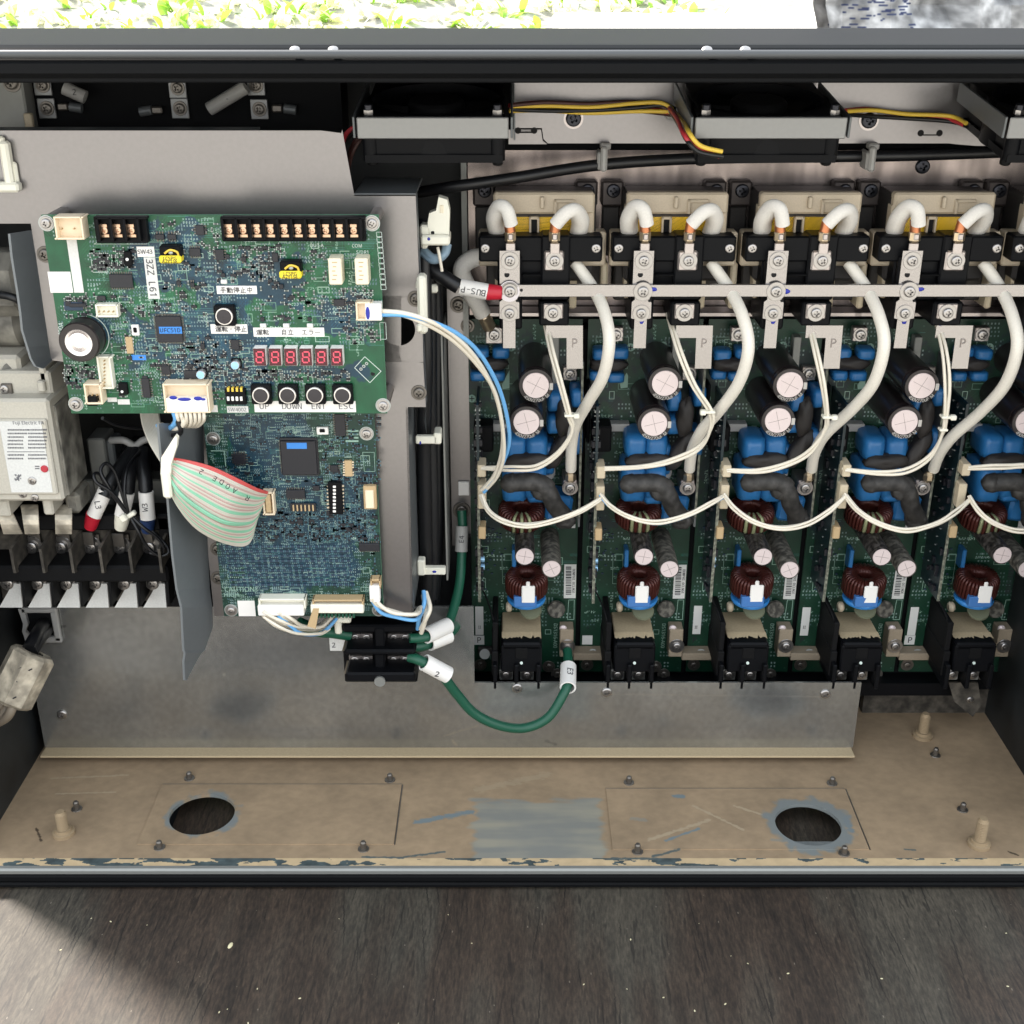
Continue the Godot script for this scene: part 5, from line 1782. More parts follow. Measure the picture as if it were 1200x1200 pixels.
	for i in 21:
		for j in 9:
			var c := P(266 + i * 7.0 + j * 0.9, 640 + j * 5.6, z)
			rs.box(c + Vector3(0, 0, 0.0003), Vector3(0.0021, 0.0011, 0.0006))
			for s in [-1.0, 1.0]:
				re.box(c + Vector3(s * 0.00125, 0, 0.0003), Vector3(0.0004, 0.0012, 0.0006))
			if i % 3 == 0:
				rp.box(c + Vector3(-0.0016, -0.0013, 0.0002), Vector3(0.001, 0.0005, 0.0003))
	stuff(part(bd, "resistor_rows", rs, M.chip_blue))
	stuff(part(bd, "resistor_ends", re, M.solder_blue))
	stuff(part(bd, "solder_points", rp, M.solder_blue))
	smd_field(bd, z, [[262, 490, 400, 690], [300, 560, 440, 640], [380, 486, 445, 690], [270, 600, 430, 640]], 1150, [[327, 512, 375, 558], [262, 636, 425, 690], [398, 566, 404, 604], [300, 575, 324, 606], [425, 568, 443, 599], [335, 570, 376, 600], [245, 506, 260, 520], [420, 500, 438, 518], [424, 528, 441, 554], [368, 498, 388, 512]], 17, 0.5)

# ---------------------------------------------------------------- reactors, bus bar and power boards
const PITCH := 0.075
const ORD := ["first", "second", "third", "fourth", "fifth"]

func copy_of(src: Node3D, dx: float, label: String) -> Node3D:
	var c := src.duplicate() as Node3D
	var base := String(src.name)
	c.name = numbered(self, base)
	add_child(c, true)
	c.position = src.position + Vector3(dx, 0, 0)
	c.set_meta("label", label)
	return c

func loop_sleeve(o: Node3D, list: Array, m: Material) -> void:
	part(o, "lead_sleeve", MB.new().tube(path(pts(list), 8), 0.0051, 14, true, 0.75), m)

func build_reactors() -> void:
	var zf := 0.034
	var r := thing("reactor", P(635, 345, 0.0), "first reactor from the left, with the red BUS-P lug on its metal riser", "reactor", "reactors in a row under the fans")
	# mounting ears and core
	for x in [568.0, 688.5]:
		part(r, "mounting_ear", rectz(MB.new(), x - 14, 212, x + 12, 242, -0.003, 0.004, 0.0012), M.bracket)
		screw(r, P(x, 223.5, 0.004), 0.0040, "plain", M.black_screw)
		part(r, "ear_leg", rectz(MB.new(), x - 11, 242, x + 9, 300, -0.003, 0.001, 0.0008), M.core_dark)
	var core := MB.new()
	rectz(core, 578, 228, 698, 330, 0.0, 0.030, 0.002)
	part(r, "core", core, M.core_dark)
	var lam := MB.new()
	var a := P(578, 228, 0.03)
	var b := P(698, 228, 0.03)
	for k in 6:
		lam.span(Vector3(a.x + 0.001, a.y - 0.0002, 0.003 + k * 0.0045), Vector3(b.x - 0.001, a.y + 0.0004, 0.0064 + k * 0.0045))
	part(r, "core_laminations", lam, M.bracket)
	# bobbin
	part(r, "bobbin_flange", rectz(MB.new(), 578, 226, 697, 251, 0.026, zf, 0.0012), M.bobbin)
	part(r, "bobbin_cheek", rectz(MB.new(), 577, 240, 586, 300, 0.024, zf - 0.001, 0.001), M.bobbin)
	part(r, "bobbin_cheek", rectz(MB.new(), 686, 240, 696, 300, 0.024, zf - 0.001, 0.001), M.bobbin)
	part(r, "tape_wrap", rectz(MB.new(), 585, 250, 688, 300, 0.022, zf - 0.004, 0.002), M.tape)
	part(r, "bobbin_pin", rectz(MB.new(), 633, 231, 638, 245, zf - 0.001, zf + 0.003, 0.0006), M.bobbin)
	var fr := MB.new()
	rectz(fr, 649, 234, 674, 238, zf - 0.002, zf + 0.0015, 0.0004)
	rectz(fr, 649, 234, 653, 251, zf - 0.002, zf + 0.0015, 0.0004)
	part(r, "bobbin_frame", fr, M.bobbin)
	var sl := MB.new()
	rectz(sl, 620, 254, 632, 257.5, zf - 0.005, zf - 0.001, 0.0003)
	rectz(sl, 620, 254, 622.6, 282, zf - 0.005, zf - 0.001, 0.0003)
	rectz(sl, 629.4, 254, 632, 282, zf - 0.005, zf - 0.001, 0.0003)
	part(r, "slot_frame", sl, M.bobbin)
	part(r, "slot", rectz(MB.new(), 622.5, 257, 629.5, 282, zf - 0.005, zf - 0.0035), M.chip_hole)
	part(r, "bobbin_base", rectz(MB.new(), 561, 272, 710, 312, 0.020, 0.0315, 0.001), M.bobbin)
	for q in [[666, 308, 676, 362], [704, 308, 712, 362], [580, 308, 590, 350]]:
		part(r, "bobbin_leg", rectz(MB.new(), q[0], q[1], q[2], q[3], 0.008, 0.028, 0.001), M.cream)
	part(r, "lower_core", rectz(MB.new(), 570, 310, 708, 352, -0.002, 0.018, 0.001), M.core_dark)
	part(r, "base_rail", rectz(MB.new(), 562, 366, 718, 371.5, -0.002, 0.012, 0.0005), M.tin)
	# black terminal block
	var zt := 0.047
	part(r, "terminal_body", rectz(MB.new(), 561, 277, 706, 307, 0.03, zt - 0.003, 0.001), M.black)
	part(r, "terminal_body", rectz(MB.new(), 583, 300, 668, 352, 0.014, zt - 0.006, 0.001), M.black)
	for q in [[585, 300, 612, 386], [634, 276, 668, 352], [632, 354, 667, 382]]:
		part(r, "terminal_pillar", rectz(MB.new(), q[0], q[1], q[2], q[3], 0.012, zt - 0.001, 0.001), M.black)
	part(r, "terminal_rib", rectz(MB.new(), 612, 322, 634, 324, 0.03, zt, 0.0005), M.black_soft)
	for x in [568.5, 698.5]:
		screw(r, P(x, 291, zt - 0.003), 0.0026)
	# riser with three screws and the tail to the board
	var zr := 0.0495
	var rs := MB.new()
	sheet(rs, [[585.5, 294], [609, 294], [609, 333], [607, 341], [606, 352], [608.5, 355], [608.5, 373], [604, 374], [604, 408], [589.5, 408], [589.5, 374], [585.5, 373], [585.5, 354], [589, 351], [588, 341], [585.5, 333]], zr, 0.0012)
	var riser := part(r, "metal_riser", rs, M.zinc_riser)
	for q in [[594, 322, 0.0015], [606, 352.5, 0.0008]]:
		part(riser, "punched_hole", MB.new().cyl(P(q[0], q[1], zr), P(q[0], q[1], zr + 0.0002), q[2], 14), M.chip_hole)
	screw(r, P(597.5, 305.5, zr), 0.0029, "wide", M.steel)
	screw(r, P(597, 367, zr), 0.0028, "wide", M.steel)
	part(r, "terminal_plate", rectz(MB.new(), 637.5, 294, 661, 318, zt - 0.001, zt + 0.001, 0.001), M.tin)
	screw(r, P(650, 305.5, zt + 0.001), 0.0029, "wide", M.steel)
	part(r, "terminal_plate", rectz(MB.new(), 636.5, 356, 660, 374, zt - 0.001, zt + 0.0008, 0.0006), M.tin)
	screw(r, P(648, 366.5, zt + 0.001), 0.0029, "wide", M.steel)
	# stepped plate stamped with a P
	var zp2 := 0.044
	var st := MB.new()
	sheet(st, [[640, 374], [657, 374], [657, 381.5], [683, 381.5], [683, 432], [664, 432], [664, 396], [640, 396]], zp2, 0.0011)
	var sp := part(r, "stamped_plate", st, M.zinc_riser)
	part(sp, "stamped_letter", letters(MB.new(), "P", P(673.5, 402, zp2 + 0.0001), 0.0052, Basis(), false, 0.0008), M.stamp)
	part(r, "plate_hole", MB.new().cyl(P(648, 376, zp2 + 0.001), P(648, 376, zp2 + 0.0013), 0.0012, 12), M.ink)
	# copper leads, lugs and sleeves
	for q in [[598, 271, 1], [650, 271, -1]]:
		var lug := part(r, "crimp_lug", rectz(MB.new(), q[0] - 6.5, 270, q[0] + 6.5, 286, zt - 0.002, zt + 0.0035, 0.0016), M.tin_gold)
		part(lug, "crimp_dent", rectz(MB.new(), q[0] - 3, 274, q[0] + 3.5, 282, zt + 0.003, zt + 0.0042, 0.0006), M.tin)
		part(r, "lug_neck", rectz(MB.new(), q[0] - 5.5, 285, q[0] + 6, 298, zt, zt + 0.0016, 0.0004), M.tin)
		part(r, "copper_end", MB.new().cyl(P(q[0], 272, zt + 0.0005), P(q[0] - 2 * q[2], 258, zt + 0.001), 0.0030, 12), M.copper)
	loop_sleeve(r, [[582, 270, 0.035], [580, 256, 0.042], [586, 243, 0.048], [594, 246, 0.051], [599, 263, 0.050]], M.sleeve)
	loop_sleeve(r, [[678, 272, 0.034], [680, 258, 0.042], [673, 247, 0.049], [663, 250, 0.051], [651, 263, 0.050]], M.sleeve)
	for k in range(1, 5):
		copy_of(r, PITCH * k, ["", "second reactor from the left, behind the left end of the middle fan", "third reactor from the left, under the right end of the middle fan", "fourth reactor from the left, below the two plate screws beside the right fan", "rightmost reactor, cut off by the right edge of the picture"][k])
	# long bus bar
	var zb := 0.0515
	var bb := MB.new()
	var p0 := P(592, 333.5, zb)
	bb.span(Vector3(p0.x, P(600, 348, zb).y, zb - 0.002), Vector3(0.335, p0.y, zb), 0.0003)
	var bt := thing("bus_bar", Vector3(0.14, p0.y - 0.006, zb), "long flat tinned bus bar that runs across all five reactors", "bus bar")
	part(bt, "bar", bb, M.zinc_riser)
	for k in 5:
		var at := P(597.5, 341.5, zb) + Vector3(PITCH * k, 0, 0)
		screw(bt, at, 0.0031, "wide", M.steel)
		if k > 0:
			part(bt, "ink_mark", MB.new().blob(at + Vector3(0.0060, 0.0012 * (k % 2), 0.0002), Vector3(0.0022, 0.0012, 0.0003), 2.0, Basis(), 10, 0.2, k), M.pen)
			part(bt, "ink_mark", MB.new().blob(P(597.5, 376, 0.0497) + Vector3(PITCH * k + 0.0002, 0, 0), Vector3(0.0013, 0.0020, 0.0002), 2.0, Basis(), 10, 0.2, k + 2), M.pen)
		if k > 1:
			part(bt, "ink_mark", MB.new().blob(P(645, 378, 0.0445) + Vector3(PITCH * k, 0, 0), Vector3(0.0020, 0.0018, 0.0003), 2.0, Basis(), 10, 0.2, k + 5), M.pen)
	part(bt, "bar_hole", MB.new().cyl(P(611, 340, zb), P(611, 340, zb + 0.0002), 0.0009, 12), M.chip_hole)

func toroid(o: Node3D, called: String, c: Vector3, big: float, small: float, tall: float, n: int, q: Basis, every := 0) -> MeshInstance3D:
	var core := MB.new()
	core.lathe(c - q * Vector3(0, tall * 0.45, 0), q * Vector3(0, 1, 0), [Vector2(small + 0.001, 0), Vector2(big - 0.001, 0), Vector2(big - 0.0006, tall * 0.1), Vector2(big - 0.0006, tall * 0.8), Vector2(big - 0.001, tall * 0.9), Vector2(small + 0.001, tall * 0.9), Vector2(small + 0.001, 0)], 28)
	var b := part(o, called, core, M.winding_dark)
	var w := MB.new()
	var pale := MB.new()
	for k in n:
		var t := TAU * k / n + rng.randf_range(-0.02, 0.02)
		var d := Vector3(sin(t), 0, cos(t))
		var loop := PackedVector3Array()
		for i in 13:
			var f := TAU * i / 12.0
			var rr := (big + small) / 2.0 + (big - small) / 2.0 * clampf(cos(f) * 1.35, -1, 1)
			var y := tall / 2.0 * clampf(sin(f) * 1.35, -1, 1)
			loop.append(c + q * (d * rr + Vector3(0, y, 0)))
		var light := every > 0 and absf(wrapf(t, -PI, PI)) < 0.55 and k % 2 == 0
		(pale if light else w).tube(loop, big * PI / n * 1.02, 6, false)
	part(b, "winding", w, M.winding)
	if pale.v.size():
		part(b, "pale_winding", pale, M.winding_pale)
	return b

func big_cap(o: Node3D, called: String, px: float, py: float, z0: float, z1: float, r: float, rt: float, m: Material, mark := true) -> void:
	var top := P(px, py, z1)
	var c := Vector3(top.x, top.y, z0)
	var h := z1 - z0
	var b := part(o, called, MB.new().lathe(c, Vector3(0, 0, 1), [Vector2(r, 0), Vector2(r, h - 0.006), Vector2(r * 0.955, h - 0.005), Vector2(r * 0.955, h - 0.004), Vector2(r, h - 0.003), Vector2(r, h - 0.0008), Vector2(r * 0.97, h - 0.0001), Vector2(rt + 0.0003, h), Vector2(rt, h - 0.0005)], 36), m)
	var t := part(b, "top", MB.new().lathe(c + Vector3(0, 0, h - 0.0006), Vector3(0, 0, 1), [Vector2(rt, 0), Vector2(rt * 0.97, 0.0004), Vector2(0, 0.0004)], 36), M.cap_top)
	var sc := MB.new()
	var an := rng.randf() * PI
	for k in 2:
		sc.box(top + Vector3(0, 0, -0.0002), Vector3(rt * 1.5, 0.00022, 0.0001), 0.0, Basis(Vector3(0, 0, 1), an + k * PI / 2))
	part(t, "score_lines", sc, M.score)
	if mark:
		var mk := MB.new()
		var txt := "450V270uF M LXS 105C"
		for i in txt.length():
			var a := deg_to_rad(-132 + i * 9.0)
			if txt[i] != " " and i < 12:
				letters(mk, txt[i], top + Vector3(cos(a), sin(a), 0) * (r + rt) * 0.5 + Vector3(0, 0, 0.0001), 0.0021, Basis(Vector3(0, 0, 1), a + PI / 2), false, 0.0001)
		mk.box(top + Vector3((r + rt) * 0.5, -0.0005, 0.00005), Vector3(r - rt - 0.0002, 0.0042, 0.0002), 0.0001)
		part(b, "print", mk, M.cap_print)

func build_modules() -> void:
	mat("winding_dark", "2b1513", 0.5)
	mat("score", "8c7f7c", 0.5, 0.3)
	mat("cap_print", "b9b5ae", 0.6)
	var z := -0.012
	var m := thing("power_board", P(615, 790, z), "first power board from the left, crossed by the blue and white wires", "circuit board", "power boards in a row")
	var x0 := P(551.5, 600, z).x
	var x1 := x0 + 0.0715
	var yt := P(600, 374, z).y
	var yb := P(600, 787, z).y
	var face := MB.new().map_uv(0, Vector2(x0, yt), Vector2(x1 - x0, yt - yb))
	face.quad(Vector3(x0, yt, z), Vector3(x1, yt, z), Vector3(x1, yb, z), Vector3(x0, yb, z), Vector3(0, 0, 1))
	part(m, "board_face", face, M.pcb_power)
	part(m, "board_core", MB.new().span(Vector3(x0, yb, z - 0.0016), Vector3(x1, yt, z - 0.00005)), M.pcb_edge_dark)
	# upright cards that stand edge-on
	var xc := P(562, 600, 0.03).x
	var cy0 := P(600, 472, 0.02).y
	var cy1 := P(600, 702, 0.02).y
	var cv := MB.new()
	cv.uvo = Vector2.ZERO
	cv.span(Vector3(xc - 0.0016, cy1, z), Vector3(xc, cy0, 0.024), 0.0)
	var card := part(m, "upright_card", cv, M.card)
	part(card, "card_edge", MB.new().span(Vector3(xc - 0.0017, cy1, 0.024), Vector3(xc + 0.0001, P(600, 545, 0.025).y, 0.0244)), M.pcb_edge_pale)
	part(card, "card_connector", MB.new().span(Vector3(xc - 0.001, P(600, 558, 0.03).y, 0.018), Vector3(xc + 0.0042, P(600, 544, 0.03).y, 0.032), 0.0006), M.cream)
	part(card, "card_connector", MB.new().span(Vector3(xc - 0.001, P(600, 596, 0.03).y, 0.018), Vector3(xc + 0.0042, P(600, 568, 0.03).y, 0.031), 0.0006), M.cream)
	part(card, "card_connector", MB.new().span(Vector3(xc - 0.001, P(600, 631, 0.026).y, 0.016), Vector3(xc + 0.0036, P(600, 617, 0.026).y, 0.0275), 0.0006), M.ivory_dark)
	var cs := MB.new()
	var cl := MB.new()
	for k in 26:
		var yy := lerpf(cy1 + 0.003, cy0 - 0.003, rng.randf())
		var zz := rng.randf_range(z + 0.006, 0.021)
		cs.box(Vector3(xc + 0.0008, yy, zz), Vector3(0.0018, rng.randf_range(0.0015, 0.005), rng.randf_range(0.0015, 0.004)))
		cs.box(Vector3(xc - 0.0024, yy, zz), Vector3(0.0018, rng.randf_range(0.0015, 0.005), rng.randf_range(0.0015, 0.004)))
	for k in 40:
		var yy := lerpf(cy1 + 0.003, cy0 - 0.003, rng.randf())
		var zz := rng.randf_range(z + 0.006, 0.022)
		cl.box(Vector3(xc + 0.0003, yy, zz), Vector3(0.0009, 0.0006, 0.0010))
		cl.box(Vector3(xc - 0.0019, yy, zz), Vector3(0.0009, 0.0006, 0.0010))
	stuff(part(card, "card_chips", cs, M.chip))
	stuff(part(card, "card_solder", cl, M.solder))
	for y in [655.0, 664.0]:
		part(card, "card_drum", MB.new().cyl(P(563, y, 0.012), P(568, y, 0.012), 0.0022, 12), M.blue_dome)
	var xk := P(682, 520, 0.012).x
	var ck := part(m, "heat_sink_card", MB.new().span(Vector3(xk - 0.0012, P(600, 610, 0.0).y, z), Vector3(xk, P(600, 425, 0.012).y, 0.010)), M.zinc_dark)
	part(ck, "card_edge", MB.new().span(Vector3(xk - 0.0013, P(600, 600, 0.0).y, 0.010), Vector3(xk + 0.0001, P(600, 428, 0.012).y, 0.0103)), M.pcb_edge_pale)
	# capacitors
	big_cap(m, "large_capacitor", 628, 452, z, 0.044, 0.0102, 0.0079, M.sleeve_black)
	big_cap(m, "large_capacitor", 617, 495, z, 0.044, 0.0102, 0.0079, M.sleeve_black)
	big_cap(m, "slim_capacitor", 615, 652.5, z, 0.040, 0.0063, 0.0057, M.crackle, false)
	big_cap(m, "slim_capacitor", 646.5, 667, z, 0.038, 0.0063, 0.0057, M.grey_skin, false)
	# blue film parts and dark adhesive
	for q in [[563, 414, 10, 7, -0.003], [587, 413, 10, 7, -0.002], [560, 440, 9, 6, -0.003], [582, 440, 10, 6, -0.003], [650, 470, 9, 13, 0.010], [676, 466, 8, 12, 0.006], [650, 497, 9, 12, 0.010], [676, 518, 7, 16, 0.006], [604, 524, 13, 15, 0.012], [629, 525, 13, 15, 0.012], [641, 538, 9, 20, 0.006], [603, 568, 15, 23, 0.018], [627, 566, 13, 21, 0.018], [629, 580, 12, 9, 0.016]]:
		var c := P(q[0], q[1], q[4])
		var k := mm(q[1], q[4])
		part(m, "blue_part", MB.new().blob(Vector3(c.x, c.y, (z + q[4]) / 2 + 0.002), Vector3(q[2] * k, q[3] * k, (q[4] - z) / 2 + 0.002), 6.5, Basis(), 20), M.blue_part)
	var bx := P(655, 597, 0.008)
	part(m, "blue_box", MB.new().box(Vector3(bx.x, bx.y, -0.002), Vector3(0.017, 0.018, 0.020), 0.002, Basis(Vector3(0, 0, 1), -0.1)), M.blue_part)
	for q in [[573, 427, 22, 8, 0.001, 0.0], [661, 490, 10, 24, 0.014, 0.0], [655, 528, 9, 26, 0.012, -0.5], [618, 541, 26, 10, 0.017, 0.05]]:
		var c := P(q[0], q[1], q[4])
		var k := mm(q[1], q[4])
		part(m, "adhesive", MB.new().blob(c + Vector3(0, 0, -0.002), Vector3(q[2] * k, q[3] * k, 0.006), 2.6, Basis(Vector3(0, 0, 1), q[5]), 22, 0.07, q[0]), M.glue)
	var gl := MB.new()
	gl.tube(path(pts([[600, 566, 0.026], [614, 565, 0.027], [631, 566, 0.027], [643, 578, 0.026], [650, 592, 0.022], [662, 606, 0.016]]), 6), 0.0058, 14, true, 1.0)
	gl.blob(P(598, 566, 0.026), Vector3(0.0062, 0.0062, 0.006), 2.2, Basis(), 16, 0.06, 3.0)
	gl.blob(P(636, 572, 0.026), Vector3(0.0075, 0.0078, 0.006), 2.2, Basis(), 16, 0.08, 5.0)
	gl.blob(P(662, 608, 0.015), Vector3(0.0072, 0.0064, 0.006), 2.2, Basis(), 16, 0.08, 7.0)
	part(m, "adhesive", gl, M.glue_grey)
	# wound cores
	var t1 := P(611, 600, 0.006)
	toroid(m, "wound_core", t1 + Vector3(0, -0.002, -0.002), 0.0140, 0.006, 0.011, 34, Basis(Vector3(1, 0, 0), 0.25), 1)
	var t2 := P(617, 683, 0.004)
	var w2 := toroid(m, "wound_core", t2, 0.0132, 0.005, 0.014, 34, Basis(Vector3(1, 0, 0), 0.15), 0)
	part(w2, "white_clip", MB.new().box(t2 + Vector3(0.0010, -0.0012, 0.0142), Vector3(0.0088, 0.0125, 0.0016), 0.0006), M.white)
	part(w2, "white_clip", MB.new().box(t2 + Vector3(0.0008, 0.0060, 0.0138), Vector3(0.0026, 0.0040, 0.0016), 0.0006), M.white)
	part(w2, "white_clip", MB.new().box(t2 + Vector3(0.0008, -0.0090, 0.0132), Vector3(0.0026, 0.0040, 0.0016), 0.0006), M.white)
	part(m, "blue_ring", MB.new().lathe(t2 + Vector3(0, -0.0125, 0), Vector3(0, 1, 0.1), [Vector2(0.004, 0), Vector2(0.0125, 0), Vector2(0.0130, 0.0015), Vector2(0.0125, 0.003), Vector2(0.004, 0.003)], 28), M.core_blue)
	part(m, "blue_box", rectz(MB.new(), 602, 700, 629, 712, z, 0.0185, 0.0006), M.blue_box)
	part(m, "pink_coil", MB.new().cyl(P(593, 711, -0.002), P(600, 711, -0.002), 0.0036, 16, 0.001), M.bobbin)
	part(m, "blue_side_part", rectz(MB.new(), 605, 645, 600, 668, z, -0.002, 0.0005), M.blue_part)
	var disc := P(652, 717, -0.004)
	part(m, "grey_disc", MB.new().lathe(disc + Vector3(0, 0, -0.004), Vector3(0, 0.3, 1), [Vector2(0, 0), Vector2(0.0055, 0), Vector2(0.0062, 0.0014), Vector2(0.0055, 0.003), Vector2(0, 0.0032)], 24), M.grey_skin)
	part(m, "disc_varistor", MB.new().lathe(P(622, 716, 0.006), Vector3(0, 0.8, 0.5), [Vector2(0, 0), Vector2(0.0066, 0), Vector2(0.0074, 0.0014), Vector2(0.0070, 0.0028), Vector2(0, 0.003)], 24), M.olive)
	# output socket with dusty top and black face
	var zs := 0.030
	var so := part(m, "output_socket", rectz(MB.new(), 587, 757, 635, 788, z, zs, 0.0010), M.black)
	var tp := MB.new()
	var ya := P(600, 756.5, zs).y
	var xa := P(588, 750, zs).x
	var xb := P(634.5, 750, zs).x
	var edge: Array = []
	var nf := FastNoiseLite.new()
	nf.frequency = 300.0
	var yk := ya + 0.0024
	tp.span(Vector3(xa, yk - 0.010, z), Vector3(xb, yk, 0.017), 0.0006)
	part(so, "dusty_top", tp, M.dust)
	var rim := MB.new()
	var fz := MB.new()
	for i in 24:
		var xx0 := lerpf(xa, xb, i / 24.0)
		var xx1 := lerpf(xa, xb, (i + 1) / 24.0)
		var d0 := 0.022 + 0.005 * nf.get_noise_1d(i)
		var d1 := 0.022 + 0.005 * nf.get_noise_1d(i + 1)
		fz.quad(Vector3(xx0, yk + 0.0003, 0.0165), Vector3(xx1, yk + 0.0003, 0.0165), Vector3(xx1, yk + 0.0003 - 0.001, d1), Vector3(xx0, yk + 0.0003 - 0.001, d0), Vector3(0, 1, 0.2))
	part(so, "dust_crust", fz, M.dust)
	part(so, "socket_lid", MB.new().span(Vector3(xa, yk - 0.006, 0.012), Vector3(xb, yk - 0.0008, zs), 0.0012), M.black)
	part(so, "face_recess", rectz(MB.new(), 604, 760, 618, 772, zs - 0.001, zs + 0.0006, 0.0003), M.black_soft)
	part(so, "face_pin", MB.new().cyl(P(611, 777, zs), P(611, 777, zs + 0.0006), 0.0010, 12), M.silk)
	for q in [[577, 730, 583.5, 790, 0.026], [576, 764, 584, 792, 0.028]]:
		part(so, "side_cheek", rectz(MB.new(), q[0], q[1], q[2], q[3], z, q[4], 0.0006), M.black_soft)
	for x in [580.0, 605.0, 631.0]:
		part(so, "terminal_fin", rectz(MB.new(), x - 2.4, 780, x + 2.6, 808, 0.0, 0.034, 0.0006), M.black)
	for x in [593.0, 617.5]:
		part(so, "terminal_plate", rectz(MB.new(), x - 8, 785, x + 8, 797, 0.0, 0.0225, 0.0005), M.zinc_dull)
		screw(so, P(x, 790, 0.0225), 0.0028, "washer")
	# lower right earth lug, stickers and labels
	part(m, "lug_plate", rectz(MB.new(), 656, 738, 672, 770, z, 0.000, 0.0005), M.dust_bar)
	screw(m, P(665, 757, 0.000), 0.0030, "wide", M.steel)
	part(m, "small_lamp", MB.new().cyl(P(660, 735, -0.004), P(660, 738, -0.001), 0.0026, 14, 0.001), M.cap_top)
	part(m, "rail_tab", rectz(MB.new(), 560, 760, 584, 767, z, -0.008, 0.0005), M.core_dark)
	part(m, "socket_pad", MB.new().cyl(P(568, 766.5, -0.006), P(568, 766.5, -0.004), 0.0036, 20), M.zinc_dull)
	for q in [[563, 779], [643, 781], [653, 790]]:
		screw(m, P(q[0], q[1], z), 0.0026, "wide", M.steel_dim)
	for q in [[668, 438, -0.006], [579, 392, 0.0]]:
		if q[0] < 700 and q[0] != 648:
			part(m, "square_terminal", MB.new().box(P(q[0], q[1], q[2]) + Vector3(0, 0, -0.003), Vector3(0.009, 0.009, 0.006), 0.0006), M.tin)
			screw(m, P(q[0], q[1], q[2]), 0.0030, "washer", M.steel)
	part(m, "cable_terminal", MB.new().box(P(668, 570, 0.010) + Vector3(0, 0, -0.010), Vector3(0.0092, 0.0085, 0.020), 0.0006), M.tin)
	part(m, "grey_strap", rectz(MB.new(), 646, 395, 655, 455, z, -0.004, 0.0004), M.zinc_dull)
	part(m, "grey_plate", rectz(MB.new(), 566, 497, 600, 506, z, -0.004, 0.0004), M.nylon_grey)
	part(m, "insulator_cap", MB.new().cyl(P(640, 553, z), P(640, 553, 0.001), 0.0060, 20, 0.0008), M.nylon_grey)
	for q in [[553, 467, 0], [571, 397, 0], [599, 407, 1], [637, 405, 1]]:
		var c := P(q[0], q[1], z)
		if q[0] == 571:
			continue
		part(m, "cross_mark", MB.new().cyl(c, c + Vector3(0, 0, 0.0002), 0.0026, 16), M.silk_dim)
		var xm := MB.new()
		xm.box(c + Vector3(0, 0, 0.0003), Vector3(0.0034, 0.0006, 0.0001))
		xm.box(c + Vector3(0, 0, 0.0003), Vector3(0.0006, 0.0034, 0.0001))
		part(m, "cross_print", xm, M.ink)
	var bar := part(m, "barcode_sticker", rectz(MB.new(), 661, 661.5, 675, 701, z, z + 0.0003), M.label)
	var bc := MB.new()
	var by := 664.0
	while by < 698.0:
		var t := rng.randf_range(0.4, 1.6)
		rectz(bc, 663, by, 669.5, by + t, z + 0.0003, z + 0.0004)
		by += t + rng.randf_range(0.5, 1.3)
	letters(bc, "BDMPHI 0CLNGE", P(672.3, 681, z + 0.0004), 0.0017, Basis(Vector3(0, 0, 1), -PI / 2), true)
	part(bar, "print", bc, M.ink)
	part(m, "grey_label", rectz(MB.new(), 557, 711, 566.5, 744, z, z + 0.0002), M.label_grey)
	part(m, "number_print", letters(MB.new(), "II", P(562, 735, z + 0.0003), 0.0022), M.ink)
	part(m, "letter_label", rectz(MB.new(), 555.5, 745, 567.5, 755.5, z, z + 0.0002), M.label_grey)
	part(m, "letter_print", letters(MB.new(), "P", P(561.5, 750, z + 0.0003), 0.0044), M.ink)
	part(m, "white_tab", rectz(MB.new(), 666, 598, 674.5, 619, z, z + 0.001, 0.0002), M.label_grey)
	var sk := MB.new()
	letters(sk, "DS1316-A00", P(651, 745, z + 0.0001), 0.0026, Basis(Vector3(0, 0, 1), -PI / 2))
	silk_box(sk, [[666.5, 703], [673, 703], [672.5, 726], [665, 726]], z, 0.6)
	silk_box(sk, [[639, 738], [645.5, 738], [645.5, 743], [639, 743]], z, 0.5)
	silk_box(sk, [[588, 650], [600, 650], [600, 684], [589, 684]], z, 0.4)
	silk_box(sk, [[558, 395], [596, 395], [596, 432], [558, 432]], z, 0.4)
	silk_box(sk, [[566, 678], [569, 678], [569, 692], [566, 692]], z, 0.5)
	part(m, "silk_print", sk, M.silk_dim)
	var pl := MB.new()
	sheet(pl, [[588, 451], [597, 434], [597, 455], [589, 456]], z + 0.0002, 0.0002)
	part(m, "part_label", pl, M.silk_dim)
	part(m, "part_label", rectz(MB.new(), 668, 442, 680, 449, z, z + 0.0002), M.silk_dim)
	part(m, "power_block", rectz(MB.new(), 555, 500, 578, 530, z, 0.004, 0.001), M.black_soft)
	part(m, "driver_block", rectz(MB.new(), 688, 450, 692, 520, z, 0.0, 0.001), M.black_soft)
	var sp := MB.new()
	for k in 30:
		sp.box(P(rng.randf_range(560, 598), rng.randf_range(600, 700), z + 0.0006), Vector3(0.0014, 0.0009, 0.0009))
		sp.box(P(rng.randf_range(640, 678), rng.randf_range(430, 600), z + 0.0006), Vector3(0.0014, 0.0009, 0.0009))
	stuff(part(m, "chip_resistors", sp, M.chip_blue))
	var labels := ["", "second power board from the left, between the first and the middle one", "third power board from the left, the middle one of the row", "fourth power board from the left, above the right end of the lower cover", "rightmost power board, beside the dark right wall of the cabinet"]
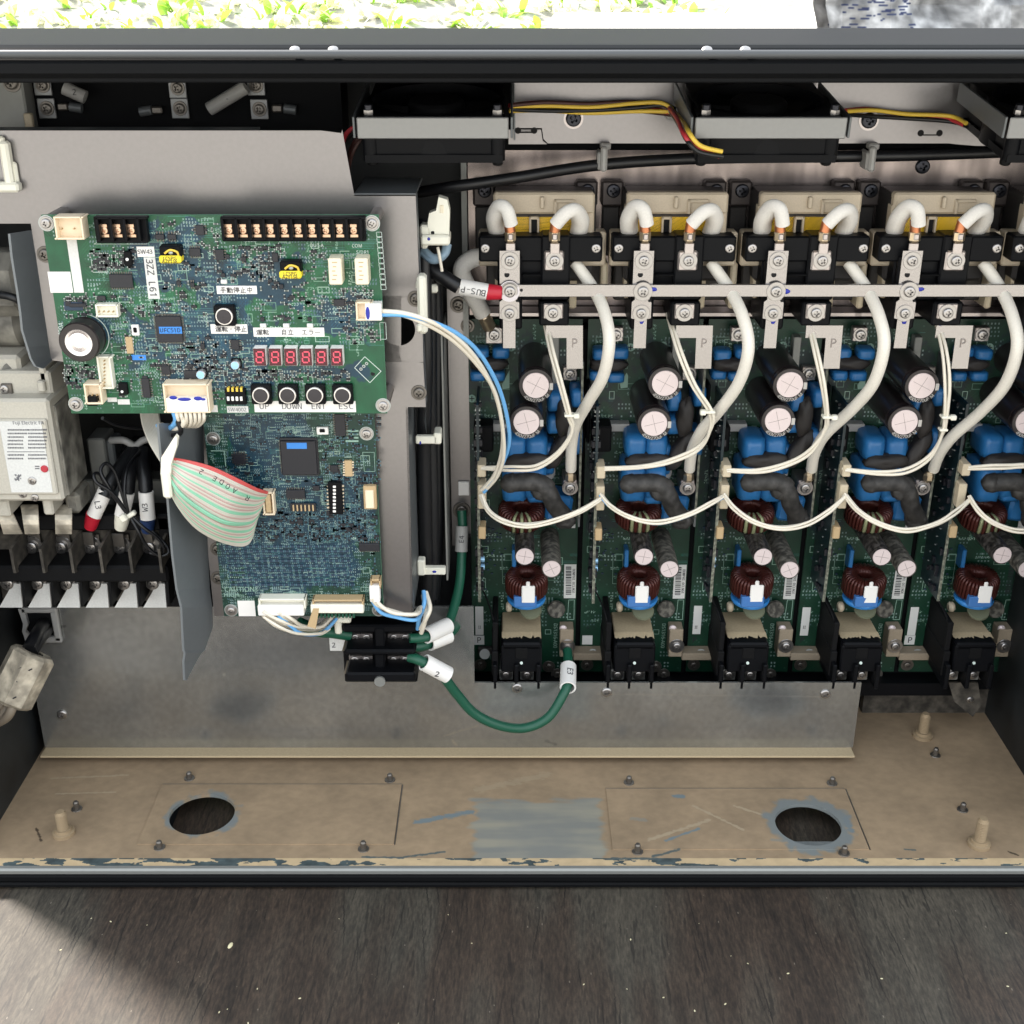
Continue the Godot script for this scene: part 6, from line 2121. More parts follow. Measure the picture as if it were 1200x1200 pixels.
	for k in range(1, 5):
		var c := copy_of(m, PITCH * k, labels[k])
		for o in c.get_children():
			var nm := String(o.name)
			for key in ["capacitor", "adhesive", "blue_part", "grey_disc", "varistor", "wound_core", "upright_card", "label", "sticker"]:
				if key in nm:
					o.position += Vector3(rng.randf_range(-1, 1), rng.randf_range(-1, 1), rng.randf_range(-0.6, 0.6)) * 0.0007
					o.rotation = Vector3(rng.randf_range(-1, 1), rng.randf_range(-1, 1), rng.randf_range(-1, 1)) * 0.006
					break
	# brass coloured bars that join the boards
	var zb := -0.001
	for k in 5:
		var xa2 := P(672, 769, zb).x + PITCH * k
		if k == 4:
			xa2 = P(672, 769, zb).x + PITCH * 4
		var q := MB.new()
		q.span(Vector3(xa2, P(600, 774, zb).y, z), Vector3(xa2 + (0.031 if k < 4 else 0.016), P(600, 766, zb).y, zb), 0.0004)
		whole("joining_bar", q, M.dust_bar, ["dusty brass bar joining the first and second power boards at their bottom", "dusty brass bar joining the second and third power boards at their bottom", "dusty brass bar joining the third and fourth power boards at their bottom", "dusty brass bar joining the fourth and fifth power boards at their bottom", "short dusty brass bar at the bottom right of the last power board"][k], "bar", "bars joining the power boards")

# ---------------------------------------------------------------- fans and the sheet behind them
func build_fans() -> void:
	var zs := 0.010
	var sp := thing("fan_sheet", P(900, 170, zs), "galvanised sheet with slots and screws behind the three fans", "metal sheet")
	var sh := MB.new()
	sheet(sh, [[602, 60], [1260, 60], [1260, 171], [1145, 171], [1120, 169], [1112, 168], [642, 168], [637, 163], [635, 150], [604, 150]], zs, 0.0015)
	part(sp, "sheet", sh, M.zinc)
	part(sp, "lower_flap", sheet(MB.new(), [[596, 152], [634, 152], [636, 165], [641, 169], [596, 169]], zs - 0.0025), M.zinc)
	for q in [[672, 139], [1018, 141]]:
		var c := P(q[0], q[1], zs)
		part(sp, "washer_plate", MB.new().cyl(c, c + Vector3(0, 0, 0.0006), 0.0056, 24), M.tin)
		screw(sp, c + Vector3(0, 0, 0.0006), 0.0044, "plain", M.black_screw)
	for q in [[1079, 156, 1101, 156], [607, 153, 626, 155]]:
		var sl := MB.new()
		for x in [q[0], q[2]]:
			var c := P(x, q[1], zs + 0.0001)
			sl.lathe(c, Vector3(0, 0, 1), [Vector2(0.0018, 0), Vector2(0.0018, 0.0001), Vector2(0, 0.0001)], 16)
		rectz(sl, q[0], q[1] + 1.5, q[2], q[1] + 3, zs, zs + 0.0002)
		part(sp, "slot", sl, M.chip_hole)
	part(sp, "sheet_end", MB.new().span(P(604, 160, zs) + Vector3(-0.001, -0.002, -0.03), P(604, 60, zs)), M.zinc_dark)
	# the dark gap below it
	var gap := thing("gap_duct", P(800, 176, -0.006), "dark narrow air gap strip between the fan sheet and the rear plate", "air duct")
	part(gap, "duct", MB.new().span(Vector3(P(540, 190, -0.007).x, P(600, 195, -0.007).y, -0.03), Vector3(XR, P(600, 60, -0.007).y, -0.0065)), M.dark)
	# one fan, copied
	var z := 0.090
	var c0 := P(507.5, 163, z)
	var f := thing("cooling_fan", c0, "leftmost cooling fan, hanging above the mounting plate", "cooling fan", "cooling fans under the cabinet top")
	var w := 0.0765
	var d := 0.0765
	var yb := c0.y - 0.0125
	var yt := c0.y + 0.0110
	var hw := w * 0.46
	var mid := Vector3(c0.x, 0, z - d / 2)
	# bracket: front flange and a side flange
	part(f, "bracket", MB.new().span(Vector3(c0.x - w / 2, c0.y, z - 0.0012), Vector3(c0.x + w / 2, c0.y + 0.0108, z), 0.0005), M.zinc_pale)
	part(f, "bracket_side", MB.new().span(Vector3(c0.x - w / 2 - 0.0022, c0.y + 0.0002, z - d), Vector3(c0.x - w / 2 - 0.001, c0.y + 0.0108, z - 0.0008), 0.0003), M.zinc_dark)
	part(f, "bracket_side", MB.new().span(Vector3(c0.x + w / 2 + 0.001, c0.y + 0.0002, z - d), Vector3(c0.x + w / 2 + 0.0022, c0.y + 0.0108, z - 0.0008), 0.0003), M.zinc_dark)
	var hs := MB.new()
	var ey := Vector3(0, 0, -1)
	for yy in [yt, yb]:
		var o := Vector3(mid.x, yy, mid.z)
		hs.holed(o, Vector3(1, 0, 0), ey if yy == yt else -ey, -hw, hw, -d * 0.48, d * 0.48, 0.034, 0.004 if yy == yt else 0.004, 40)
	for s in [[-1, 0], [1, 0], [0, 1], [0, -1]]:
		var m := Vector3(s[0], 0, s[1])
		var t := Vector3(s[1], 0, -s[0])
		for yy in [[yb, yb + 0.004], [yt - 0.004, yt]]:
			var o := mid + m * (hw if s[0] else d * 0.48)
			var h := t * (d * 0.48 if s[0] else hw)
			hs.quad(o - h + Vector3(0, yy[0], 0), o + h + Vector3(0, yy[0], 0), o + h + Vector3(0, yy[1], 0), o - h + Vector3(0, yy[1], 0), m)
	var ring: Array = [Vector2(0.0335, 0.0), Vector2(0.0362, 0.0), Vector2(0.0352, (yt - yb) / 2), Vector2(0.0362, yt - yb), Vector2(0.0335, yt - yb), Vector2(0.0335, 0.0)]
	hs.lathe(Vector3(mid.x, yb, mid.z), Vector3.UP, ring, 48)
	part(f, "housing", hs, M.black)
	for s in [-1, 1]:
		part(f, "housing_wall", MB.new().box(mid + Vector3(0, (yb + yt) / 2, s * (d * 0.48 - 0.0022)), Vector3(hw * 2 - 0.012, yt - yb - 0.0075, 0.0012)), M.black)
		part(f, "housing_wall", MB.new().box(mid + Vector3(s * (hw - 0.0022), (yb + yt) / 2, 0), Vector3(0.0012, yt - yb - 0.0075, d * 0.9)), M.black)
	part(f, "hub", MB.new().lathe(Vector3(mid.x, yb + 0.003, mid.z), Vector3.UP, [Vector2(0, 0), Vector2(0.015, 0), Vector2(0.015, yt - yb - 0.005), Vector2(0.0135, yt - yb - 0.0035), Vector2(0, yt - yb - 0.0035)], 32), M.black_soft)
	for k in 7:
		var a := TAU * k / 7.0
		var b := MB.new()
		for i in 4:
			var pq: Array = []
			for e in [0, 1]:
				var rr: float = lerpf(0.014, 0.0325, (i + e) / 4.0)
				for s in [-1.0, 1.0]:
					var tw: float = a + s * 0.36 + (i + e) * 0.06
					pq.append(Vector3(mid.x + cos(tw) * rr, yb + (yt - yb) * (0.5 + s * 0.34), mid.z + sin(tw) * rr))
			b.quad(pq[0], pq[1], pq[3], pq[2], Vector3.UP)
			b.quad(pq[0] + Vector3(0, -0.001, 0), pq[1] + Vector3(0, -0.001, 0), pq[3] + Vector3(0, -0.001, 0), pq[2] + Vector3(0, -0.001, 0), Vector3.DOWN)
		part(f, "blade", b, M.black_soft)
	for x in [-0.0325, 0.0325]:
		part(f, "bolt", MB.new().cyl(Vector3(c0.x + x, yt, z - 0.006), Vector3(c0.x + x, yt + 0.005, z - 0.006), 0.0022, 14, 0.0004), M.black_screw)
		part(f, "nut", MB.new().lathe(Vector3(c0.x + x, yt, z - 0.006), Vector3.UP, [Vector2(0.0026, 0), Vector2(0.0026, 0.0022), Vector2(0, 0.0022)], 6, false), M.steel)
		part(f, "rubber_foot", MB.new().cyl(Vector3(c0.x + x, yb - 0.0035, z - 0.010), Vector3(c0.x + x, yb + 0.001, z - 0.010), 0.0028, 14, 0.0006), M.black_soft)
		var pl := MB.new().cyl(Vector3(c0.x + x, yb + 0.0005, z - 0.0055), Vector3(c0.x + x, yt - 0.0005, z - 0.0055), 0.0040, 14)
		part(f, "corner_post", pl, M.black)
	f.rotation_degrees.x = 8.0
	var lab := ["", "middle cooling fan, above the second and third reactors", "rightmost cooling fan, cut off by the right edge, its left side showing"]
	for k in [1, 2]:
		var c := copy_of(f, 0, lab[k])
		c.position = P([0.0, 902.0, 1268.0][k], 163, z)
		c.rotation = f.rotation

# ---------------------------------------------------------------- cables
func bundle(called: String, ctrl: Array, cols: Array, r: float, sd: int, label: String, cat: String, group := "", spread := 1.0) -> Node3D:
	var rr := RandomNumberGenerator.new()
	rr.seed = sd
	var p := pts(ctrl)
	var t := thing(called, p[0], label, cat, group)
	for i in cols.size():
		var off: Array = []
		for k in p.size():
			var a := TAU * i / cols.size() + k * 0.35
			var s := spread * (0.75 if k == 0 or k == p.size() - 1 else 1.15)
			off.append(p[k] + Vector3(cos(a) * 0.8, sin(a), sin(a * 1.3) * 0.7) * r * s * (1.0 if cols.size() < 3 else 1.35) + Vector3(rr.randf_range(-1, 1), rr.randf_range(-1, 1), rr.randf_range(-1, 1)) * r * 0.5)
		wire(t, "wire", off, r, M[cols[i]], 8, 10)
	return t

func tube_sleeve(o: Node3D, a: Vector3, b: Vector3, r: float, m: Material, txt := "", flip := 0.0) -> void:
	var s := part(o, "sleeve", MB.new().lathe(a, b - a, [Vector2(r * 0.8, 0.0), Vector2(r, 0.0), Vector2(r, (b - a).length()), Vector2(r * 0.8, (b - a).length())], 20), m)
	if txt != "":
		var d := (b - a).normalized()
		var mid := (a + b) / 2
		var nn := (Vector3(0, 0, 1) - d * d.z).normalized()
		var q := Basis(d, nn.cross(d), nn) * Basis(Vector3(0, 0, 1), flip)
		part(s, "print", letters(MB.new(), txt, mid + nn * (r + 0.0001), r * 0.75, q, true), M.ink)

func build_cables() -> void:
	# thick white output cables
	var tops := [[674, 308], [833, 308], [994, 308], [1152, 308], [1310, 308]]
	var ctl := [
		[[695, 338, 0.044], [708, 365, 0.058], [714, 400, 0.068], [707, 440, 0.062], [690, 470, 0.048], [675, 497, 0.034], [670, 520, 0.022], [669, 550, 0.012]],
		[[854, 338, 0.046], [870, 370, 0.062], [877, 408, 0.070], [866, 448, 0.064], [842, 482, 0.050], [822, 505, 0.036], [811, 528, 0.022], [808, 550, 0.012]],
		[[1015, 338, 0.046], [1030, 370, 0.062], [1036, 405, 0.070], [1024, 448, 0.064], [1000, 478, 0.050], [968, 508, 0.034], [955, 530, 0.022], [951, 550, 0.012]],
		[[1172, 338, 0.046], [1187, 372, 0.062], [1192, 408, 0.070], [1178, 450, 0.062], [1150, 482, 0.046], [1118, 510, 0.032], [1102, 530, 0.022], [1094, 550, 0.012]],
		[[1330, 338, 0.046], [1345, 372, 0.062], [1350, 408, 0.070], [1336, 450, 0.062], [1300, 490, 0.046], [1262, 515, 0.032], [1240, 550, 0.012]]]
	var lb := ["leftmost thick white cable, curving from the first reactor to the first power board", "second thick white cable from the left, between the second and third power boards", "third thick white cable from the left, over the third power board", "fourth thick white cable from the left, near the right edge"]
	for k in 4:
		var list: Array = [[tops[k][0], tops[k][1], 0.036]]
		list.append_array(ctl[k])
		var t := thing("thick_cable", P(ctl[k][7][0], 560, 0.01), lb[k], "cable", "thick white output cables")
		wire(t, "insulation", pts(list), 0.0035, M.thick_wire, 16, 8)
		var e := P(ctl[k][7][0], 549, 0.014)
		var scw := P(668, 571, 0.010) + Vector3(PITCH * k, 0, 0)
		part(t, "crimp_lug", MB.new().box((e + scw) / 2 + Vector3(0, 0.0010, 0.001), Vector3(0.0066, 0.0070, 0.0052), 0.0018), M.tin_gold)
		part(t, "lug_tongue", MB.new().cyl(scw, scw + Vector3(0, 0, 0.0012), 0.0050, 20), M.tin)
		screw(t, scw + Vector3(0, 0, 0.0012), 0.0031, "washer", M.steel)
	# short thick grey white stub at the left of the first reactor
	var gs := thing("grey_cable", P(571, 378, 0.0), "short greyish white cable with crimp lug at the left of the first reactor", "cable")
	wire(gs, "insulation", pts([[572, 300, 0.026], [552, 304, 0.024], [541, 316, 0.022], [548, 336, 0.018], [560, 357, 0.014], [566, 368, 0.012]]), 0.0052, M.sleeve, 16, 8)
	var ga := P(566, 368, 0.012)
	var gb := P(574, 384, 0.006)
	part(gs, "crimp_lug", MB.new().cyl(ga, gb, 0.0042, 12, 0.0008), M.tin_gold)
	part(gs, "lug_terminal", MB.new().box(P(579, 392, 0.003), Vector3(0.0105, 0.0105, 0.005), 0.0006), M.tin)
	screw(gs, P(579, 392, 0.0056), 0.0033, "washer", M.steel)
	# thin twin wires
	var tw := [
		[[637, 368, 0.030], [646, 410, 0.052], [657, 450, 0.058], [667, 486, 0.056], [670, 505, 0.052], [655, 530, 0.046], [630, 546, 0.042], [600, 549, 0.038], [563, 549, 0.031]],
		[[783, 368, 0.030], [795, 410, 0.052], [812, 450, 0.058], [832, 482, 0.058], [833, 503, 0.054], [818, 525, 0.046], [785, 541, 0.042], [750, 547, 0.038], [707, 549, 0.031]],
		[[945, 368, 0.030], [955, 410, 0.052], [964, 450, 0.058], [969, 488, 0.056], [966, 505, 0.052], [950, 527, 0.046], [925, 543, 0.042], [890, 552, 0.038], [848, 551, 0.031]],
		[[1095, 368, 0.030], [1106, 410, 0.052], [1110, 450, 0.058], [1108, 488, 0.056], [1105, 508, 0.052], [1090, 535, 0.046], [1062, 551, 0.042], [1030, 554, 0.038], [989, 550, 0.031]],
		[[1240, 500, 0.052], [1222, 540, 0.044], [1190, 546, 0.040], [1160, 547, 0.038], [1134, 549, 0.031]]]
	var tl := ["pair of thin white wires tied above the first thick cable, ending on the first board", "pair of thin white wires tied above the second thick cable, ending on the second board", "pair of thin white wires tied over the third thick cable, ending on the third board", "pair of thin white wires with a square tie, ending on the fourth board", "pair of thin white wires entering from the right edge to the fifth board"]
	for k in 5:
		var t := bundle("thin_wire_pair", tw[k], ["white_wire", "white_wire"], 0.0010, 20 + k, tl[k], "wires", "thin white wire pairs", 1.0)
		if k < 4:
			var q: Array = tw[k][3]
			var c := P(q[0], q[1], q[2])
			part(t, "tie", MB.new().box(c, Vector3(0.0056, 0.0016, 0.0056), 0.0004), M.nylon)
			part(t, "tie_head", MB.new().box(c + Vector3(0.0042 if k != 1 else -0.0042, -0.0003, 0.001), Vector3(0.0034, 0.0030, 0.0034), 0.0005), M.nylon)
			if k != 3:
				continue
			part(t, "tie", MB.new().box(P(1105, 503, 0.053), Vector3(0.0048, 0.0016, 0.0048), 0.0004), M.nylon)
	# garlands between the cards
	var ga2 := [
		[[564, 580, 0.034], [572, 598, 0.040], [590, 611, 0.046], [618, 616, 0.048], [650, 610, 0.046], [680, 598, 0.042], [704, 584, 0.035]],
		[[704, 580, 0.035], [716, 593, 0.040], [738, 606, 0.046], [770, 612, 0.048], [805, 604, 0.046], [832, 591, 0.042], [848, 582, 0.035]],
		[[848, 580, 0.035], [862, 597, 0.042], [885, 612, 0.046], [915, 619, 0.048], [945, 614, 0.046], [970, 600, 0.042], [990, 582, 0.035]],
		[[990, 580, 0.035], [1005, 598, 0.042], [1030, 614, 0.046], [1062, 621, 0.048], [1095, 614, 0.046], [1118, 601, 0.042], [1136, 586, 0.035]],
		[[1136, 582, 0.035], [1148, 600, 0.042], [1170, 616, 0.046], [1200, 622, 0.048], [1240, 612, 0.046]]]
	var gl := ["cream wire garland sagging across the first power board", "cream and blue wire garland sagging across the second power board", "cream wire garland sagging across the third power board", "cream wire garland sagging across the fourth power board", "cream wire garland leaving to the right over the fifth power board"]
	for k in 5:
		bundle("wire_garland", ga2[k], ["white_wire", "white_wire", "blue_wire" if k == 1 else "white_wire", "white_wire"], 0.00082, 40 + k, gl[k], "wires", "wire garlands between the boards", 1.0)
	# blue and white wires from the control board to the first card
	bundle("signal_wires", [[447, 365, 0.122], [470, 367, 0.124], [500, 376, 0.124], [530, 394, 0.112], [556, 420, 0.098], [578, 455, 0.080], [588, 495, 0.066], [589, 530, 0.054], [581, 558, 0.044], [567, 574, 0.036]], ["white_wire", "white_wire"], 0.0012, 61, "pair of white wires arching from the control board to the first power board", "wires")
	bundle("blue_wire", [[447, 369, 0.122], [470, 370, 0.124], [500, 377, 0.124], [532, 392, 0.112], [560, 416, 0.098], [585, 454, 0.080], [597, 495, 0.066], [597, 525, 0.054], [586, 556, 0.044], [568, 577, 0.036]], ["blue_wire"], 0.0012, 62, "single blue wire arching beside the white pair over the first board", "wire")
	# red capped bus cable
	var bp := thing("bus_cable", P(560, 340, 0.05), "black cable with white BUS-P sleeve and red cap on the bus bar", "cable")
	wire(bp, "insulation", pts([[493, 262, 0.020], [494, 290, 0.035], [502, 311, 0.048], [520, 325, 0.051], [538, 336, 0.052]]), 0.0043, M.black_wire, 14, 8)
	tube_sleeve(bp, P(539, 336, 0.052), P(571, 342, 0.052), 0.0046, M.white, "BUS-P", PI)
	part(bp, "red_cap", MB.new().lathe(P(569, 342, 0.052), P(590, 343, 0.052) - P(569, 342, 0.052), [Vector2(0.0030, 0), Vector2(0.0046, 0.0006), Vector2(0.0042, 0.006), Vector2(0.0038, 0.0090), Vector2(0.003, 0.0094), Vector2(0, 0.0094)], 18), M.red_cap)
	part(bp, "ring_lug", MB.new().cyl(P(597, 341.5, 0.0518), P(597, 341.5, 0.0526), 0.0058, 20), M.tin)
	screw(bp, P(597.5, 341.5, 0.0526), 0.0031, "washer", M.steel)
	# black cables down the channel
	var ch := thing("channel_cables", P(508, 700, 0.03), "bunch of black cables running down the channel beside the mounting plate", "cables")
	for q in [[[504, 300, 0.045], [504, 420, 0.040], [505, 520, 0.036], [507, 610, 0.034], [506, 700, 0.03]], [[496, 290, 0.05], [499, 420, 0.055], [497, 520, 0.046], [499, 620, 0.040], [502, 710, 0.03]], [[510, 320, 0.03], [512, 420, 0.026], [512, 520, 0.024], [513, 610, 0.022], [508, 705, 0.02]], [[490, 470, 0.03], [487, 540, 0.035], [490, 640, 0.03], [500, 700, 0.02]]]:
		wire(ch, "cable", pts(q), 0.0042, M.black_wire, 12, 8)
	part(ch, "white_tie", rectz(MB.new(), 487, 511.5, 512, 520.5, 0.058, 0.062, 0.0006), M.nylon)
	part(ch, "white_tie_end", rectz(MB.new(), 508, 508, 517, 521, 0.050, 0.062, 0.0008), M.nylon)
	part(ch, "ink_mark", MB.new().blob(P(492.5, 519, 0.062), Vector3(0.0006, 0.0012, 0.0002), 2.0, Basis(), 8), M.pen)
	part(ch, "white_tie", rectz(MB.new(), 491, 666, 522, 674, 0.048, 0.053, 0.0006), M.nylon)
	part(ch, "white_tie_end", rectz(MB.new(), 489, 657, 498, 675, 0.048, 0.055, 0.0008), M.nylon)
	part(ch, "ink_mark", MB.new().blob(P(509, 670, 0.053), Vector3(0.0014, 0.0009, 0.0002), 2.0, Basis(), 8), M.pen)
	part(ch, "channel_tie", rectz(MB.new(), 500, 334, 513, 344, 0.048, 0.052, 0.001), M.nylon)
	var ce := thing("channel_strip", P(520, 680, 0.03), "thin bright metal strip standing edge-on along the black cables", "metal strip")
	part(ce, "strip", MB.new().span(Vector3(P(519, 500, 0.03).x, P(600, 680, 0.03).y, -0.02), Vector3(P(521, 500, 0.03).x, P(600, 392, 0.03).y, 0.030)), M.zinc_dull)
	# white holders on the edge of the plate
	var h1 := thing("cable_holder", P(512, 292, 0.07), "upright white cable holder with open jaws at the top of the channel", "cable holder")
	part(h1, "jaw", sheet(MB.new(), [[503, 250], [511, 247], [514, 231], [524, 234], [527, 247], [526, 280], [505, 280], [501, 262]], 0.074, 0.008), M.nylon)
	part(h1, "clip_base", rectz(MB.new(), 493, 276, 527, 288, 0.062, 0.078, 0.001), M.nylon)
	part(h1, "clip_foot", rectz(MB.new(), 492, 264, 504, 280, 0.064, 0.074, 0.001), M.nylon)
	part(h1, "clip_foot", rectz(MB.new(), 493, 280, 501, 292, 0.064, 0.074, 0.001), M.nylon)
	part(h1, "jaw_slot", rectz(MB.new(), 505, 271, 509, 275, 0.0735, 0.0745, 0.0004), M.chip_hole)
	part(h1, "jaw_slot", rectz(MB.new(), 515, 240, 520, 250, 0.0735, 0.0743, 0.0004), M.relay)
	part(h1, "ink_mark", MB.new().blob(P(502.5, 280, 0.078), Vector3(0.0009, 0.0009, 0.0002), 2.0, Basis(), 8), M.pen)
	for q in [[[496, 292, 0.066], [508, 302, 0.070], [521, 298, 0.070], [525, 286, 0.068]], [[495, 296, 0.066], [507, 305, 0.070], [519, 300, 0.070], [523, 288, 0.068]]]:
		wire(h1, "blue_grey_wire", pts(q), 0.0022, M.steel_blue, 8, 6)
	wire(h1, "tie_tail", pts([[513, 290, 0.072], [515, 300, 0.074], [518, 318, 0.074]]), 0.0009, M.white_wire, 6, 5)
	var h2 := thing("edge_saddle", P(494, 393, 0.09), "white wire saddle clipped on the plate edge where the blue wire passes", "cable holder")
	part(h2, "saddle", rectz(MB.new(), 489, 324, 500, 392, 0.089, 0.099, 0.0014), M.nylon)
	part(h2, "saddle_lip", rectz(MB.new(), 487, 330, 492, 340, 0.090, 0.096, 0.001), M.nylon)
	part(h2, "saddle_lip", rectz(MB.new(), 488, 380, 496, 390, 0.096, 0.101, 0.001), M.nylon)
	# green earth wires
	var e3 := thing("earth_wire", P(590, 850, 0.06), "long green earth wire sagging to the E3 sleeve of the first power board", "earth wire")
	wire(e3, "insulation", pts([[480, 770, 0.075], [492, 774, 0.078], [515, 788, 0.076], [535, 813, 0.070], [556, 836, 0.066], [585, 850, 0.062], [615, 853, 0.056], [642, 841, 0.052], [660, 814, 0.046], [667, 795, 0.036], [666, 778, 0.020], [665, 762, 0.008]]), 0.0032, M.green_wire, 14, 8)
	tube_sleeve(e3, P(497, 776, 0.078), P(525, 791, 0.074), 0.0054, M.white, "2", 0.4)
	tube_sleeve(e3, P(665.5, 806, 0.043), P(666, 781, 0.023), 0.0054, M.white, "E3", PI)
	part(e3, "lug", MB.new().cyl(P(665, 762, 0.004), P(665, 752, 0.003), 0.0038, 14, 0.0005), M.tin)
	var e4 := thing("earth_wire", P(520, 740, 0.05), "green earth wire coming down the channel from a grey sleeve to a white one", "earth wire")
	wire(e4, "insulation", pts([[541, 598, 0.000], [542, 620, 0.004], [541, 650, 0.010], [539, 680, 0.020], [532, 712, 0.036], [522, 734, 0.050], [500, 746, 0.066], [480, 748, 0.070]]), 0.0031, M.green_wire, 14, 8)
	tube_sleeve(e4, P(541.5, 616, 0.004), P(540.5, 646, 0.009), 0.0042, M.nylon_grey, "E4", PI)
	tube_sleeve(e4, P(525, 733, 0.050), P(499, 745, 0.066), 0.0052, M.white)
	var e5 := thing("earth_wire", P(505, 752, 0.05), "short green earth wire stub with a blank white sleeve, below the other sleeve", "earth wire")
	wire(e5, "insulation", pts([[478, 757, 0.066], [492, 757, 0.064], [512, 749, 0.054], [530, 738, 0.040], [536, 726, 0.02]]), 0.0038, M.green_wire, 14, 8)
	tube_sleeve(e5, P(503, 754, 0.062), P(526, 745, 0.050), 0.0048, M.white)
	var e6 := thing("earth_wire", P(385, 742, 0.07), "stubby dark green earth wire at the left of the small terminal block", "earth wire")
	wire(e6, "insulation", pts([[350, 730, 0.075], [372, 739, 0.070], [390, 741, 0.066], [410, 744, 0.062]]), 0.0038, M.green_wire, 14, 6)
	var wt := thing("white_marker_clip", P(395, 740, 0.07), "white plastic marker clip standing at the left end of the earth block", "clip")
	part(wt, "clip", rectz(MB.new(), 391, 724, 411, 731, 0.066, 0.076, 0.001), M.nylon)
	part(wt, "post", rectz(MB.new(), 392, 728, 400, 744, 0.064, 0.072, 0.001), M.nylon)
	# wires of the lower board
	bundle("board_wires", [[308, 719, 0.106], [325, 729, 0.105], [345, 737, 0.098], [372, 738, 0.085], [385, 733, 0.075]], ["white_wire", "white_wire", "white_wire", "white_wire", "white_wire"], 0.0009, 71, "fan of white wires leaving the left white plug under the signal board", "wires", "", 2.4)
	bundle("board_wires", [[328, 719, 0.106], [338, 727, 0.104], [352, 736, 0.096], [375, 736, 0.084], [392, 722, 0.075]], ["white_wire", "white_wire", "blue_wire"], 0.0011, 72, "white and blue wires from the right half of the same white plug", "wires", "", 1.8)
	var fl := thing("flat_jumper", P(368, 735, 0.1), "small beige flat strip leaning across the wires under the signal board", "flat cable")
	part(fl, "strip", sheet(MB.new(), [[367, 713], [374, 713], [370, 737], [360, 734]], 0.107, 0.0012), M.ivory_dark)
	bundle("side_wires", [[438, 704, 0.105], [446, 713, 0.104], [462, 719, 0.102], [486, 722, 0.098], [494, 712, 0.08]], ["white_wire", "white_wire", "blue_wire"], 0.0012, 73, "white and blue wires from the small right plug of the signal board", "wires", "", 1.5)
	bundle("plate_edge_wires", [[497, 695, 0.070], [499, 712, 0.078], [496, 725, 0.080], [492, 738, 0.074]], ["white_wire", "blue_wire", "white_wire"], 0.0014, 74, "white and blue wire bunch bulging past the lower corner of the mounting plate", "wires", "", 1.3)
	# wires below the control board plug
	bundle("plug_wires", [[205, 482, 0.124], [211, 497, 0.122], [202, 504, 0.115], [188, 500, 0.10]], ["white_wire", "blue_wire", "black_wire"], 0.0014, 75, "wires curling under the left end of the large control board plug", "wires", "", 1.5)
	var pw := thing("plug_wire_row", P(225, 500, 0.115), "row of short white wires hanging from the large control board plug", "wires")
	for k in 7:
		wire(pw, "wire", pts([[206 + k * 5.4, 481, 0.124], [208 + k * 5.2, 489, 0.1245], [209 + k * 4.8, 497 - absf(k - 3.0) * 1.0, 0.121], [206 + k * 4.0, 500, 0.112], [202 + k * 3.0, 496, 0.102]]), 0.00095, M.white_wire, 8, 6)
	build_ribbon()
	# breaker side cables
	var cd := [
		[[[156, 528, 0.046], [144, 544, 0.055], [132, 562, 0.064], [122, 582, 0.070]], [[124, 574], [110, 604]], "L3", "red_cap", [[110, 602], [104, 625]], "black cable with white sleeve and red cap on the terminal block"],
		[[[160, 528, 0.046], [155, 545, 0.055], [151, 560, 0.062], [149, 580, 0.066]], [[149, 577], [143, 604]], "", "nylon", [[144, 602], [140, 627]], "black cable with white sleeve and white cap, tied with thin black wires"],
		[[[168, 528, 0.046], [168, 545, 0.056], [170, 560, 0.062], [171, 580, 0.066]], [[171, 576], [173.5, 608]], "W3", "blue_cap", [[173, 606], [173, 622]], "black cable with white sleeve and dark blue cap, beside the partition blade"]]
	for q in cd:
		var t := thing("power_cable", P(q[4][1][0], q[4][1][1], 0.07), q[5], "cable", "power cables of the terminal block")
		var z := 0.070
		wire(t, "insulation", pts(q[0]), 0.0042, M.black_wire, 14, 8)
		tube_sleeve(t, P(q[1][0][0], q[1][0][1], z - 0.002), P(q[1][1][0], q[1][1][1], z), 0.0044, M.white, q[2], PI if q[2] == "W3" else 0.6)
		part(t, "cap", MB.new().lathe(P(q[4][0][0], q[4][0][1], z), P(q[4][1][0], q[4][1][1], z - 0.004) - P(q[4][0][0], q[4][0][1], z), [Vector2(0.002, 0), Vector2(0.0045, 0.0004), Vector2(0.0042, 0.007), Vector2(0.0036, 0.0112), Vector2(0, 0.0113)], 18), M[q[3]])
		part(t, "lug", MB.new().box(P(q[4][1][0] - 1, q[4][1][1] + 6, z - 0.008), Vector3(0.0075, 0.009, 0.0015), 0.0005), M.steel_dim)
	var th := thing("thin_black_wires", P(170, 640, 0.08), "looped thin black wires tied with a white band in front of the power cables", "wires")
	for q in [[[152, 606, 0.082], [140, 590, 0.084], [126, 568, 0.086], [118, 552, 0.084], [124, 543, 0.080], [134, 552, 0.078], [142, 575, 0.078], [150, 602, 0.080]], [[150, 602, 0.082], [132, 578, 0.086], [114, 566, 0.088], [110, 556, 0.086], [117, 556, 0.082], [126, 572, 0.080], [148, 600, 0.078]], [[150, 600, 0.08], [146, 575, 0.078], [150, 548, 0.07], [165, 528, 0.05]], [[152, 604, 0.082], [162, 622, 0.086], [172, 640, 0.084], [186, 651, 0.082], [197, 648, 0.080], [194, 638, 0.078], [178, 622, 0.076]], [[154, 604, 0.082], [168, 618, 0.086], [184, 630, 0.084], [192, 642, 0.082], [188, 650, 0.080], [176, 648, 0.078]], [[120, 490, 0.10], [136, 498, 0.09], [160, 502, 0.08], [182, 500, 0.07]]]:
		wire(th, "wire", pts(q), 0.0010, M.black_wire, 8, 8)
	part(th, "tie", MB.new().box(P(152, 604, 0.083), Vector3(0.0085, 0.0026, 0.0034), 0.0006, Basis(Vector3(0, 0, 1), 0.55)), M.nylon)
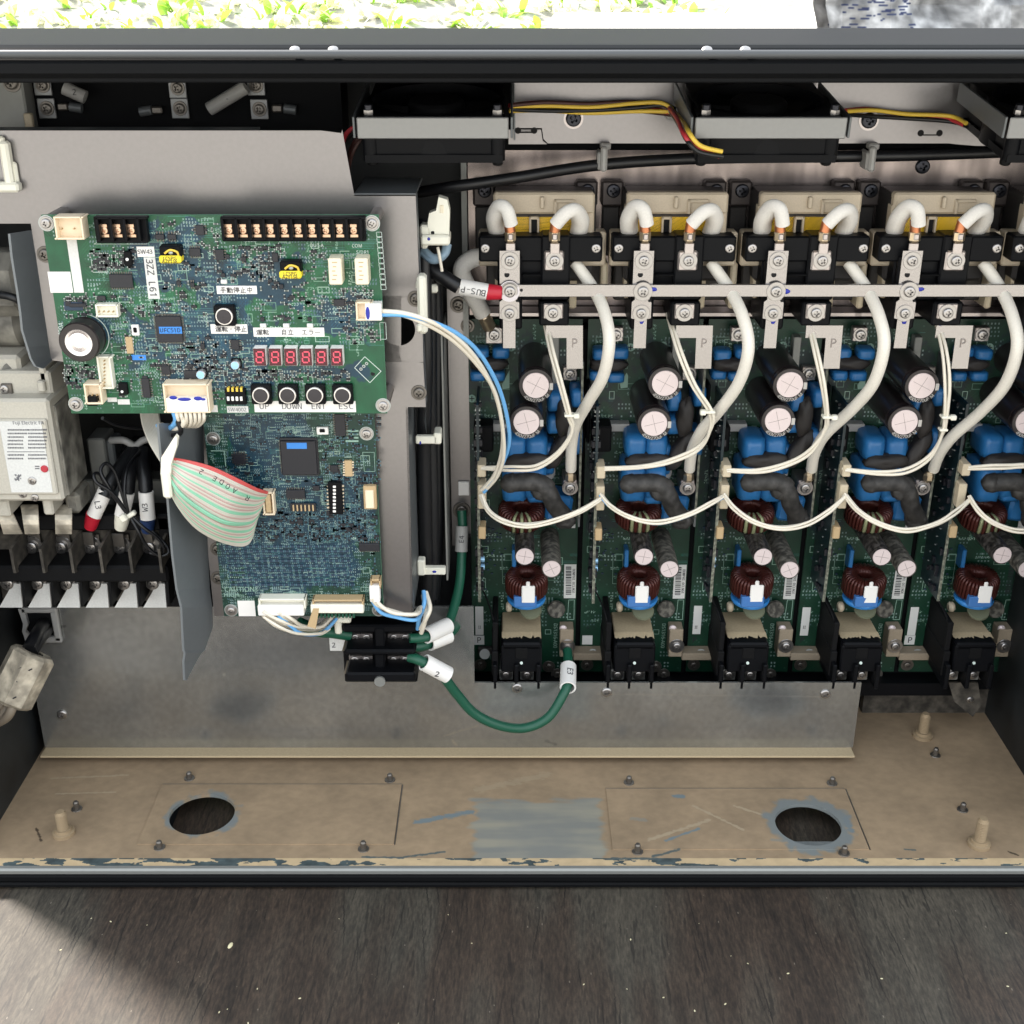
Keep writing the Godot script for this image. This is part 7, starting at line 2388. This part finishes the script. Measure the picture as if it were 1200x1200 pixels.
	part(th, "tie_head", MB.new().box(P(145, 607, 0.085), Vector3(0.0045, 0.0045, 0.0035), 0.0008, Basis(Vector3(0, 0, 1), 0.55)), M.nylon)
	var fb := thing("grey_wire_loop", P(150, 520, 0.04), "limp grey wire drooping from the cable bracket to the partition", "wire")
	wire(fb, "wire", pts([[130, 516, 0.042], [145, 516, 0.046], [158, 522, 0.046], [168, 516, 0.044], [182, 512, 0.042]]), 0.0022, M.nylon_grey, 10, 6)
	build_ferrite()
	# fan leads
	var fcols := ["yellow_wire", "brown_wire", "red_wire", "brown_wire", "yellow_wire", "black_wire"]
	bundle("fan_lead", [[598, 126, 0.03], [640, 125, 0.022], [690, 128, 0.018], [740, 125, 0.016], [772, 126, 0.018], [788, 131, 0.022]], fcols, 0.0012, 81, "bunch of yellow, red and black fan wires between the left and middle fans", "wires", "fan wires", 1.4)
	bundle("fan_lead", [[786, 128, 0.022], [797, 143, 0.060], [804, 158, 0.092], [818, 173, 0.096], [845, 182, 0.094]], ["yellow_wire", "red_wire", "black_wire"], 0.0012, 82, "yellow, red and black wires bending round the left corner of the middle fan", "wires", "fan wires", 1.1)
	bundle("fan_lead", [[990, 131, 0.03], [1020, 132, 0.020], [1060, 135, 0.016], [1110, 139, 0.018], [1132, 146, 0.03]], ["yellow_wire", "red_wire", "black_wire"], 0.0012, 83, "yellow, red and black wires between the middle and right fans", "wires", "fan wires", 1.1)
	bundle("fan_lead", [[424, 150, 0.05], [410, 166, 0.05], [405, 185, 0.045], [402, 205, 0.04]], ["brown_wire", "red_wire", "black_wire", "brown_wire"], 0.0012, 84, "dark red and brown wires dropping beside the left fan's left corner", "wires", "fan wires", 2.6)
	var hx := thing("wire_hook", P(786, 133, 0.014), "small grey hook that holds the fan wires left of the middle fan", "clip")
	part(hx, "hook", rectz(MB.new(), 781, 126, 791, 141, 0.011, 0.016, 0.001), M.nylon_grey)
	part(hx, "hook_tip", rectz(MB.new(), 784, 124, 788, 134, 0.016, 0.026, 0.001), M.nylon_grey)
	var lc := thing("long_cable", P(600, 208, 0.03), "long black cable sloping across above the reactors from fan gap to channel", "cable")
	wire(lc, "insulation", pts([[488, 226, 0.02], [530, 219, 0.03], [600, 209, 0.03], [660, 199, 0.024], [705, 193, 0.020], [770, 188, 0.016], [850, 185, 0.014], [1020, 183, 0.012], [1100, 181, 0.010], [1180, 178, 0.008]]), 0.0032, M.black_wire, 12, 8)
	for q in [[707, "grey cable clip hooked under the fan sheet between the first two reactors"], [1022, "grey cable clip hooked under the fan sheet near the plate screw"]]:
		var t := thing("cable_clip", P(q[0], 200, 0.02), q[1], "clip", "grey clips on the long black cable")
		part(t, "hook", rectz(MB.new(), q[0] - 3, 168, q[0] + 9, 176, 0.010, 0.018, 0.0008), M.nylon_grey)
		part(t, "strap", rectz(MB.new(), q[0] - 3, 172, q[0] + 5, 202, 0.021, 0.026, 0.0012), M.nylon_grey)
		part(t, "back", rectz(MB.new(), q[0] - 7, 178, q[0] - 2, 200, 0.010, 0.024, 0.001), M.nylon_grey)
	# thin strands near the output sockets
	for k in 5:
		var o := Vector3(PITCH * k, 0, 0)
		var p: Array = []
		for q in [[566, 692, 0.006], [572, 706, 0.012], [577, 722, 0.02], [579, 740, 0.026]]:
			p.append(P(q[0], q[1], q[2]) + o)
		var mb := MB.new().tube(path(p, 8), 0.0006, 6)
		whole("thin_strand", mb, M.black_soft, "thin black strand running down to the output socket of the %s power board" % ORD[k], "wire", "thin strands by the output sockets")

func build_ribbon() -> void:
	var rb := thing("ribbon_cable", P(250, 600, 0.12), "flat grey, green and red ribbon cable folding into the signal board", "ribbon cable")
	var n := 44
	for k in 12:
		part(rb, "loose_wire", MB.new().tube(path(pts([[166 + k * 1.7, 484, 0.092], [169 + k * 1.7, 500, 0.100], [177 + k * 1.5, 520, 0.112], [191 + k * 0.6, 543, 0.124]]), 7), 0.00095, 6), M.ribbon_grey)
	var up := [[190, 532, 0.1215], [191, 533, 0.122], [194, 536, 0.124], [222, 541, 0.127], [250, 549, 0.126], [280, 563, 0.122], [300, 573, 0.114], [313, 577, 0.106]]
	var lo := [[191, 552, 0.120], [192, 553, 0.121], [194, 556, 0.122], [206, 588, 0.126], [230, 618, 0.124], [262, 635, 0.118], [290, 637, 0.108], [300, 610, 0.102]]
	for i in n:
		var t := float(i) / (n - 1)
		var c: Array = []
		for k in up.size():
			var a := P(up[k][0], up[k][1], up[k][2])
			var b := P(lo[k][0], lo[k][1], lo[k][2])
			var q := a.lerp(b, t)
			if k >= 3 and k <= 5:
				q += Vector3(0, 0, 0.006 * sin(t * PI) + (0.0016 if i in [25, 26] else 0.0))
			c.append(q)
		var key := "ribbon_grey"
		if i < 2:
			key = "ribbon_red"
		elif i in [6, 7, 12, 18, 19, 25, 26, 31, 32, 36, 40]:
			key = "ribbon_green"
		elif i in [4, 9, 14, 16, 22, 28, 34, 38]:
			key = "ribbon_pink"
		part(rb, "strand", MB.new().tube(path(c, 7), 0.00082, 6), M[key])
	var tx := MB.new()
	for q in [["2", 238, 551, 0.134], ["E", 254, 559, 0.1345], ["D", 262, 563, 0.1345], ["O", 269, 568, 0.134], ["A", 277, 573, 0.133], ["R", 292, 582, 0.127]]:
		letters(tx, q[0], P(q[1] - 2, q[2] + 2, q[3]), 0.0030, Basis(Vector3(0, 0, 1), PI - 0.55), true)
	part(rb, "print", tx, M.ink)
	var ct := thing("cable_clamp", P(195, 580, 0.125), "white plastic cable clamp on the partition edge holding the ribbon cable", "clip")
	part(ct, "clamp_arm", sheet(MB.new(), [[189, 536], [205, 511], [208, 514], [207, 524], [200, 545], [200, 560], [188, 556]], 0.131, 0.004), M.nylon)
	part(ct, "clamp_body", rectz(MB.new(), 189, 553, 200, 585, 0.124, 0.133, 0.0012), M.nylon)

func build_ferrite() -> void:
	# window in the cover and the ferrite core that hangs before it
	var wf := thing("cover_window", P(50, 750, 0.035), "white framed square cable opening at the upper left of the lower cover", "cable grommet")
	var z := 0.0345
	part(wf, "opening", rectz(MB.new(), 29, 718, 62, 748, z - 0.001, z + 0.0004), M.dark)
	for q in [[24, 713, 66, 719], [61, 716, 69, 752], [44, 747, 72, 754]]:
		part(wf, "frame", rectz(MB.new(), q[0], q[1], q[2], q[3], z - 0.0005, z + 0.003, 0.0008), M.nylon_grey)
	part(wf, "frame", sheet(MB.new(), [[21, 714], [28, 714], [33, 732], [30, 740], [36, 748], [30, 752], [26, 740], [27, 731]], z + 0.003, 0.0035), M.nylon_grey)
	var bc := thing("black_lead", P(40, 745, 0.06), "black lead from the cover opening into the beige ferrite core", "cable")
	wire(bc, "wire", pts([[58, 722, 0.02], [50, 733, 0.04], [42, 746, 0.06], [34, 760, 0.072]]), 0.0042, M.black_wire, 12, 6)
	wire(bc, "wire", pts([[62, 730, 0.02], [54, 740, 0.04], [46, 750, 0.06], [38, 764, 0.07]]), 0.0038, M.black_wire, 12, 6)
	var fc := thing("ferrite_core", P(20, 830, 0.08), "beige hexagonal ferrite core on cables at the lower left wall", "ferrite core")
	var a := P(40, 764, 0.070)
	var b := P(10, 824, 0.086)
	var ax := (b - a).normalized()
	var L := (b - a).length()
	part(fc, "shell", MB.new().lathe(a, ax, [Vector2(0.0065, 0), Vector2(0.0120, 0), Vector2(0.0142, 0.0022), Vector2(0.0142, L - 0.002), Vector2(0.0120, L), Vector2(0.0072, L), Vector2(0.0070, L - 0.004)], 8, false), M.ferrite)
	part(fc, "dark_bore", MB.new().cyl(a + ax * 0.001, b - ax * 0.003, 0.0069, 20), M.ferrite_hole)
	var mk := MB.new()
	var e1 := ax.cross(Vector3(0, 0, 1)).normalized()
	var nn := e1.cross(ax).normalized()
	if nn.z < 0:
		nn = -nn
	for q in [[0.25, -0.004], [0.3, 0.002], [0.8, -0.003], [0.55, 0.0005]]:
		mk.box(a + ax * L * q[0] + e1 * q[1] + nn * 0.0134, Vector3(0.0026, 0.0007, 0.0004), 0.0, Basis(Vector3(0, 0, 1), 0.5))
	part(fc, "pen_marks", mk, M.ink)
	for q in [[[12, 818, 0.084], [6, 832, 0.090], [-4, 846, 0.090], [-24, 850, 0.08]], [[16, 816, 0.086], [14, 830, 0.093], [6, 842, 0.093], [-14, 852, 0.085]], [[8, 816, 0.084], [0, 826, 0.090], [-12, 832, 0.088]]]:
		wire(fc, "cable", pts(q), 0.0030, M.brown_wire_thick, 12, 6)
